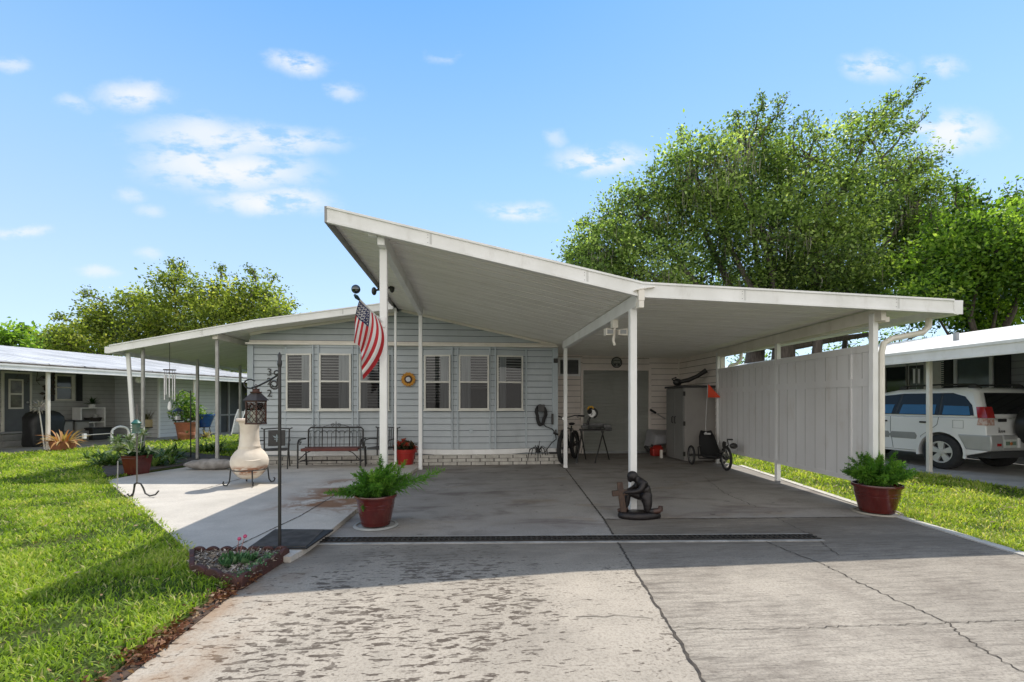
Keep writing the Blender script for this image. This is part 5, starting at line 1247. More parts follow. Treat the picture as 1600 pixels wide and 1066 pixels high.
for i in range(4):
    a=i*pi/2+.55; e=Vector((cos(a),sin(a),0)); P_=[e*.262+Vector((0,0,.245)),e*.27+Vector((0,0,.14)),e*.28+Vector((0,0,.06)),e*.31+Vector((0,0,.012)),e*.35+Vector((0,0,.02)),e*.365+Vector((0,0,.055)),e*.35+Vector((0,0,.08))]; m.tube(P_,.011,6)
m.build('stand', BLACK, cm, local=True, smooth=True)
# lantern on shepherd hook
q = at_z(437,868,.0); D_ = 999/239.
hk = thing('shepherd_hook','tall black shepherd hook pole with scroll arm standing in the scalloped flower bed','hook pole',(q.x,q.y,0))
top = at_D(437,556,D_); RGT = Vector((CT,-ST,0)); HP = lambda px,py: at_D(px,py,D_)
IRON2 = BLACK
m = MB(); m.tube([(q.x,q.y,-.1),(q.x,q.y,top.z-.02)],.0145,8); m.lathe([(.001,top.z+.035),(.010,top.z+.02),(.018,top.z),(.012,top.z-.03),(.020,top.z-.05),(.020,top.z-.08),(.0145,top.z-.1)][::-1],(q.x,q.y,0),12); m.build('pole', IRON2, hk, smooth=True)
m = MB(); a_=HP(436,585); b_=HP(404,603); c_=HP(394,606); m.tube([a_,HP(420,595),b_,c_],.008,6)
m.tube([c_]+[HP(397-6.5+9*cos(t_)*1,600+7*sin(t_)) for t_ in [pi*.35+ i*.38 for i in range(13)]],.007,6)
m.tube([HP(428.5+8.2*(1-.6*i/20)*cos(-.2+i*.46), 601+7.8*(1-.6*i/20)*sin(-.2+i*.46)) for i in range(21)],.008,6)
m.tube([HP(432+5*(1-.5*i/14)*cos(.8-i*.5), 583+4.5*(1-.5*i/14)*sin(.8-i*.5)) for i in range(15)],.007,6); m.tube([a_,HP(433,594),HP(436,601)],.007,6)
m.build('scroll_arm', IRON2, hk, smooth=True)
lc = HP(400,640); s_ = D_/FOC
ln = thing('lantern','rusty lattice metal lantern with white candle hanging from the shepherd hook','lantern',(lc.x,lc.y,HP(400,663).z), -TH-.25)
RUST = M('rusty_lantern',(0.11,0.045,0.03),(0.05,0.035,0.032),14,.6,.3,bump=.3)
hh = (663-627)*s_; w_ = .054
m = MB(); m.box(-w_-.008,w_+.008,-w_-.008,w_+.008,0,.014); m.box(-w_-.008,w_+.008,-w_-.008,w_+.008,hh-.008,hh+.006)
for sx in (-1,1):
    for sy in (-1,1): m.box(sx*w_-.006,sx*w_+.006,sy*w_-.006,sy*w_+.006,.014,hh-.008)
m.build('frame', RUST, ln, local=True, bevel=.002)
m = MB()
for fc in range(4):
    for i in range(-3,5):
        for sg in (1,-1):
            # clipped diagonals
            x0=-w_; x1=w_; 
            def zt(x): return .014+(hh-.02)*((x*sg+w_)/(2*w_)*.62 + i*.31)
            P=[]
            for k_ in range(21):
                x=x0+(x1-x0)*k_/20; z=zt(x)
                if .014<=z<=hh-.008: P.append((x,z))
            if len(P)>2:
                f_=lambda x,z:[(x,-w_,z),(w_,x,z),(x,w_,z),(-w_,x,z)][fc]
                m.tube([f_(*P[0]),f_(*P[-1])],.0028,4)
m.build('lattice', RUST, ln, local=True)
m = MB(); ry=HP(400,612).z-HP(400,663).z; m.add([(-w_-.02,-w_-.02,hh+.006),(w_+.02,-w_-.02,hh+.006),(w_+.02,w_+.02,hh+.006),(-w_-.02,w_+.02,hh+.006),(-.03,-.03,ry-.015),(.03,-.03,ry-.015),(.03,.03,ry-.015),(-.03,.03,ry-.015)],[(0,1,5,4),(1,2,6,5),(2,3,7,6),(3,0,4,7),(4,5,6,7),(3,2,1,0)]); m.build('lantern_roof', M('dull_tin',(0.075,0.07,0.068),(0.05,0.04,0.04),10,.65,.2), ln, local=True)
m = MB(); m.lathe([(.045,ry-.014),(.05,ry-.002),(.03,ry),(.028,ry+.02),(.036,ry+.024),(.001,ry+.028)],n=14); m.tube([(0,0,ry+.02),(0,0,ry+.04)],.004,5); m.tube([(.016*cos(i*pi/6),0,ry+.045+.016*sin(i*pi/6)) for i in range(12)],.003,5,closed=True); m.build('finial', RUST, ln, local=True)
m = MB(); m.lathe([(.001,.015),(.042,.015),(.043,.115),(.036,.12),(.001,.113)],n=18); m.build('candle', M('white_candle',(0.75,0.73,0.68),None,5,.5), ln, local=True, smooth=True)
m = MB()
for a,b in (((-w_+.004,-w_+.004),(w_-.004,-w_+.004)),((w_-.004,-w_+.004),(w_-.004,w_-.004)),((w_-.004,w_-.004),(-w_+.004,w_-.004)),((-w_+.004,w_-.004),(-w_+.004,-w_+.004))): m.quad((*a,.015),(*b,.015),(*b,hh-.01),(*a,hh-.01))
m.build('pane', M_glass('lantern_glass',(0.9,0.9,0.88)), ln, local=True)

# ------------------------------------------------------------------ potted plants
POTP = [(.001,0),(.62,0),(.68,.03),(.86,.56),(.875,.60),(.862,.61),(.885,.67),(.900,.71),(.888,.72),(.93,.90),(1.0,.905),(1.02,.95),(1.0,1.0),(.93,1.0),(.915,.93),(.001,.90)]
def pot(parent, r, h, z0, mat=REDPOT, prof=POTP, name='pot'):
    m = MB(); m.lathe([(a*r,z0+b*h) for a,b in prof],n=40); o = m.build(name, mat, parent, local=True, smooth=True)
    m = MB(); m.lathe([(r*.915,z0+h*.905),(r*.5,z0+h*.93),(.001,z0+h*.94)],n=24); m.build('soil', SOIL, o, local=True, smooth=True); return o
def foxtail(parent, c, fronds, rng, L=.42, mat=SUNGREEN):
    """foxtail fern: plume fronds built of many needle leaves"""
    C=[];D=[];Ln=[];Rn=[]; stems = MB()
    for (az,tl,ln,dr) in fronds:
        P=np.array(c,float); t_=tl; k=26; base=rng.normal(0,.035,3)*np.array([1,1,0]); P=P+base; tint=rng.normal(.5,.16); pts=[tuple(P)]
        for i in range(k):
            d=np.array([cos(az)*sin(t_),sin(az)*sin(t_),cos(t_)]); P=P+d*ln/k; t_+=dr/k; f=(i+1)/k
            if i%5==4: pts.append(tuple(P))
            nn=int(9*(1 if f<.85 else .7)); rad=(.028+.036*min(1,f*3))*(1-max(0,(f-.6)/.4)**1.5*.8)*(ln/.42)
            v=unit(rng.normal(size=(nn,3))+d*.9); C.append(np.repeat(P[None],nn,0)); D.append(v); Ln.append(np.full(nn,rad*1.25)*rng.uniform(.7,1.2,nn)); Rn.append(np.clip(tint+.25*(f-.5)+rng.normal(0,.12,nn),0,1))
        stems.tube(pts,.003,4)
    C=np.concatenate(C)+0; Mx=np.array(Matrix.Translation(parent.location)); C=C+np.array(parent.location)
    leaf_mesh('fronds',C,np.concatenate(D),np.concatenate(Ln),.0095,mat,parent,np.concatenate(Rn),rng)
    stems.build('stems', DGREEN_S, parent, local=True)
DGREEN_S = M('green_stem',(0.05,0.11,0.025),None,9,.6)
rng = np.random.default_rng(12)
def fr_set(n, rng, lo=.12, hi=1.25, L=.42): return [(rng.random()*2*pi, lo+(hi-lo)*((i+.5)/n)**.8, L*rng.uniform(.75,1.15), rng.uniform(.1,.5)) for i in range(n)]
q = at_z(584,826); fp = thing('potted_fern','oxblood pot of foxtail fern on a pale saucer in front of the flag post','potted plant',(q.x,q.y+.12,0))
m = MB(); m.lathe([(.001,.006),(.20,.006),(.205,.02),(.225,.022),(.24,.005),(.225,.0),(.001,0)],n=40); m.build('saucer', M('pale_saucer',(0.34,0.345,0.33),(0.26,0.27,0.255),5,.7,dirt=.5), fp, local=True, smooth=True)
pot(fp,.222,.335,.010); F_ = fr_set(40,rng,.08,1.15,.40)+[(.05,1.15,.60,.12),(.3,1.25,.78,-.05),(-.25,1.2,.5,.1),(3.2,1.3,.5,.3),(3.5,1.3,.42,.3),(4.6,1.35,.28,1.4)]; foxtail(fp,(0,0,.32),F_,rng)
q = at_z(1388,806); fp2 = thing('potted_fern','oxblood pot of broad dark foxtail fern at the right slab edge, half in sun','potted plant',(q.x,q.y+.16,0))
m = MB(); m.lathe([(.001,.006),(.22,.006),(.225,.02),(.245,.022),(.265,.005),(.25,.0),(.001,0)],n=40); m.build('saucer', M('stone_saucer',(0.36,0.33,0.27),(0.28,0.25,0.2),5,.8,dirt=.4), fp2, local=True, smooth=True)
pot(fp2,.262,.345,.012); foxtail(fp2,(0,0,.33),fr_set(58,rng,.08,1.1,.40)+[(.1,.95,.5,.0),(.4,1.0,.48,0),(3.4,1.0,.48,.0),(3.0,1.1,.45,.1)],rng)
# square-sided pot with variegated plant
q = at_z(202,743,PZ); vp = thing('potted_plant','square red-brown pot of pale variegated leaves beside the leaning downspout','potted plant',(q.x,q.y+.2,PZ),-.3)
m = MB(); a_,b_,h_ = .125,.165,.34; m.add([(-a_,-a_,0),(a_,-a_,0),(a_,a_,0),(-a_,a_,0),(-b_,-b_,h_),(b_,-b_,h_),(b_,b_,h_),(-b_,b_,h_),(-b_+.03,-b_+.03,h_),(b_-.03,-b_+.03,h_),(b_-.03,b_-.03,h_),(-b_+.03,b_-.03,h_),(-b_+.03,-b_+.03,h_-.04),(b_-.03,-b_+.03,h_-.04),(b_-.03,b_-.03,h_-.04),(-b_+.03,b_-.03,h_-.04)],[(3,2,1,0),(0,1,5,4),(1,2,6,5),(2,3,7,6),(3,0,4,7),(4,5,9,8),(5,6,10,9),(6,7,11,10),(7,4,8,11),(8,9,13,12),(9,10,14,13),(10,11,15,14),(11,8,12,15),(12,13,14,15)]); m.box(-b_-.012,b_+.012,-b_-.012,b_+.012,h_-.05,h_-.042); m.build('pot', REDPOT, vp, local=True, bevel=.015)
VAR = M_leaf('variegated_leaf',[(0.08,0.14,0.05),(0.22,0.32,0.13),(0.48,0.55,0.34),(0.75,0.77,0.62)],.3,tcol=1.15)
for cx_,cy_,cz_,n_ in ((-.28,-.15,.60,26),(-.05,-.22,.48,24),(.12,-.2,.44,20),(-.2,-.22,.45,22),(-.36,.05,.56,22),(-.18,-.2,.58,26),(-.12,-.05,.62,26),(.1,-.1,.55,24),(-.25,.1,.50,20),(.02,.1,.70,24),(-.30,-.1,.42,18),(.22,.05,.42,14)): tuft('rosette', vp, (cx_,cy_,cz_), n_, .19, .045, VAR, 1.7, droop=.7, rlo=.2, rhi=1)
m = MB(); 
for cx_,cy_,cz_ in ((-.12,-.05,.62),(.1,-.1,.55),(-.25,.1,.50),(.02,.1,.70),(-.30,-.1,.42),(.22,.05,.42)): m.tube([(cx_*.3,cy_*.3,.33),(cx_*.8,cy_*.8,cz_*.7),(cx_,cy_,cz_)],.012,6)
m.build('stems', DGREEN_S, vp, local=True); tuft('undergrowth', vp, (0,0,.34), 60, .24, .04, DGREEN, 1.5, hollow=.1)
# red pot of geraniums
q = at_z(632,727,PZ); gp = thing('potted_geranium','bright red plastic pot of dark geraniums at the patio corner by the thin post','potted plant',(q.x,q.y+.18,PZ))
m = MB(); m.lathe([(.001,0),(.155,0),(.20,.245),(.235,.25),(.245,.32),(.225,.32),(.20,.28),(.001,.27)],n=36); m.build('pot', M('red_plastic',(0.42,0.028,0.02),(0.33,0.022,0.018),3,.35), gp, local=True, smooth=True)
GER = M_leaf('geranium_leaf',[(0.01,0.02,0.01),(0.03,0.05,0.02),(0.07,0.06,0.03),(0.16,0.06,0.035)],.2)
bush('foliage', gp, [((0,0,.37),(.2,.18,.1),1.0)], 520, .07, .065, GER, rng); FLO = M_leaf('red_blossom',[(0.25,0.02,0.015),(0.42,0.05,0.03),(0.5,0.12,0.05)],.2,tcol=1.0)
bush('blossoms', gp, [((-.12,-.08,.45),(.05,.05,.05),.3),((.04,-.14,.42),(.05,.05,.05),.3),((-.2,-.02,.34),(.05,.05,.06),.3),((.2,-.05,.34),(.04,.04,.06),.25),((-.05,.05,.50),(.05,.05,.04),.25)], 160, .045, .04, FLO, rng)
# flower bed edging
PLN = [Vector((*z_,0)) for z_ in (Z(300,873),Z(450,872),Z(374,922),Z(300,900))]
fb_ = thing('flower_bed_edging','low red-brown scalloped edging around the triangular mulch bed','edging',sum(PLN,Vector())/4)
EDG = M('red_brown_edging',(0.085,0.03,0.022),(0.055,0.022,0.018),9,.75,bump=.5,dirt=.4)
def scallops(a,b,n,h=.1,z0=-.05):
    for i in range(n):
        p=a.lerp(b,i/n); q_=a.lerp(b,(i+1)/n); d_=(q_-p); L_=d_.length; d_.normalize(); nn_=Vector((-d_.y,d_.x,0)); m=MB(); K=10; top_=[]
        for j in range(K+1):
            t_=pi*j/K; top_.append((L_/2-cos(t_)*L_*.49, .05+ (h-.05)*sin(t_)**.8))
        V_=[];
        for o_ in (-.018,.018):
            V_+=[p+d_*x+nn_*o_+Vector((0,0,z)) for x,z in top_]+[p+d_*(L_*.99)+nn_*o_+Vector((0,0,z0)),p+d_*(L_*.01)+nn_*o_+Vector((0,0,z0))]
        k=K+3; m.add(V_,[tuple(range(k))[::-1],tuple(range(k,2*k))]+[(j,(j+1)%k,k+(j+1)%k,k+j) for j in range(k)]); m.build('scallop', EDG, fb_, bevel=.006)
scallops(PLN[0],PLN[1],7,.105); scallops(PLN[1],PLN[2],5,.105); scallops(PLN[2],PLN[3],3,.105); scallops(PLN[3],PLN[0],2,.105)
m = MB(); m.poly([p+Vector((0,0,.055)) for p in PLN]); tag(m.build('mulch_bed', M('dark_mulch',(0.06,0.045,0.035),(0.11,0.085,0.065),18,.95,bump=1,bscale=30)), kind='structure')
rn = np.random.default_rng(8); B_=np.array([p[:2] for p in PLN]); S_=rn.random((5200,2))*(B_.max(0)-B_.min(0))+B_.min(0); S_=S_[inside(S_,[tuple(p[:2]) for p in PLN])]; n=len(S_); Dv=rn.normal(size=(n,3)); Dv[:,2]*=.3
CHIP=M_leaf('bark_chips',[(0.08,0.065,0.055),(0.22,0.18,0.15),(0.38,0.33,0.28),(0.6,0.56,0.5)],.05,tcol=1)
tag(leaf_mesh('mulch_chips',np.column_stack([S_,.057+rn.random(n)*.022]),Dv,rn.uniform(.02,.055,n),rn.uniform(.008,.018,n),CHIP,None,rn.random(n)**1.2,rn),'loose bark chips inside the triangular flower bed','mulch',kind='stuff')
q = at_z(366,884,.055); sc1 = thing('succulent','clump of dark green rosette succulents with two pink flower stalks in the mulch bed','plant',(q.x,q.y,.055)); SUCC=M_leaf('succulent_leaf',[(0.02,0.06,0.025),(0.06,0.15,0.055),(0.12,0.25,0.10),(0.2,0.31,0.16)],.1,tcol=1.1)
for (a_,b_,s2) in ((0,0,1),(-.1,.03,.8),(.1,.02,.85),(.03,.1,.8),(-.06,.11,.7),(.12,.12,.7),(-.03,-.07,.7)): tuft('rosette', sc1, (a_*.8,b_*.8,.0), 36, .12*s2, .042, SUCC, 1.45, droop=-.5, up=.25)
m = MB(); fl=[]
for px,py in ((374,842),(383,838)):
    t_=at_D(px,py,q.y/CT*.99)-Vector((q.x,q.y,.055)); m.tube([(.02,.03,.03),(t_.x*.7,t_.y*.5+.02,t_.z*.6),tuple(t_)],.003,5); fl.append(t_)
m.build('stalk', M('pink_stalk',(0.3,0.14,0.12),None,9,.6), sc1, local=True)
m = MB()
for t_ in fl: m.ball(tuple(t_),.016,8)
m.build('flower', M('pink_flower',(0.62,0.12,0.25),(0.4,0.03,0.1),40,.5), sc1, local=True)
q = at_z(408,889,.055); sc2 = thing('ground_cover_plant','low strip of small green creeper along the drive side of the mulch bed','plant',(q.x,q.y,.055)); dE=(PLN[1]-PLN[2]).normalized()
bush('foliage', sc2, [((dE.x*k*.11-.04,dE.y*k*.11,.03),(.075,.06,.03),.2) for k in range(-2,3)], 420, .022, .014, SUCC, rng)
# rubber mat
MT=[at_z(*p,PZ+.004) for p in ((388,858),(429,829.5),(521,829.5),(479,858.5))]
mt=thing('door_mat','black ribbed rubber mat lying by the patio step','mat',sum(MT,Vector())/4)
m=MB(); m.add(MT+[p+Vector((0,0,.014)) for p in MT],[(3,2,1,0),(4,5,6,7),(0,1,5,4),(1,2,6,5),(2,3,7,6),(3,0,4,7)]); m.build('base',RUBBER,mt)
m=MB(); U=MT[3]-MT[0]; V_=MT[1]-MT[0]
for i in range(40):
    for j in range(22):
        c_=MT[0]+U*((i+.5)/40)*.94+U*.03+V_*((j+.5)/22)*.94+V_*.03; s1=.008; m.box(c_.x-s1,c_.x+s1,c_.y-s1,c_.y+s1,c_.z+.012,c_.z+.024)
m.build('studs',M('worn_studs',(0.10,0.10,0.10),(0.05,0.05,0.05),9,.7),mt)
# bird feeder pole
q = at_z(214,778,.05); bf=thing('bird_feeder','green tube bird feeder on a thin pole with curled iron feet at the lawn edge','bird feeder',(q.x,q.y,0)); Dq=740*1.3/148.; BP=lambda px,py:at_D(px,py,Dq)
m=MB(); a_=BP(214,754); m.tube([(a_.x,a_.y,a_.z),(a_.x,a_.y,BP(213,632).z)],.009,6); m.build('pole',M('grey_pole',(0.16,0.15,0.14),None,9,.4,.5),bf)
m=MB()
for P_ in ([(214,754.5),(210,757),(209.5,764),(208,771),(203,776),(199,772)],[(214,754.5),(220,756),(224,763),(227,771),(234,775),(243,773),(248,767)],[(214,754.5),(211,757),(209,769),(206,778),(200,780.5),(194,774)]): m.tube([BP(*p) for p in P_],.011,7)
m.build('foot',BLACK,bf,smooth=True)
c_=BP(213,667); m=MB(); r_=.052; zt=BP(213,661).z; zb=BP(213,677).z
m.lathe([(.001,zt+.05),(.02,zt+.045),(.05,zt+.01),(.062,zt),(.055,zt-.012),(.05,zt-.015)],(c_.x,c_.y,0),18); m.build('feeder_cap',M('green_plastic',(0.03,0.13,0.10),(0.02,0.09,0.07),6,.4),bf,smooth=True)
m=MB(); m.lathe([(.046,zt-.015),(.046,zb+.02),(.055,zb+.01),(.055,zb),(.001,zb)],(c_.x,c_.y,0),18)
for i in range(3): m.tube([(c_.x-.085,c_.y,zt-.04-i*.035),(c_.x+.085,c_.y,zt-.04-i*.035)],.006,5)
m.build('feeder_tube',M('dull_green_tube',(0.05,0.13,0.10),(0.10,0.14,0.11),14,.5),bf,smooth=True)
q=at_z(183,771,0); st=tag(MB().tube([(q.x,q.y,-.1),(q.x+.01,q.y,.48)],.007,6).build('garden_stake',M('grey_stake',(0.35,0.35,0.34),None,9,.5)),'thin grey stake in the lawn just left of the square pot','stake')
# wind chime under patio roof
e_=Vector((-6.05,YL0+.25,0)); q=at_Y(265,578,e_.y); wc=thing('wind_chime','silver tube wind chime hanging from the left patio roof','wind chime',q); m=MB(); zr=q.z
for i,(a_,l1) in enumerate(((0.3,.52),(1.5,.48),(2.8,.40),(4.0,.5),(5.2,.45))): m.tube([(q.x+.085*cos(a_),q.y+.085*sin(a_),zr-.10),(q.x+.085*cos(a_),q.y+.085*sin(a_),zr-.10-l1)],.013,7)
m.build('tube',CHROME,wc); m=MB(); m.lathe([(.001,zr-.01),(.11,zr-.01),(.11,zr+.008),(.001,zr+.008)],(q.x,q.y,0),18); m.tube([(q.x,q.y,zr),(q.x,q.y,under(q.x)+.01)],.005,5)
for i in range(5): a_=(0.3,1.5,2.8,4.0,5.2)[i]; m.tube([(q.x+.085*cos(a_),q.y+.085*sin(a_),zr),(q.x+.085*cos(a_),q.y+.085*sin(a_),zr-.11)],.003,4)
m.tube([(q.x,q.y,zr),(q.x,q.y,at_Y(265,636,q.y).z)],.003,4); m.build('hanger',M('dark_wood',(0.06,0.045,0.035),None,9,.6),wc)
zz=at_Y(265,634,q.y).z; m=MB(); m.lathe([(.001,zz+.09),(.018,zz+.07),(.035,zz-.02),(.03,zz-.08),(.001,zz-.10)],(q.x,q.y,0),12); m.build('wind_sail',WHITE,wc,smooth=True)
# second hook pole with small lantern + garden bed
q=at_z(298,722,-.08); Dq=1056/93.; hp2=thing('shepherd_hook','slim dark hook pole standing among the bed shrubs','hook pole',(q.x,q.y,-.1)); a_=at_D(298,606,q.y/1.07/CT*1.02); zt=at_Y(298,610,q.y).z; m=MB(); m.tube([(q.x,q.y,-.2),(q.x,q.y,zt)],.014,7); hx=at_Y(278,640,q.y).x; m.tube([(q.x,q.y,zt-.06),((q.x+hx)/2,q.y,zt+.0),(hx+.03,q.y,zt-.06),(hx,q.y,zt-.14)],.010,6); m.build('pole',BLACK,hp2,smooth=True)
lz=at_Y(278,658,q.y).z; l2=thing('lantern','small dark caged lantern hanging from the slim hook pole','lantern',(hx,q.y,lz)); hh=at_Y(278,643,q.y).z-lz
m=MB(); m.lathe([(.001,0),(.11,0),(.115,.02),(.10,.025),(.10,.03)],n=10)
for i in range(6): m.tube([(.10*cos(i*pi/3),.10*sin(i*pi/3),.02),(.12*cos(i*pi/3),.12*sin(i*pi/3),hh*.6),(.10*cos(i*pi/3),.10*sin(i*pi/3),hh)],.008,5)
m.lathe([(.13,hh),(.05,hh+.06),(.02,hh+.08),(.001,hh+.08)],n=10); m.tube([(0,0,hh+.08),(0,0,zt-.14-lz)],.005,5); m.build('cage',BLACK,l2,local=True); m=MB(); m.lathe([(.001,.02),(.05,.02),(.05,.12),(.001,.13)],n=10); m.build('candle',WHITE,l2,local=True)
# shrubs in the bed
m=MB(); BEDP=[Z(167,748),Z(218,740),Z(306,727),(-5.0,9.9),(-5.0,11.5),Z(250,702),Z(150,722)]; m.prism(BEDP,-.12,.04); tag(m.build('mulch_bed',M('bed_mulch',(0.05,0.04,0.032),(0.085,0.065,0.05),12,.95,bump=1,bscale=30)),kind='structure')
SHR=M_leaf('shrub_strap',[(0.015,0.04,0.012),(0.05,0.11,0.025),(0.14,0.23,0.05),(0.32,0.40,0.14)],.35)
for i,(px,py,sz,lab) in enumerate(((165,733,.52,'pale arching shrub left of the square pot at the lawn edge'),(245,733,.5,'low arching shrub just right of the square pot in the bed'),(275,722,.62,'dark arching shrub below the hanging lantern in the bed'),(322,712,.55,'arching shrub behind the thin post at the far end of the bed'),(150,722,.4,'small pale shrub at the far left tip of the bed'),(225,718,.5,'arching shrub behind the leaning downspout in the bed'))):
    q=at_z(px,py,-.05); s=thing('bed_shrub',lab,'shrub',(q.x,q.y,-.05),0,'arching shrubs in the planting bed'); 
    for k in range(5): tuft('foliage',s,(R0.uniform(-.25,.25)*sz*1.6,R0.uniform(-.2,.2),.02),44,sz,.035,SHR,1.35,droop=1.3,rlo=0,rhi=1)
q=at_z(340,735,PZ); sk=thing('grey_sack','long mottled grey sack lying at the patio edge between two posts','sack',(q.x-.05,q.y+.12,PZ)); m=MB(); vs=[]
N_=28; K_=12; r=random.Random(6)
for i in range(N_+1):
    t_=i/N_; x=-.62+1.3*t_; rad=.115*(sin(pi*min(1,t_*1.25+.02))**.5 if t_<.78 else max(.25,1-(t_-.78)*2.2))
    for j in range(K_):
        a_=2*pi*j/K_; k_=1+.08*sin(7*t_*6+a_*2); vs.append((x,cos(a_)*rad*1.25*k_,max(.004,.1+sin(a_)*rad*k_*.95)))
m.add(vs,[(i*K_+j,i*K_+(j+1)%K_,(i+1)*K_+(j+1)%K_,(i+1)*K_+j) for i in range(N_) for j in range(K_)]+[tuple(range(K_))[::-1],tuple(N_*K_+j for j in range(K_))]); m.build('body',M('mottled_canvas',(0.33,0.31,0.29),(0.20,0.185,0.17),6,.9,bump=.5,bscale=14),sk,local=True,smooth='all')
# ------------------------------------------------------------------ flag
FY=5.32
fpz=at_Y(595,502,FY+.16); A0=at_Y(561,468,FY-.28); B0=at_Y(595,502,FY+.18)
fl_=thing('flag','American flag hanging from a short angled pole on the front left post','flag',(B0.x,B0.y,B0.z))
POLE=M('white_flagpole',(0.68,0.68,0.66),None,6,.35)
m=MB(); m.tube([B0,A0+(A0-B0).normalized()*.03],.0125,8); m.build('pole',POLE,fl_)
dv=(A0-B0).normalized(); m=MB(); e0=A0+dv*.0; m.tube([e0,e0+dv*.05,e0+dv*.09],[.014,.022,.013],10); m.build('pole_ferrule',M('dark_teal_ferrule',(0.02,0.05,0.055),None,5,.4),fl_,smooth=True)
m=MB(); bc=at_Y(556,452,FY-.32); m.ball(bc,.046,20); m.build('finial',M('mirror_finial',(0.12,0.13,0.14),None,4,.06,1.0),fl_,smooth=True)
m=MB(); m.tube([B0-dv*.02,B0+dv*.10],.02,8); m.box(-.976-.03,-.976+.03,5.496,5.509,B0.z-.07,B0.z+.05); m.build('bracket',WHITE,fl_,bevel=.003)
def lerpP(tab,u):
    for (u0,p0),(u1,p1) in zip(tab[:-1],tab[1:]):
        if u<=u1: f_=(u-u0)/(u1-u0); return p0[0]+(p1[0]-p0[0])*f_, p0[1]+(p1[1]-p0[1])*f_
    return tab[-1][1]
Ht=[(0,(561,470)),(1,(592,499))]; Ct=[(0,(552,498)),(.35,(566,506)),(.7,(590,520)),(1,(617,545))]; Et=[(0,(555,515)),(.2,(553,536)),(.35,(561,540)),(.55,(565,553)),(.8,(565,575)),(1,(567.5,593))]
NU,NV=65,40; fv=[]
for i in range(NU+1):
    u=i/NU; h=lerpP(Ht,u); c=lerpP(Ct,u); e=lerpP(Et,u)
    for j in range(NV+1):
        v_=j/NV; x=(1-v_)**2*h[0]+2*v_*(1-v_)*c[0]+v_*v_*e[0]; y=(1-v_)**2*h[1]+2*v_*(1-v_)*c[1]+v_*v_*e[1]
        Yd=FY-.28*(1-u)*(1-v_*.6)+.1*u*(1-v_)+.055*sin(u*13+v_*2)*v_+.03*sin(u*25+1)*v_
        fv.append(at_Y(x,y,Yd))
RED=M('flag_red',(0.47,0.02,0.028),(0.40,0.016,0.022),5,.75); FWH=M('flag_white',(0.74,0.72,0.70),(0.68,0.67,0.66),5,.75); NAVY=M('flag_navy',(0.025,0.03,0.10),(0.02,0.025,0.08),5,.75)
m=MB(); m.v=[Vector(p) for p in fv]
for i in range(NU):
    for j in range(NV):
        st_=int((i+.5)/NU*13); mi=0 if st_%2==0 else 1
        if st_<7 and (j+.5)/NV<.42: mi=2
        m.f.append((i*(NV+1)+j,i*(NV+1)+j+1,(i+1)*(NV+1)+j+1,(i+1)*(NV+1)+j)); m.m.append(mi)
fo=m.build('cloth',[RED,FWH,NAVY],fl_,smooth='all')
m=MB(); G_=lambda u,v_: fv[min(NU,int(round(u*NU)))*(NV+1)+min(NV,int(round(v_*NV)))]
for a in range(9):
    for b in range(6 if a%2==0 else 5):
        u=(a+.9)/10*7/13; v_=(b+.7+(0 if a%2==0 else .5))/6.4*.42; c=G_(u,v_); tu=(G_(min(1,u+.06),v_)-G_(u,v_)).normalized(); tv=(G_(u,v_+.06)-G_(u,v_)).normalized(); nn=tu.cross(tv).normalized()
        if nn.dot(Vector((0,0,EYE))-c)<0: nn=-nn
        s=.0115; P_=[]
        for k in range(10): r_=s if k%2==0 else s*.42; P_.append(c+nn*.003+tu*(r_*cos(pi*k/5))+tv*(r_*sin(pi*k/5)))
        m.poly(P_)
m.build('stars',FWH,fo)
# ------------------------------------------------------------------ wall decorations
q=at_Y(638,593,YF-.05); sf=thing('sunflower_wreath','yellow sunflower plaque with white centre on the blue siding','wall decoration',q); m=MB(); r=random.Random(3)
for ring,(r0,r1,n,yy) in enumerate(((.07,.165,14,0),(.07,.15,14,-.008))):
    for i in range(n):
        a=2*pi*(i+.5*ring)/n; c_,s_=cos(a),sin(a); w=.034; m.add([(r0*c_,yy,r0*s_),((r0+.05)*c_-s_*w,yy-.006,(r0+.05)*s_+c_*w),(r1*c_,yy,r1*s_),((r0+.05)*c_+s_*w,yy-.006,(r0+.05)*s_-c_*w)],[(0,1,2,3)])
m.build('petals',M('sunflower_petal',(0.55,0.27,0.02),(0.42,0.17,0.015),30,.6),sf,local=True)
m=MB(); m.lathe([(.001,-.02),(.078,-.02),(.085,-.005)],n=24,axis='y'); m.build('ring',M('brown_ring',(0.06,0.03,0.02),None,30,.7),sf,local=True); m=MB(); m.lathe([(.001,-.026),(.05,-.026),(.052,-.018)],n=20,axis='y'); m.build('centre',M('white_disc',(0.62,0.63,0.66),None,5,.4),sf,local=True)
q=at_Y(963.5,566.5,YB-.03); rs=thing('round_sign','round black-rimmed plaque with a dark band above the roller door','sign',q); m=MB(); m.lathe([(.001,0),(.125,0)],n=36,axis='y'); m.build('face',M('grey_face',(0.30,0.31,0.28),None,6,.5),rs,local=True)
m=MB(); m.tube([(.135*cos(i*pi/18),-.006,.135*sin(i*pi/18)) for i in range(36)],.013,8,closed=True); m.build('rim',BLACK,rs,local=True,smooth=True)
m=MB(); m.box(-.105,.105,-.012,-.003,-.03,.052); m.box(-.085,-.02,-.012,-.003,-.085,-.045); m.box(.02,.085,-.012,-.003,-.085,-.045); m.build('band',BLACK,rs,local=True); m=MB()
for i in range(5): x=-.075+.037*i; m.box(x-.013,x+.013,-.016,-.0125,-.012+.004*(i%2),.03)
m.build('lettering',M('pale_letter',(0.50,0.52,0.46),None,9,.5),rs,local=True)
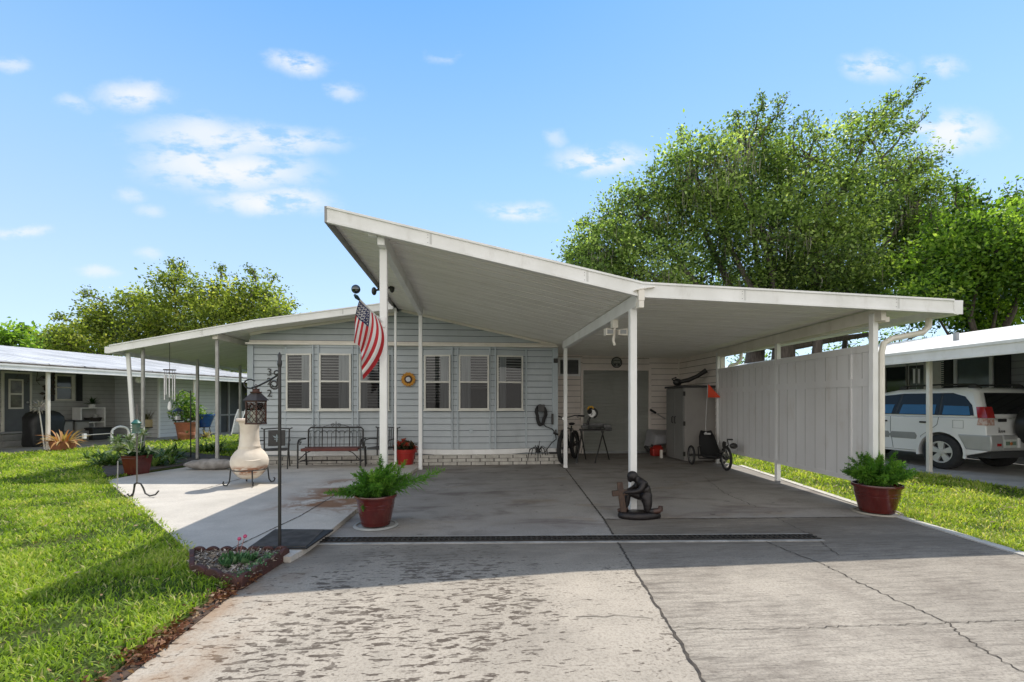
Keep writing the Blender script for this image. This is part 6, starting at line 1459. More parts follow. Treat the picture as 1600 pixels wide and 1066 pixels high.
# hose reel
q=at_Y(844.5,648,YF-.06); hr=thing('garden_hose','black garden hose coiled on a wall hanger near the carport corner','hose',q); m=MB(); r=random.Random(2)
for k in range(11):
    o=r.uniform(-.02,.02); w=.085+r.uniform(-.02,.025); hh=.2+r.uniform(-.03,.05); m.tube([(o+w*sin(t_)*(1.1 if cos(t_)>0 else .75),-.01-.012*k*.8,hh*cos(t_)*.95-(.03 if cos(t_)<0 else 0)) for t_ in [2*pi*i/20 for i in range(20)]],.0125,6,closed=True)
m.build('coil',RUBBER,hr,local=True,smooth=True); m=MB(); m.box(-.05,.05,-.14,-.005,.10,.16); m.box(-.07,.07,-.15,-.14,.07,.22); m.build('hanger',BLACK,hr,local=True,bevel=.008)
e1=at_Y(868,678,YF-.10)-q; e2=at_Y(862,692,YF-.16)-q; e3=at_Y(852,706,YF-.2)-q
m=MB(); m.tube([(.02,-.1,-.17),(.10,-.12,-.26),tuple(e1*.8+Vector((0,0,.02))),tuple(e1)],.011,6); m.tube([tuple(e1),tuple(e1+Vector((.01,-.02,-.12))),tuple(e2),tuple(e3)],.010,6); m.build('loose_end',RUBBER,hr,local=True,smooth=True)
m=MB(); m.tube([tuple(e1+Vector((-.05,0,.02))),tuple(e1+Vector((.06,0,-.02)))],.02,8); m.tube([tuple(e1+Vector((.01,.02,.09))),tuple(e1+Vector((.01,0,0)))],.015,6); m.build('tap',BLACK,hr,local=True)
q=at_Y(841,711,10.22); wd=thing('wire_ornament','black spider-like tangle of arching wires on the brick ledge below the hose','garden ornament',(q.x,q.y+.0,.232)); m=MB(); r=random.Random(12)
for i in range(12):
    a=2*pi*i/12+r.uniform(-.2,.2); L_=r.uniform(.16,.28); e=Vector((cos(a),-abs(sin(a))*.5,0)); m.tube([(0,0,.05),tuple(e*L_*.4+Vector((0,0,.12+r.uniform(0,.08)))),tuple(e*L_*.8+Vector((0,0,.10))),tuple(e*L_+Vector((0,-.02,-.02 if i%3 else -.14)))],.007,5)
m.tube([(0,0,.04),(.02,0,.2),(.03,-.02,.28)],.007,5); m.ball((0,0,.05),.045,10,sc=(1.4,1,.7)); m.build('wires',BLACK,wd,local=True,smooth=True)
m=MB(); m.box(-.09+.34,.34+.08,-.06,.06,0,.03); m.build('base_block',RUBBER,wd,local=True)
# ------------------------------------------------------------------ bicycle behind the carport post
q=at_z(887,722.5); by=thing('bicycle','black fat-tyre bicycle parked nose-out behind the inner carport post','bicycle',(q.x+.02,q.y+.12,0),radians(-90-27))
def wheel_geo(parent,cx,cz,R,tr,cy=0.0,name='wheel',spokes=18,rimw=.02):
    w=bpy.data.objects.new(name,None); COL.objects.link(w); w.parent=parent
    m=MB(); m.tube([(cx+(R-tr)*cos(2*pi*i/36),cy,cz+(R-tr)*sin(2*pi*i/36)) for i in range(36)],tr,10,closed=True); m.build('tyre',TYRE_,w,local=True,smooth=True)
    m=MB(); m.tube([(cx+(R-2*tr)*cos(2*pi*i/36),cy,cz+(R-2*tr)*sin(2*pi*i/36)) for i in range(36)],rimw*.5,6,closed=True); m.build('rim',RIMM,w,local=True,smooth=True)
    m=MB()
    for i in range(spokes): a=2*pi*i/spokes; m.tube([(cx,cy+(.03 if i%2 else -.03),cz),(cx+(R-2*tr)*cos(a),cy,cz+(R-2*tr)*sin(a))],.0022,4)
    m.build('spokes',CHROME,w,local=True); m=MB(); m.lathe([(.001,cy-.05),(.025,cy-.05),(.03,cy-.02),(.03,cy+.02),(.025,cy+.05),(.001,cy+.05)],(cx,0,cz),12,axis='y'); m.build('hub',BLACK,w,local=True); return w
TYRE_=M('bicycle_tyre',(0.015,0.015,0.015),(0.028,0.028,0.028),30,.8); RIMM=M('grey_rim',(0.28,0.28,0.28),None,8,.35,.6)
wheel_geo(by,.40,.34,.34,.048); wheel_geo(by,-.68,.34,.34,.048)
m=MB(); m.tube([(.22,0,.86),(-.20,0,.30)],.022,8); m.tube([(-.20,0,.30),(-.36,0,.80)],.018,8); m.tube([(.2,0,.80),(-.33,0,.72)],.02,8)
for s in (-.07,.07): m.tube([(-.20,s*.5,.30),(-.68,s,.34)],.010,6); m.tube([(-.35,s*.4,.74),(-.68,s,.34)],.010,6); m.tube([(.25,s*1.0,.72),(.40,s*1.0,.34)],.016,7)
m.tube([(.25,-.07,.72),(.25,.07,.72)],.02,7); m.tube([(.25,0,.72),(.18,0,.98)],.02,8); m.build('frame',M('black_frame',(0.02,0.02,0.022),None,8,.3),by,local=True,smooth=True)
m=MB(); m.tube([(.18,0,.98),(.22,0,1.02)],.018,8); m.tube([(.10,-.36,1.05),(.18,-.22,1.06),(.22,-.08,1.02),(.22,.08,1.02),(.18,.22,1.06),(.10,.36,1.05)],.013,8); m.build('handlebar',BLACK,by,local=True,smooth=True)
m=MB()
for s in (-1,1): m.tube([(.05,s*.40,1.045),(.14,s*.28,1.055)],.02,8); m.tube([(.17,s*.26,1.05),(.23,s*.3,1.01),(.22,s*.36,1.0)],.006,5)
m.build('grip',RUBBER,by,local=True,smooth=True)
m=MB(); m.lathe([(.001,-.03),(.05,-.03),(.055,.01),(.03,.03),(.001,.03)],(.27,0,.99),14,axis='x'); m.build('headlamp',BLACK,by,local=True,smooth=True); m=MB(); m.lathe([(.001,.001),(.04,0.0)],(.302,0,.99),14,axis='x'); m.build('lamp_lens',CHROME,by,local=True)
m=MB(); m.ball((-.38,0,.85),.09,12,sc=(1.5,.8,.35)); m.build('saddle',RUBBER,by,local=True,smooth=True); m=MB(); m.tube([(-.36,0,.80),(-.38,0,.85)],.014,7); m.build('seat_post',CHROME,by,local=True)
m=MB(); m.tube([(.28+.37*cos(t_)*1.02,.0,.34+.37*sin(t_)*1.05) for t_ in [radians(20+i*15) for i in range(9)]],.03,6); m.build('mudguard',BLACK,by,local=True,smooth=True)
m=MB(); m.lathe([(.001,-.07),(.09,-.07),(.09,-.062),(.001,-.062)],(-.2,0,.30),18,axis='y'); m.tube([(-.2,-.08,.30),(-.1,-.09,.17)],.01,6); m.tube([(-.2,.08,.30),(-.3,.09,.43)],.01,6); m.obox((-.09,-.13,.165),(.09,.08,.02)); m.obox((-.31,.13,.435),(.09,.08,.02)); m.build('crank',BLACK,by,local=True)
# ------------------------------------------------------------------ mitre saw on stand
q=at_z(929,721); ms=thing('saw_stand','black folding work stand with splayed legs in front of the roller door','saw stand',(q.x,q.y,0),-.12); m=MB(); TZ=.74
for cx,sp in ((-.30,.16),(.18,.24)):
    for s in (-1,1):
        m=MB(); m.tube([(cx,s*.12,TZ-.04),(cx+(.0 if cx<0 else s*-.0)+(-sp if s<0 else sp)*.9,s*.34,0)],.017,7); m.build('leg',BLACK,ms,local=True)
m=MB(); m.tube([(-.34,.12,TZ-.02),(.34,.12,TZ-.02)],.02,7); m.tube([(-.34,-.12,TZ-.02),(.34,-.12,TZ-.02)],.02,7); m.obox((0,0,TZ-.015),(.5,.22,.03)); m.obox((.30,-.02,TZ+.0),(.16,.18,.06)); m.build('frame',BLACK,ms,local=True,bevel=.005)
sw_=thing('mitre_saw','yellow-handled mitre saw with raised grey blade on the black work stand','saw',(q.x,q.y,TZ+.004),-.12); m=MB(); m.lathe([(.001,.002),(.16,.002),(.17,.03),(.15,.06),(.001,.06)],n=24); m.box(-.30,.30,.02,.11,.02,.075); m.box(-.26,.26,.11,.13,.075,.13); m.box(.20,.36,-.08,.10,.03,.10); m.tube([(-.2,.1,.1),(-.27,.12,.0),(-.25,.1,-.35),(-.3,.1,-.6)],.008,6); m.build('base',M('dark_cast_metal',(0.10,0.10,0.10),(0.05,0.05,0.05),12,.4,.4),sw_,local=True,bevel=.005)
BC=(-.05,.02,.36); m=MB(); m.lathe([(.001,-.008),(.095,-.008),(.095,.008),(.001,.008)],BC,30,axis='y'); m.build('blade',M('blade_steel',(0.40,0.40,0.39),(0.33,0.33,0.32),6,.35,.6),sw_,local=True)
m=MB(); m.tube([(BC[0]+.105*cos(t_),BC[1],BC[2]+.105*sin(t_)) for t_ in [radians(-70+i*12) for i in range(19)]],.028,8); m.build('blade_guard',BLACK,sw_,local=True,smooth=True); m=MB(); m.tube([(-.13,.08,.03),(-.15,.06,.15),(-.05,.03,.36)],[.035,.03,.025],8); m.ball((-.12,-.05,.40),.06,10,sc=(1,1.4,1)); m.build('arm',BLACK,sw_,local=True,smooth=True)
m=MB(); m.tube([(-.16,0,.44),(-.13,0,.50),(-.06,0,.51),(-.02,0,.47)],.022,8); m.build('handle',M('tool_yellow',(0.60,0.33,0.03),None,8,.5),sw_,local=True,smooth=True)
# ------------------------------------------------------------------ storage cabinet etc.
cb=thing('storage_cabinet','tall grey resin storage cabinet in the right rear corner of the carport','cabinet',(5.26,10.83,0)); CBM=M('taupe_resin',(0.30,0.285,0.265),(0.265,0.25,0.235),2,.6); CB2=M('dark_taupe_resin',(0.20,0.20,0.19),(0.18,0.18,0.17),2,.6)
x0,x1,y0,y1,hc=4.86,5.66,10.36,11.32,1.74
m=MB(); m.box(x0+.02,x1,y0,y1,.02,hc-.05); m.build('body',CBM,cb,bevel=.01); m=MB(); m.box(x0-.04,x1+.03,y0-.04,y1+.03,hc-.049,hc+.0); m.build('cabinet_lid',M('charcoal_resin',(0.05,0.05,0.05),None,4,.5),cb,bevel=.012)
for ya,yb_ in ((y0+.02,(y0+y1)/2-.004),((y0+y1)/2+.004,y1-.02)):
    m=MB(); m.box(x0-.012,x0+.019,ya,yb_,.05,hc-.06); d1=m.build('door',CB2,cb,bevel=.006)
    m=MB(); yh=(y0+y1)/2+(-.07 if ya<10.6 else .07); m.tube([(x0-.014,yh,.86),(x0-.045,yh,.88),(x0-.045,yh,1.0),(x0-.014,yh,1.02)],.012,6); m.build('handle',BLACK,d1)
m=MB()
for z in (.18,.87,1.55): m.box(x0-.016,x0+.03,y0-.006,y0+.02,z-.05,z+.05)
m.build('hinge',BLACK,cb)
q=Vector((5.0,11.0,hc+.002)); bl=thing('leaf_blower','black leaf blower lying on top of the grey storage cabinet','leaf blower',q); m=MB(); m.ball((-.05,-.1,.09),.09,12,sc=(1.2,1,1)); m.tube([(-.12,-.1,.1),(-.18,-.1,.17),(-.08,-.1,.2)],.02,7); m.build('motor',BLACK,bl,local=True,smooth=True); m=MB(); m.tube([(.0,-.12,.10),(.18,-.2,.14),(.33,-.3,.22),(.52,-.4,.36)],[.05,.055,.045,.06],10); m.build('blow_tube',BLACK,bl,local=True,smooth=True)
q=at_z(1020,710); wb=thing('wheelbarrow','grey wheelbarrow tipped up against the wall left of the tall cabinet','wheelbarrow',(q.x+.05,q.y-.1,0)); m=MB()
V_=[(-.33,0,.20),(.42,0,.26),(.42,.06,.62),(-.22,.06,.66),(-.18,-.34,.28),(.34,-.34,.32),(.34,-.30,.50),(-.12,-.30,.52)]
m.add(V_,[(0,1,5,4),(1,2,6,5),(2,3,7,6),(3,0,4,7),(4,5,6,7)]); m.build('tray',M('grey_tray',(0.30,0.30,0.31),(0.24,0.24,0.25),3,.45),wb,local=True,bevel=.05,seg=4); m=MB()
m.tube([(-.30,-.02,.22),(-.24,-.1,.12),(-.02,-.1,.02)],.05,8); m.tube([(.1,-.02,.24),(.0,-.12,.04)],.03,8); m.build('leg',BLACK,wb,local=True); hA=at_Y(1019,642,q.y-.2)-Vector((q.x+.05,q.y-.1,0)); hB=at_Y(1040,655,q.y-.1)-Vector((q.x+.05,q.y-.1,0)); m=MB(); m.tube([tuple(hA),tuple(hB)],.014,7); m.build('handle_bar',CHROME,wb,local=True); m=MB(); dh=(hB-hA).normalized(); m.tube([tuple(hA-dh*.06),tuple(hA+dh*.12)],.03,8); m.build('grip',RUBBER,wb,local=True)
q=at_z(1030,713.5); gc_=thing('gas_can','red fuel can on the floor beside the tall grey cabinet','fuel can',(q.x,q.y+.16,0)); m=MB(); m.box(-.14,.13,-.11,.11,0,.2); m.add([(-.14,-.11,.2),(.13,-.11,.2),(.13,.11,.2),(-.14,.11,.2),(-.06,-.05,.27),(.1,-.05,.27),(.1,.05,.27),(-.06,.05,.27)],[(0,1,5,4),(1,2,6,5),(2,3,7,6),(3,0,4,7),(4,5,6,7)]); m.build('body',M('red_fuel_plastic',(0.40,0.025,0.015),(0.3,0.02,0.012),4,.45),gc_,local=True,bevel=.03,seg=3); m=MB(); m.tube([(-.1,0,.2),(-.13,0,.3)],.02,8); m.build('spout',BLACK,gc_,local=True); m=MB(); m.tube([(-.04,0,.27),(0,0,.31),(.08,0,.31),(.1,0,.26)],.014,6); m.build('handle',RUBBER,gc_,local=True)
q=at_z(1035,716); tag(MB().box(-.03,.03,-.03,.03,0,.2).xform(Matrix.Translation((q.x-.02,q.y+.02,0))).build('foot_block',CREAM,bevel=.01),'small pale upright block at the foot of the tall grey cabinet','block')
# ------------------------------------------------------------------ recumbent trike
tk=thing('recumbent_trike','black recumbent trike with mesh seat and orange safety flag beside the cabinet','trike',(5.16,9.75,0),radians(-90-7)); R_=.21
wheel_geo(tk,-.18,R_,R_,.024,.34); wheel_geo(tk,-.12,R_,R_,.024,-.36); wheel_geo(tk,.82,.245,.245,.026,0,spokes=24)
TF=M('black_tube',(0.018,0.018,0.02),None,8,.35); m=MB(); m.tube([(-.15,.34,R_),(-.15,.2,.2),(-.15,-.2,.2),(-.14,-.36,R_)],.018,8); m.tube([(-.2,0,.2),(.25,0,.17),(.6,0,.30),(.72,0,.40)],.024,8)
for s in (-.06,.06): m.tube([(.66,s,.40),(.82,s,.245)],.013,6)
m.tube([(.68,0,.36),(.78,0,.56)],.02,8); m.build('frame',TF,tk,local=True,smooth=True)
m=MB(); P_=[]; W__=[.20,.22,.21,.19,.16,.11]; S_=[(.42,.26),(.2,.23),(.02,.27),(-.10,.45),(-.19,.62),(-.24,.74)]
for (x,z),w in zip(S_,W__): P_+= [Vector((x,-w,z)),Vector((x,0,z-.025)),Vector((x,w,z))]
m.add(P_,[(3*i+k,3*i+k+1,3*i+k+4,3*i+k+3) for i in range(5) for k in range(2)]+[(3*i+k+3,3*i+k+4,3*i+k+1,3*i+k) for i in range(0)]); seat=m.build('seat',M('black_mesh_fabric',(0.012,0.012,0.013),None,40,.8),tk,local=True,smooth=True); mo=seat.modifiers.new('solid','SOLIDIFY'); mo.thickness=.035
m=MB(); m.obox((-.165,0,.665),(.02,.14,.035),(0,-.35,0)); m.obox((-.17,-.03,.68),(.02,.03,.05),(0,-.35,0)); m.build('seat_label',M('pale_label',(0.6,0.6,0.6),None,9,.5),seat,local=True)
m=MB(); m.lathe([(.001,-.04),(.085,-.04),(.085,-.034),(.001,-.034)],(.80,0,.50),18,axis='y'); m.tube([(.80,-.05,.50),(.90,-.07,.40)],.011,6); m.tube([(.80,.05,.50),(.70,.07,.60)],.011,6); m.obox((.9,-.12,.39),(.08,.09,.025)); m.obox((.70,.12,.61),(.08,.09,.025)); m.build('crank',BLACK,tk,local=True)
m=MB(); m.tube([(.1,.28,.16),(.12,.30,.40),(.2,.28,.44)],.013,7); m.tube([(.1,-.28,.16),(.12,-.30,.40),(.2,-.28,.44)],.013,7); m.tube([(.1,-.28,.16),(.1,.28,.16)],.013,7); m.build('handlebar',TF,tk,local=True,smooth=True)
m=MB(); m.ball((.92,.10,.50),.06,10,sc=(1,1.3,1)); m.build('lamp',BLACK,tk,local=True,smooth=True)
m=MB(); m.tube([(-.24,.0,.3),(-.26,0,.9),(-.25,.04,1.75)],.006,6); fp_=m.build('flag_pole',M('white_rod',(0.6,0.6,0.6),None,5,.4),tk,local=True); m=MB(); m.add([(-.25,.05,1.76),(-.255,.045,1.46),(-.20,.30,1.46),(-.22,.18,1.6)],[(0,1,2,3)]); m.build('pennant',M('orange_pennant',(0.75,0.06,0.01),None,5,.6),fp_,local=True)
# ------------------------------------------------------------------ kneeling figure statue
q=at_z(1004,813); stt=thing('statue','dark bronze statue of a kneeling man with bowed head before a wooden cross','statue',(q.x,q.y+.12,0),-TH); BRZ=M('dark_bronze',(0.022,0.017,0.016),(0.011,0.009,0.010),14,.42,.25,bump=.5,bscale=50); k=.00711*1.0
# local frame: x right, z up; 1 photo pixel = Z/FOC metres
pxm=(q.y/CT)/FOC*.985
S=lambda px,py,y=0.0: Vector(((px-1004)*pxm, y, (816-py)*pxm))
m=MB(); pr=[]; 
for z,w in ((0,1.0),(.025,1.03),(.055,1.0),(.072,.9)): pr.append((w,z))
vs=[];K=36
for w,z in pr:
    for j in range(K):
        a=2*pi*j/K; e=1+.05*sin(3*a+1); vs.append((.245*w*cos(a)*e,.125*w*sin(a)*e,z))
m.add(vs,[(i*K+j,i*K+(j+1)%K,(i+1)*K+(j+1)%K,(i+1)*K+j) for i in range(3) for j in range(K)]+[tuple(3*K+j for j in range(K)),tuple(range(K))[::-1]]); m.build('base',BRZ,stt,local=True,smooth='all')
def skin(name,verts,edges,radii,mat,parent,sub=2):
    me=bpy.data.meshes.new(name); me.from_pydata([tuple(v_) for v_ in verts],edges,[]); o=bpy.data.objects.new(name,me); COL.objects.link(o); o.parent=parent
    o.modifiers.new('skin','SKIN'); sv=me.skin_vertices[0].data
    for i,r_ in enumerate(radii): sv[i].radius=(r_,r_) if not isinstance(r_,tuple) else r_; sv[i].use_root=(i==0)
    s=o.modifiers.new('sub','SUBSURF'); s.levels=sub; s.render_levels=sub; me.materials.append(mat)
    for p_ in me.polygons: p_.use_smooth=True
    o.modifiers['skin'].use_smooth_shade=True; return o
PEL=S(1014,782)
V=[PEL,S(1015,773),S(1013,763),S(1006.5,756),            # pelvis, waist, chest, shoulders
   S(1001,752),S(996,749),S(992.5,748),                 # neck, head
   S(1009,758,-.085),S(1002,769,-.10),S(992,772,-.06),S(984,773,-.03),S(979,774,-.015),    # near arm to hands on knee
   S(1008,758,.085),S(1001,768,.09),S(991,771,.05),S(981,773,.02),     # far arm
   S(1009,781,.045),S(998,778,.055),S(988,776,.055),S(986.5,787,.055),S(984.5,798,.055),S(976,804,.06),  # raised far leg, foot
   S(1017,787,-.045),S(1016.5,797,-.05),S(1016,804,-.05),S(1024,804,-.05),S(1033,803,-.05),S(1037,800,-.05)]  # kneeling near leg
E=[(0,1),(1,2),(2,3),(3,4),(4,5),(5,6),(3,7),(7,8),(8,9),(9,10),(10,11),(3,12),(12,13),(13,14),(14,15),(0,16),(16,17),(17,18),(18,19),(19,20),(20,21),(0,22),(22,23),(23,24),(24,25),(25,26),(26,27)]
Rr=[.072,.070,.078,.064,.044,.050,.046, .040,.036,.031,.025,.016, .040,.035,.028,.019, .056,.054,.047,.042,.036,.026, .060,.052,.045,.038,.033,.027]
skin('body',V,E,Rr,BRZ,stt)
m=MB(); hc=S(993.5,747); m.ball(tuple(hc),.062,18,sc=(1.05,.9,1.0)); m.ball(tuple(hc+Vector((-.028,0,-.03))),.038,14,sc=(.9,.85,1.1)); m.add([hc+Vector((-.062,0,-.018)),hc+Vector((-.05,-.012,-.05)),hc+Vector((-.05,.012,-.05)),hc+Vector((-.045,0,-.012))],[(0,1,3),(0,3,2),(0,2,1)])
for s_ in (-1,1): m.ball(tuple(hc+Vector((.0,s_*.052,-.012))),.015,8,sc=(.8,.4,1.2))
m.build('head',BRZ,stt,local=True,smooth=True)
m=MB(); hk_=S(981,774); r=random.Random(1)
for i in range(5):
    y0=-.03+.015*i; m.tube([tuple(hk_+Vector((.02,y0*.8,.012))),tuple(hk_+Vector((-.008,y0,.012))),tuple(hk_+Vector((-.026,y0,.0))),tuple(hk_+Vector((-.026,y0,-.016)))],[.009,.008,.0075,.006],7)
m.build('fingers',BRZ,stt,local=True,smooth=True)
m=MB(); m.tube([tuple(S(1022,804,-.055)),tuple(S(1034,803,-.055)),tuple(S(1038,800,-.055))],[.03,.032,.03],10); m.tube([tuple(S(1037,803,-.055)),tuple(S(1038,795,-.055))],[.030,.026],10); m.tube([tuple(S(987,801,.06)),tuple(S(977,805,.06)),tuple(S(971,806,.06))],[.033,.03,.02],10); m.build('boots',M('brown_boot',(0.075,0.035,0.025),(0.04,0.022,0.018),14,.5),stt,local=True,smooth=True)
m=MB(); CR=M('carved_brown_cross',(0.085,0.048,0.03),(0.045,0.027,0.02),10,.6,bump=.5,bscale=30,stretch=(4,4,1)); m.bar(tuple(S(978.5,808,.0)),tuple(S(972,757,.0)),.066,.045,up=(0,1,0)); m.bar(tuple(S(959.5,776,.0)),tuple(S(985,773.5,.0)),.049,.064,up=(0,0,1)); m.build('cross',CR,stt,local=True,bevel=.006)
# ------------------------------------------------------------------ trees
BARK=M('grey_bark',(0.12,0.10,0.085),(0.06,0.05,0.042),5,.95,bump=.9,bscale=18,stretch=(3,3,.6))
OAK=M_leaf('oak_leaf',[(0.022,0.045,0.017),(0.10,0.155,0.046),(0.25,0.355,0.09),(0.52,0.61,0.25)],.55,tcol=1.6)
OLIVE=M_leaf('olive_leaf',[(0.03,0.045,0.012),(0.11,0.155,0.03),(0.28,0.34,0.06),(0.54,0.53,0.15)],.55,tcol=1.6)
BRIGHT=M_leaf('bright_leaf',[(0.012,0.04,0.010),(0.085,0.165,0.026),(0.22,0.37,0.05),(0.42,0.55,0.12)],.54,tcol=1.5)
MOSS=M_leaf('spanish_moss',[(0.16,0.145,0.11),(0.25,0.235,0.18),(0.36,0.34,0.28)],.3,tcol=1.0)
def tree(name,label,base,lobes,wisps,nclump,kleaf,ls,mat,seed,tr=.35,fork=.35,moss=0,group=None,sig=.42,cat='tree',mossb=None):
    rng=np.random.default_rng(seed); r=random.Random(seed); base=Vector(base); T=thing(name,label,cat,base,0,group)
    cen=[Vector(c) for c,_,_ in lobes]; zmax=max(c.z for c in cen); zl=min(c.z for c in cen)
    F_=base+Vector((0,0,(zmax-base.z)*fork)); wood=MB()
    wood.tube([base-Vector((0,0,.3)),base+Vector((.05,0,.3)),base.lerp(F_,.5)+Vector((r.uniform(-.2,.2),r.uniform(-.2,.2),0)),F_],[tr*1.5,tr*1.1,tr,tr*.85],12)
    C=[];D=[];Rn=[];Lf=[]; tw=MB()
    def twig(a,b,r0,n=4,jit=.12):
        P=[]; L_=(b-a).length
        for i in range(n+1): P.append(a.lerp(b,i/n)+Vector((r.uniform(-1,1),r.uniform(-1,1),r.uniform(-1,1)))*L_*jit*(0 if i in (0,n) else 1)*.5)
        tw.tube(P,[r0*(1-.75*i/n) for i in range(n+1)],5); return P
    for (c,R,wt) in lobes:
        c=Vector(c); mid=F_.lerp(c,.5)+Vector((r.uniform(-.5,.5),r.uniform(-.5,.5),-.12*(c-F_).length+r.uniform(0,.6)))
        br=max(.035,tr*.34*min(1.4,(R[0]+R[2])/3)); wood.tube([F_-Vector((0,0,.3)),F_.lerp(mid,.5)+Vector((0,0,-.1)),mid,mid.lerp(c,.6),c],[br,br*.85,br*.65,br*.45,br*.25],8)
        n=max(8,int(nclump*wt)); v=unit(rng.normal(size=(n,3)))*(rng.uniform(.25,1.0,(n,1))**.5); pts=np.array(c)+v*np.array(R)
        hubs=[c]+[c+Vector(tuple(unit(rng.normal(size=(1,3)))[0]*np.array(R)*.5)) for _ in range(6)]
        twig(F_.lerp(c,.9),c,br*.25)
        for h in hubs[1:]: twig(c,h,br*.28+.012)
        for i in range(n):
            p_=Vector(pts[i]); h=min(hubs,key=lambda q_:(q_-p_).length)
            if i%2==0: twig(h,p_,.018,3)
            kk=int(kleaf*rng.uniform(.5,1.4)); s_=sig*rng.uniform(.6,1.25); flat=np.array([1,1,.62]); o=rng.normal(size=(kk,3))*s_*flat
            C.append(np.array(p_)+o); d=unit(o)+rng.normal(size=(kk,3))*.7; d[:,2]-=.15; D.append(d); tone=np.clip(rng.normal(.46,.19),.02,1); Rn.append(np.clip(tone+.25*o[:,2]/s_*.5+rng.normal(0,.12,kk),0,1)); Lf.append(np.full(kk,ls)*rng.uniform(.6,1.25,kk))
    for (a,b,n) in wisps:      # airy leading shoots
        a=Vector(a); b=Vector(b); nc=min(cen,key=lambda q_:(q_-a).length); twig(nc,a,.06,3); P=twig(a,b,.05,6,.08)
        for j in range(n):
            t_=r.random()**.7; x_=(.2+.8*t_)*5.999; i_=int(x_); s0=P[i_].lerp(P[i_+1],x_-i_); e=s0+Vector((r.uniform(-1,1),r.uniform(-1,1),r.uniform(-.3,1)))*(.75-.45*t_); twig(s0,e,.014,2)
            kk=int(22*r.uniform(.5,1.3)); f_=rng.random((kk,1)); C.append(np.array(s0)+(np.array(e)-np.array(s0))*f_*1.1+rng.normal(size=(kk,3))*.10); d=rng.normal(size=(kk,3)); D.append(d); Rn.append(np.clip(rng.normal(.4,.2,kk),0,1)); Lf.append(np.full(kk,ls)*rng.uniform(.6,1.1,kk))
    wood.build('trunk',BARK,T,smooth=True); tw.build('branches',BARK,T)
    C=np.concatenate(C);D=np.concatenate(D);Rn=np.concatenate(Rn);Lf=np.concatenate(Lf); leaf_mesh('crown',C,D,Lf,Lf*.55,mat,T,Rn,rng)
    if moss:
        V=[];k=0;Rm=[]
        boxes=mossb or [(c,R) for c,R,_ in lobes]
        for _ in range(moss):
            c,R=r.choice(boxes); p0=np.array(c)+unit(rng.normal(size=(1,3)))[0]*np.array(R)*r.uniform(.3,1); 
            for s in range(24):
                q=p0+rng.normal(size=3)*np.array([.42,.42,.30]); L_=r.uniform(.15,.75)*(1.6 if s<5 else 1); w=r.uniform(.008,.017); a=r.random()*pi; sd=np.array([cos(a),sin(a),0])*w; 
                m1=q+np.array([r.uniform(-.05,.05),r.uniform(-.05,.05),-L_*.45]); e=m1+np.array([r.uniform(-.06,.06),r.uniform(-.06,.06),-L_*.5]); V+= [q-sd*.5,q+sd*.5,m1+sd,m1-sd, m1-sd,m1+sd,e+sd*.3,e-sd*.3]; Rm+=[r.random()]*8
        V=np.array(V); np_mesh('moss',V,np.arange(len(V)).reshape(-1,4),MOSS,T,np.array(Rm))
    return T
def LB(px,py,rx,ry,D,dd=0,wt=1.0,dep=None):
    k=D/FOC; return (at_D(px,py,D+dd),(rx*k,(dep or (rx+ry)*.5*k*1.0),ry*k),wt*(rx*ry)/4000.)
DO=22.0
ol=[(945,395,48,60),(925,445,42,40),(1005,335,58,50),(1005,425,70,55),(1085,275,55,50),(1095,350,75,65),(1090,440,75,45),(1165,225,55,42),(1180,295,75,60),(1205,375,80,55),(1190,445,70,35),(1265,250,60,45),(1290,325,75,60),(1300,410,75,55),(1355,215,48,40),(1370,285,55,55),(1375,365,65,60),(1390,440,60,50),(1240,440,70,40),(1320,455,60,40),(1435,320,45,48),(1425,255,34,34),(1440,385,50,50),(1450,450,50,40),(1220,250,50,35),(1130,240,35,28),(915,400,26,36)]
random.seed(4); rd=random.Random(4)
lob=[LB(px,py,rx,ry,DO,rd.uniform(-2.2,2.2),.5 if py<262 else 1.0) for px,py,rx,ry in ol]
P_=lambda px,py,dd=0: at_D(px,py,DO+dd)
ws=[(P_(1170,230),P_(1192,152),16),(P_(1180,230),P_(1230,150),14),(P_(1160,235),P_(1150,172),10),(P_(1360,225),P_(1436,132),26),(P_(1345,220),P_(1400,150),18),(P_(1330,235),P_(1330,180),12),(P_(1375,250),P_(1450,175),16),(P_(1090,270),P_(1062,205),10),(P_(1030,320),P_(1015,262),8),(P_(950,370),P_(905,345),10),(P_(1290,260),P_(1262,185),12),(P_(1240,240),P_(1240,190),10),(P_(935,420),P_(884,405),9),(P_(1380,290),P_(1452,262),14),(P_(1400,340),P_(1470,320),10),(P_(1110,260),P_(1105,215),8)]
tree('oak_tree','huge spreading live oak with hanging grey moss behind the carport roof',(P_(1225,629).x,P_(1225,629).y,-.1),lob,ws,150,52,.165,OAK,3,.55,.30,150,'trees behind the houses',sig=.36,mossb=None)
DR=18.0
rl=[(1500,350,45,40),(1475,410,55,50),(1540,390,55,55),(1585,345,45,45),(1600,410,60,60),(1500,465,60,45),(1570,470,60,45),(1640,380,60,70),(1450,470,45,40),(1545,510,45,28)]
lob2=[LB(px,py,rx,ry,DR,rd.uniform(-1.5,1.5)) for px,py,rx,ry in rl]; PR=lambda px,py: at_D(px,py,DR)
ws2=[(PR(1500,350),PR(1490,285),12),(PR(1520,350),PR(1512,290),10),(PR(1590,330),PR(1575,300),8),(PR(1470,390),PR(1455,330),9)]
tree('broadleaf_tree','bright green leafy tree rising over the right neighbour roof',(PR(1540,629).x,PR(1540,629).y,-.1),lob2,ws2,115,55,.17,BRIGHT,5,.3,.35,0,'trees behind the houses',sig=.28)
DL=27.0
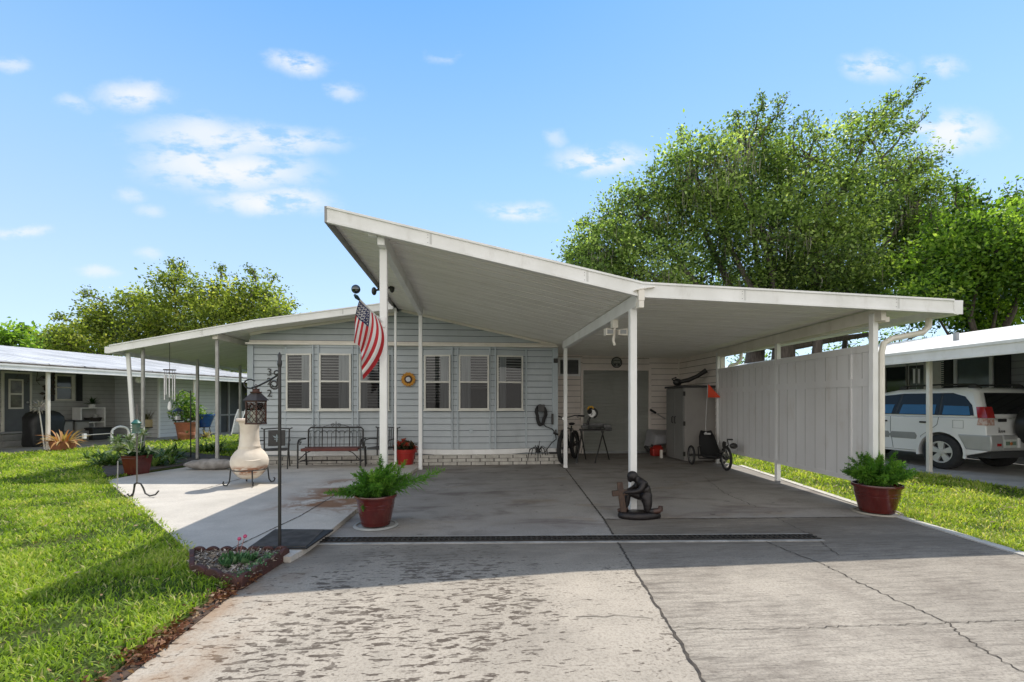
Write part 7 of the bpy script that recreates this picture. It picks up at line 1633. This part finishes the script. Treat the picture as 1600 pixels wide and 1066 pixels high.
ll=[(170,500,38,30),(140,530,45,28),(225,482,42,30),(215,530,60,34),(272,452,30,26),(285,500,50,38),(335,468,36,26),(345,512,50,36),(392,464,38,28),(405,505,42,34),(438,492,24,22),(105,535,32,22),(280,540,60,26),(350,545,50,22)]
lob3=[LB(px,py,rx,ry,DL,rd.uniform(-1.8,1.8)) for px,py,rx,ry in ll]; PL=lambda px,py: at_D(px,py,DL)
ws3=[(PL(275,440),PL(268,410),10),(PL(275,440),PL(285,410),9),(PL(345,440),PL(345,418),8),(PL(400,440),PL(395,420),8),(PL(420,450),PL(430,432),6),(PL(160,470),PL(125,455),8),(PL(440,480),PL(462,478),5),(PL(110,500),PL(78,497),7)]
tree('spreading_tree','olive-yellow spreading tree behind the left neighbour roof',(PL(290,629).x,PL(290,629).y,-.1),lob3,ws3,190,60,.185,OLIVE,7,.45,.3,0,'trees behind the houses',sig=.36)
D4=34.0
lob4=[LB(px,py,rx,ry,D4,rd.uniform(-1.5,1.5)) for px,py,rx,ry in ((35,535,35,22),(70,540,35,25),(5,540,30,22),(-40,535,40,30),(100,555,40,20))]; P4=lambda px,py: at_D(px,py,D4)
tree('round_tree','bright green tree top at the far left edge beyond the neighbour roof',(P4(30,629).x,P4(30,629).y,-.1),lob4,[(P4(40,530),P4(42,512),6)],100,60,.32,BRIGHT,9,.3,.35,0,'trees behind the houses',sig=.5)
D5=24.0
lob5=[LB(px,py,rx,ry,D5,rd.uniform(-1,1)) for px,py,rx,ry in ((330,575,40,18),(380,570,30,18),(300,580,30,14),(410,590,40,25))]; P5=lambda px,py: at_D(px,py,D5)
tree('low_tree','low yellow-green tree seen under the left patio roof',(P5(350,629).x,P5(350,629).y,-.1),lob5,[],90,50,.24,OLIVE,11,.15,.4,0,'trees behind the houses',sig=.36)
D6=26.0
lob6=[LB(px,py,rx,ry,D6,rd.uniform(-1.5,1.5)) for px,py,rx,ry in ((1325,540,35,20),(1300,555,30,14),(1360,530,40,22),(1420,530,50,22),(1165,565,25,12),(1185,560,18,10),(1235,575,25,6))]; P6=lambda px,py: at_D(px,py,D6)
T6=tree('low_tree','small bright tree glimpsed through the gap above the privacy fence',(P6(1340,629).x,P6(1340,629).y,-.1),lob6,[],30,30,.16,BRIGHT,13,.2,.45,0,'trees behind the houses',sig=.34)
for i,(px,D_,w) in enumerate(((1277,20,.22),(1180,23,.5),(1318,24,.16))):
    q=at_D(px,629,D_); T=thing('tree_trunk',('dark slim trunk seen above the fence left of the front post','broad dark trunk seen over the rear end of the fence','thin trunk among leaves above the middle of the fence')[i],'tree',(q.x,q.y,-.1),0,'bare trunks behind the fence'); m=MB(); m.tube([(q.x,q.y,-.3),(q.x+.1,q.y,1.5),(q.x-.05,q.y,3.2),(q.x+.2,q.y,5.5)],[w*1.3,w,w*.9,w*.6],10); m.build('trunk',BARK,T,smooth=True)
# distant treeline behind everything
rng=np.random.default_rng(31); C=[];Rn=[]
for i in range(230):
    x=rng.uniform(-110,110); y=rng.uniform(62,80); h=rng.uniform(3.5,6.2); n=120; v=unit(rng.normal(size=(n,3)))*rng.random((n,1))**.4; C.append(np.array([x,y,h*.5])+v*np.array([3.2,2,h*.55])); Rn.append(np.clip(rng.normal(.4,.15)+v[:,2]*.2+rng.normal(0,.1,n),0,1))
C=np.concatenate(C);D=rng.normal(size=C.shape); tag(leaf_mesh('distant_trees',C,D,.75,.5,OAK,None,np.concatenate(Rn),rng),'far continuous line of trees behind the houses','trees',kind='stuff')
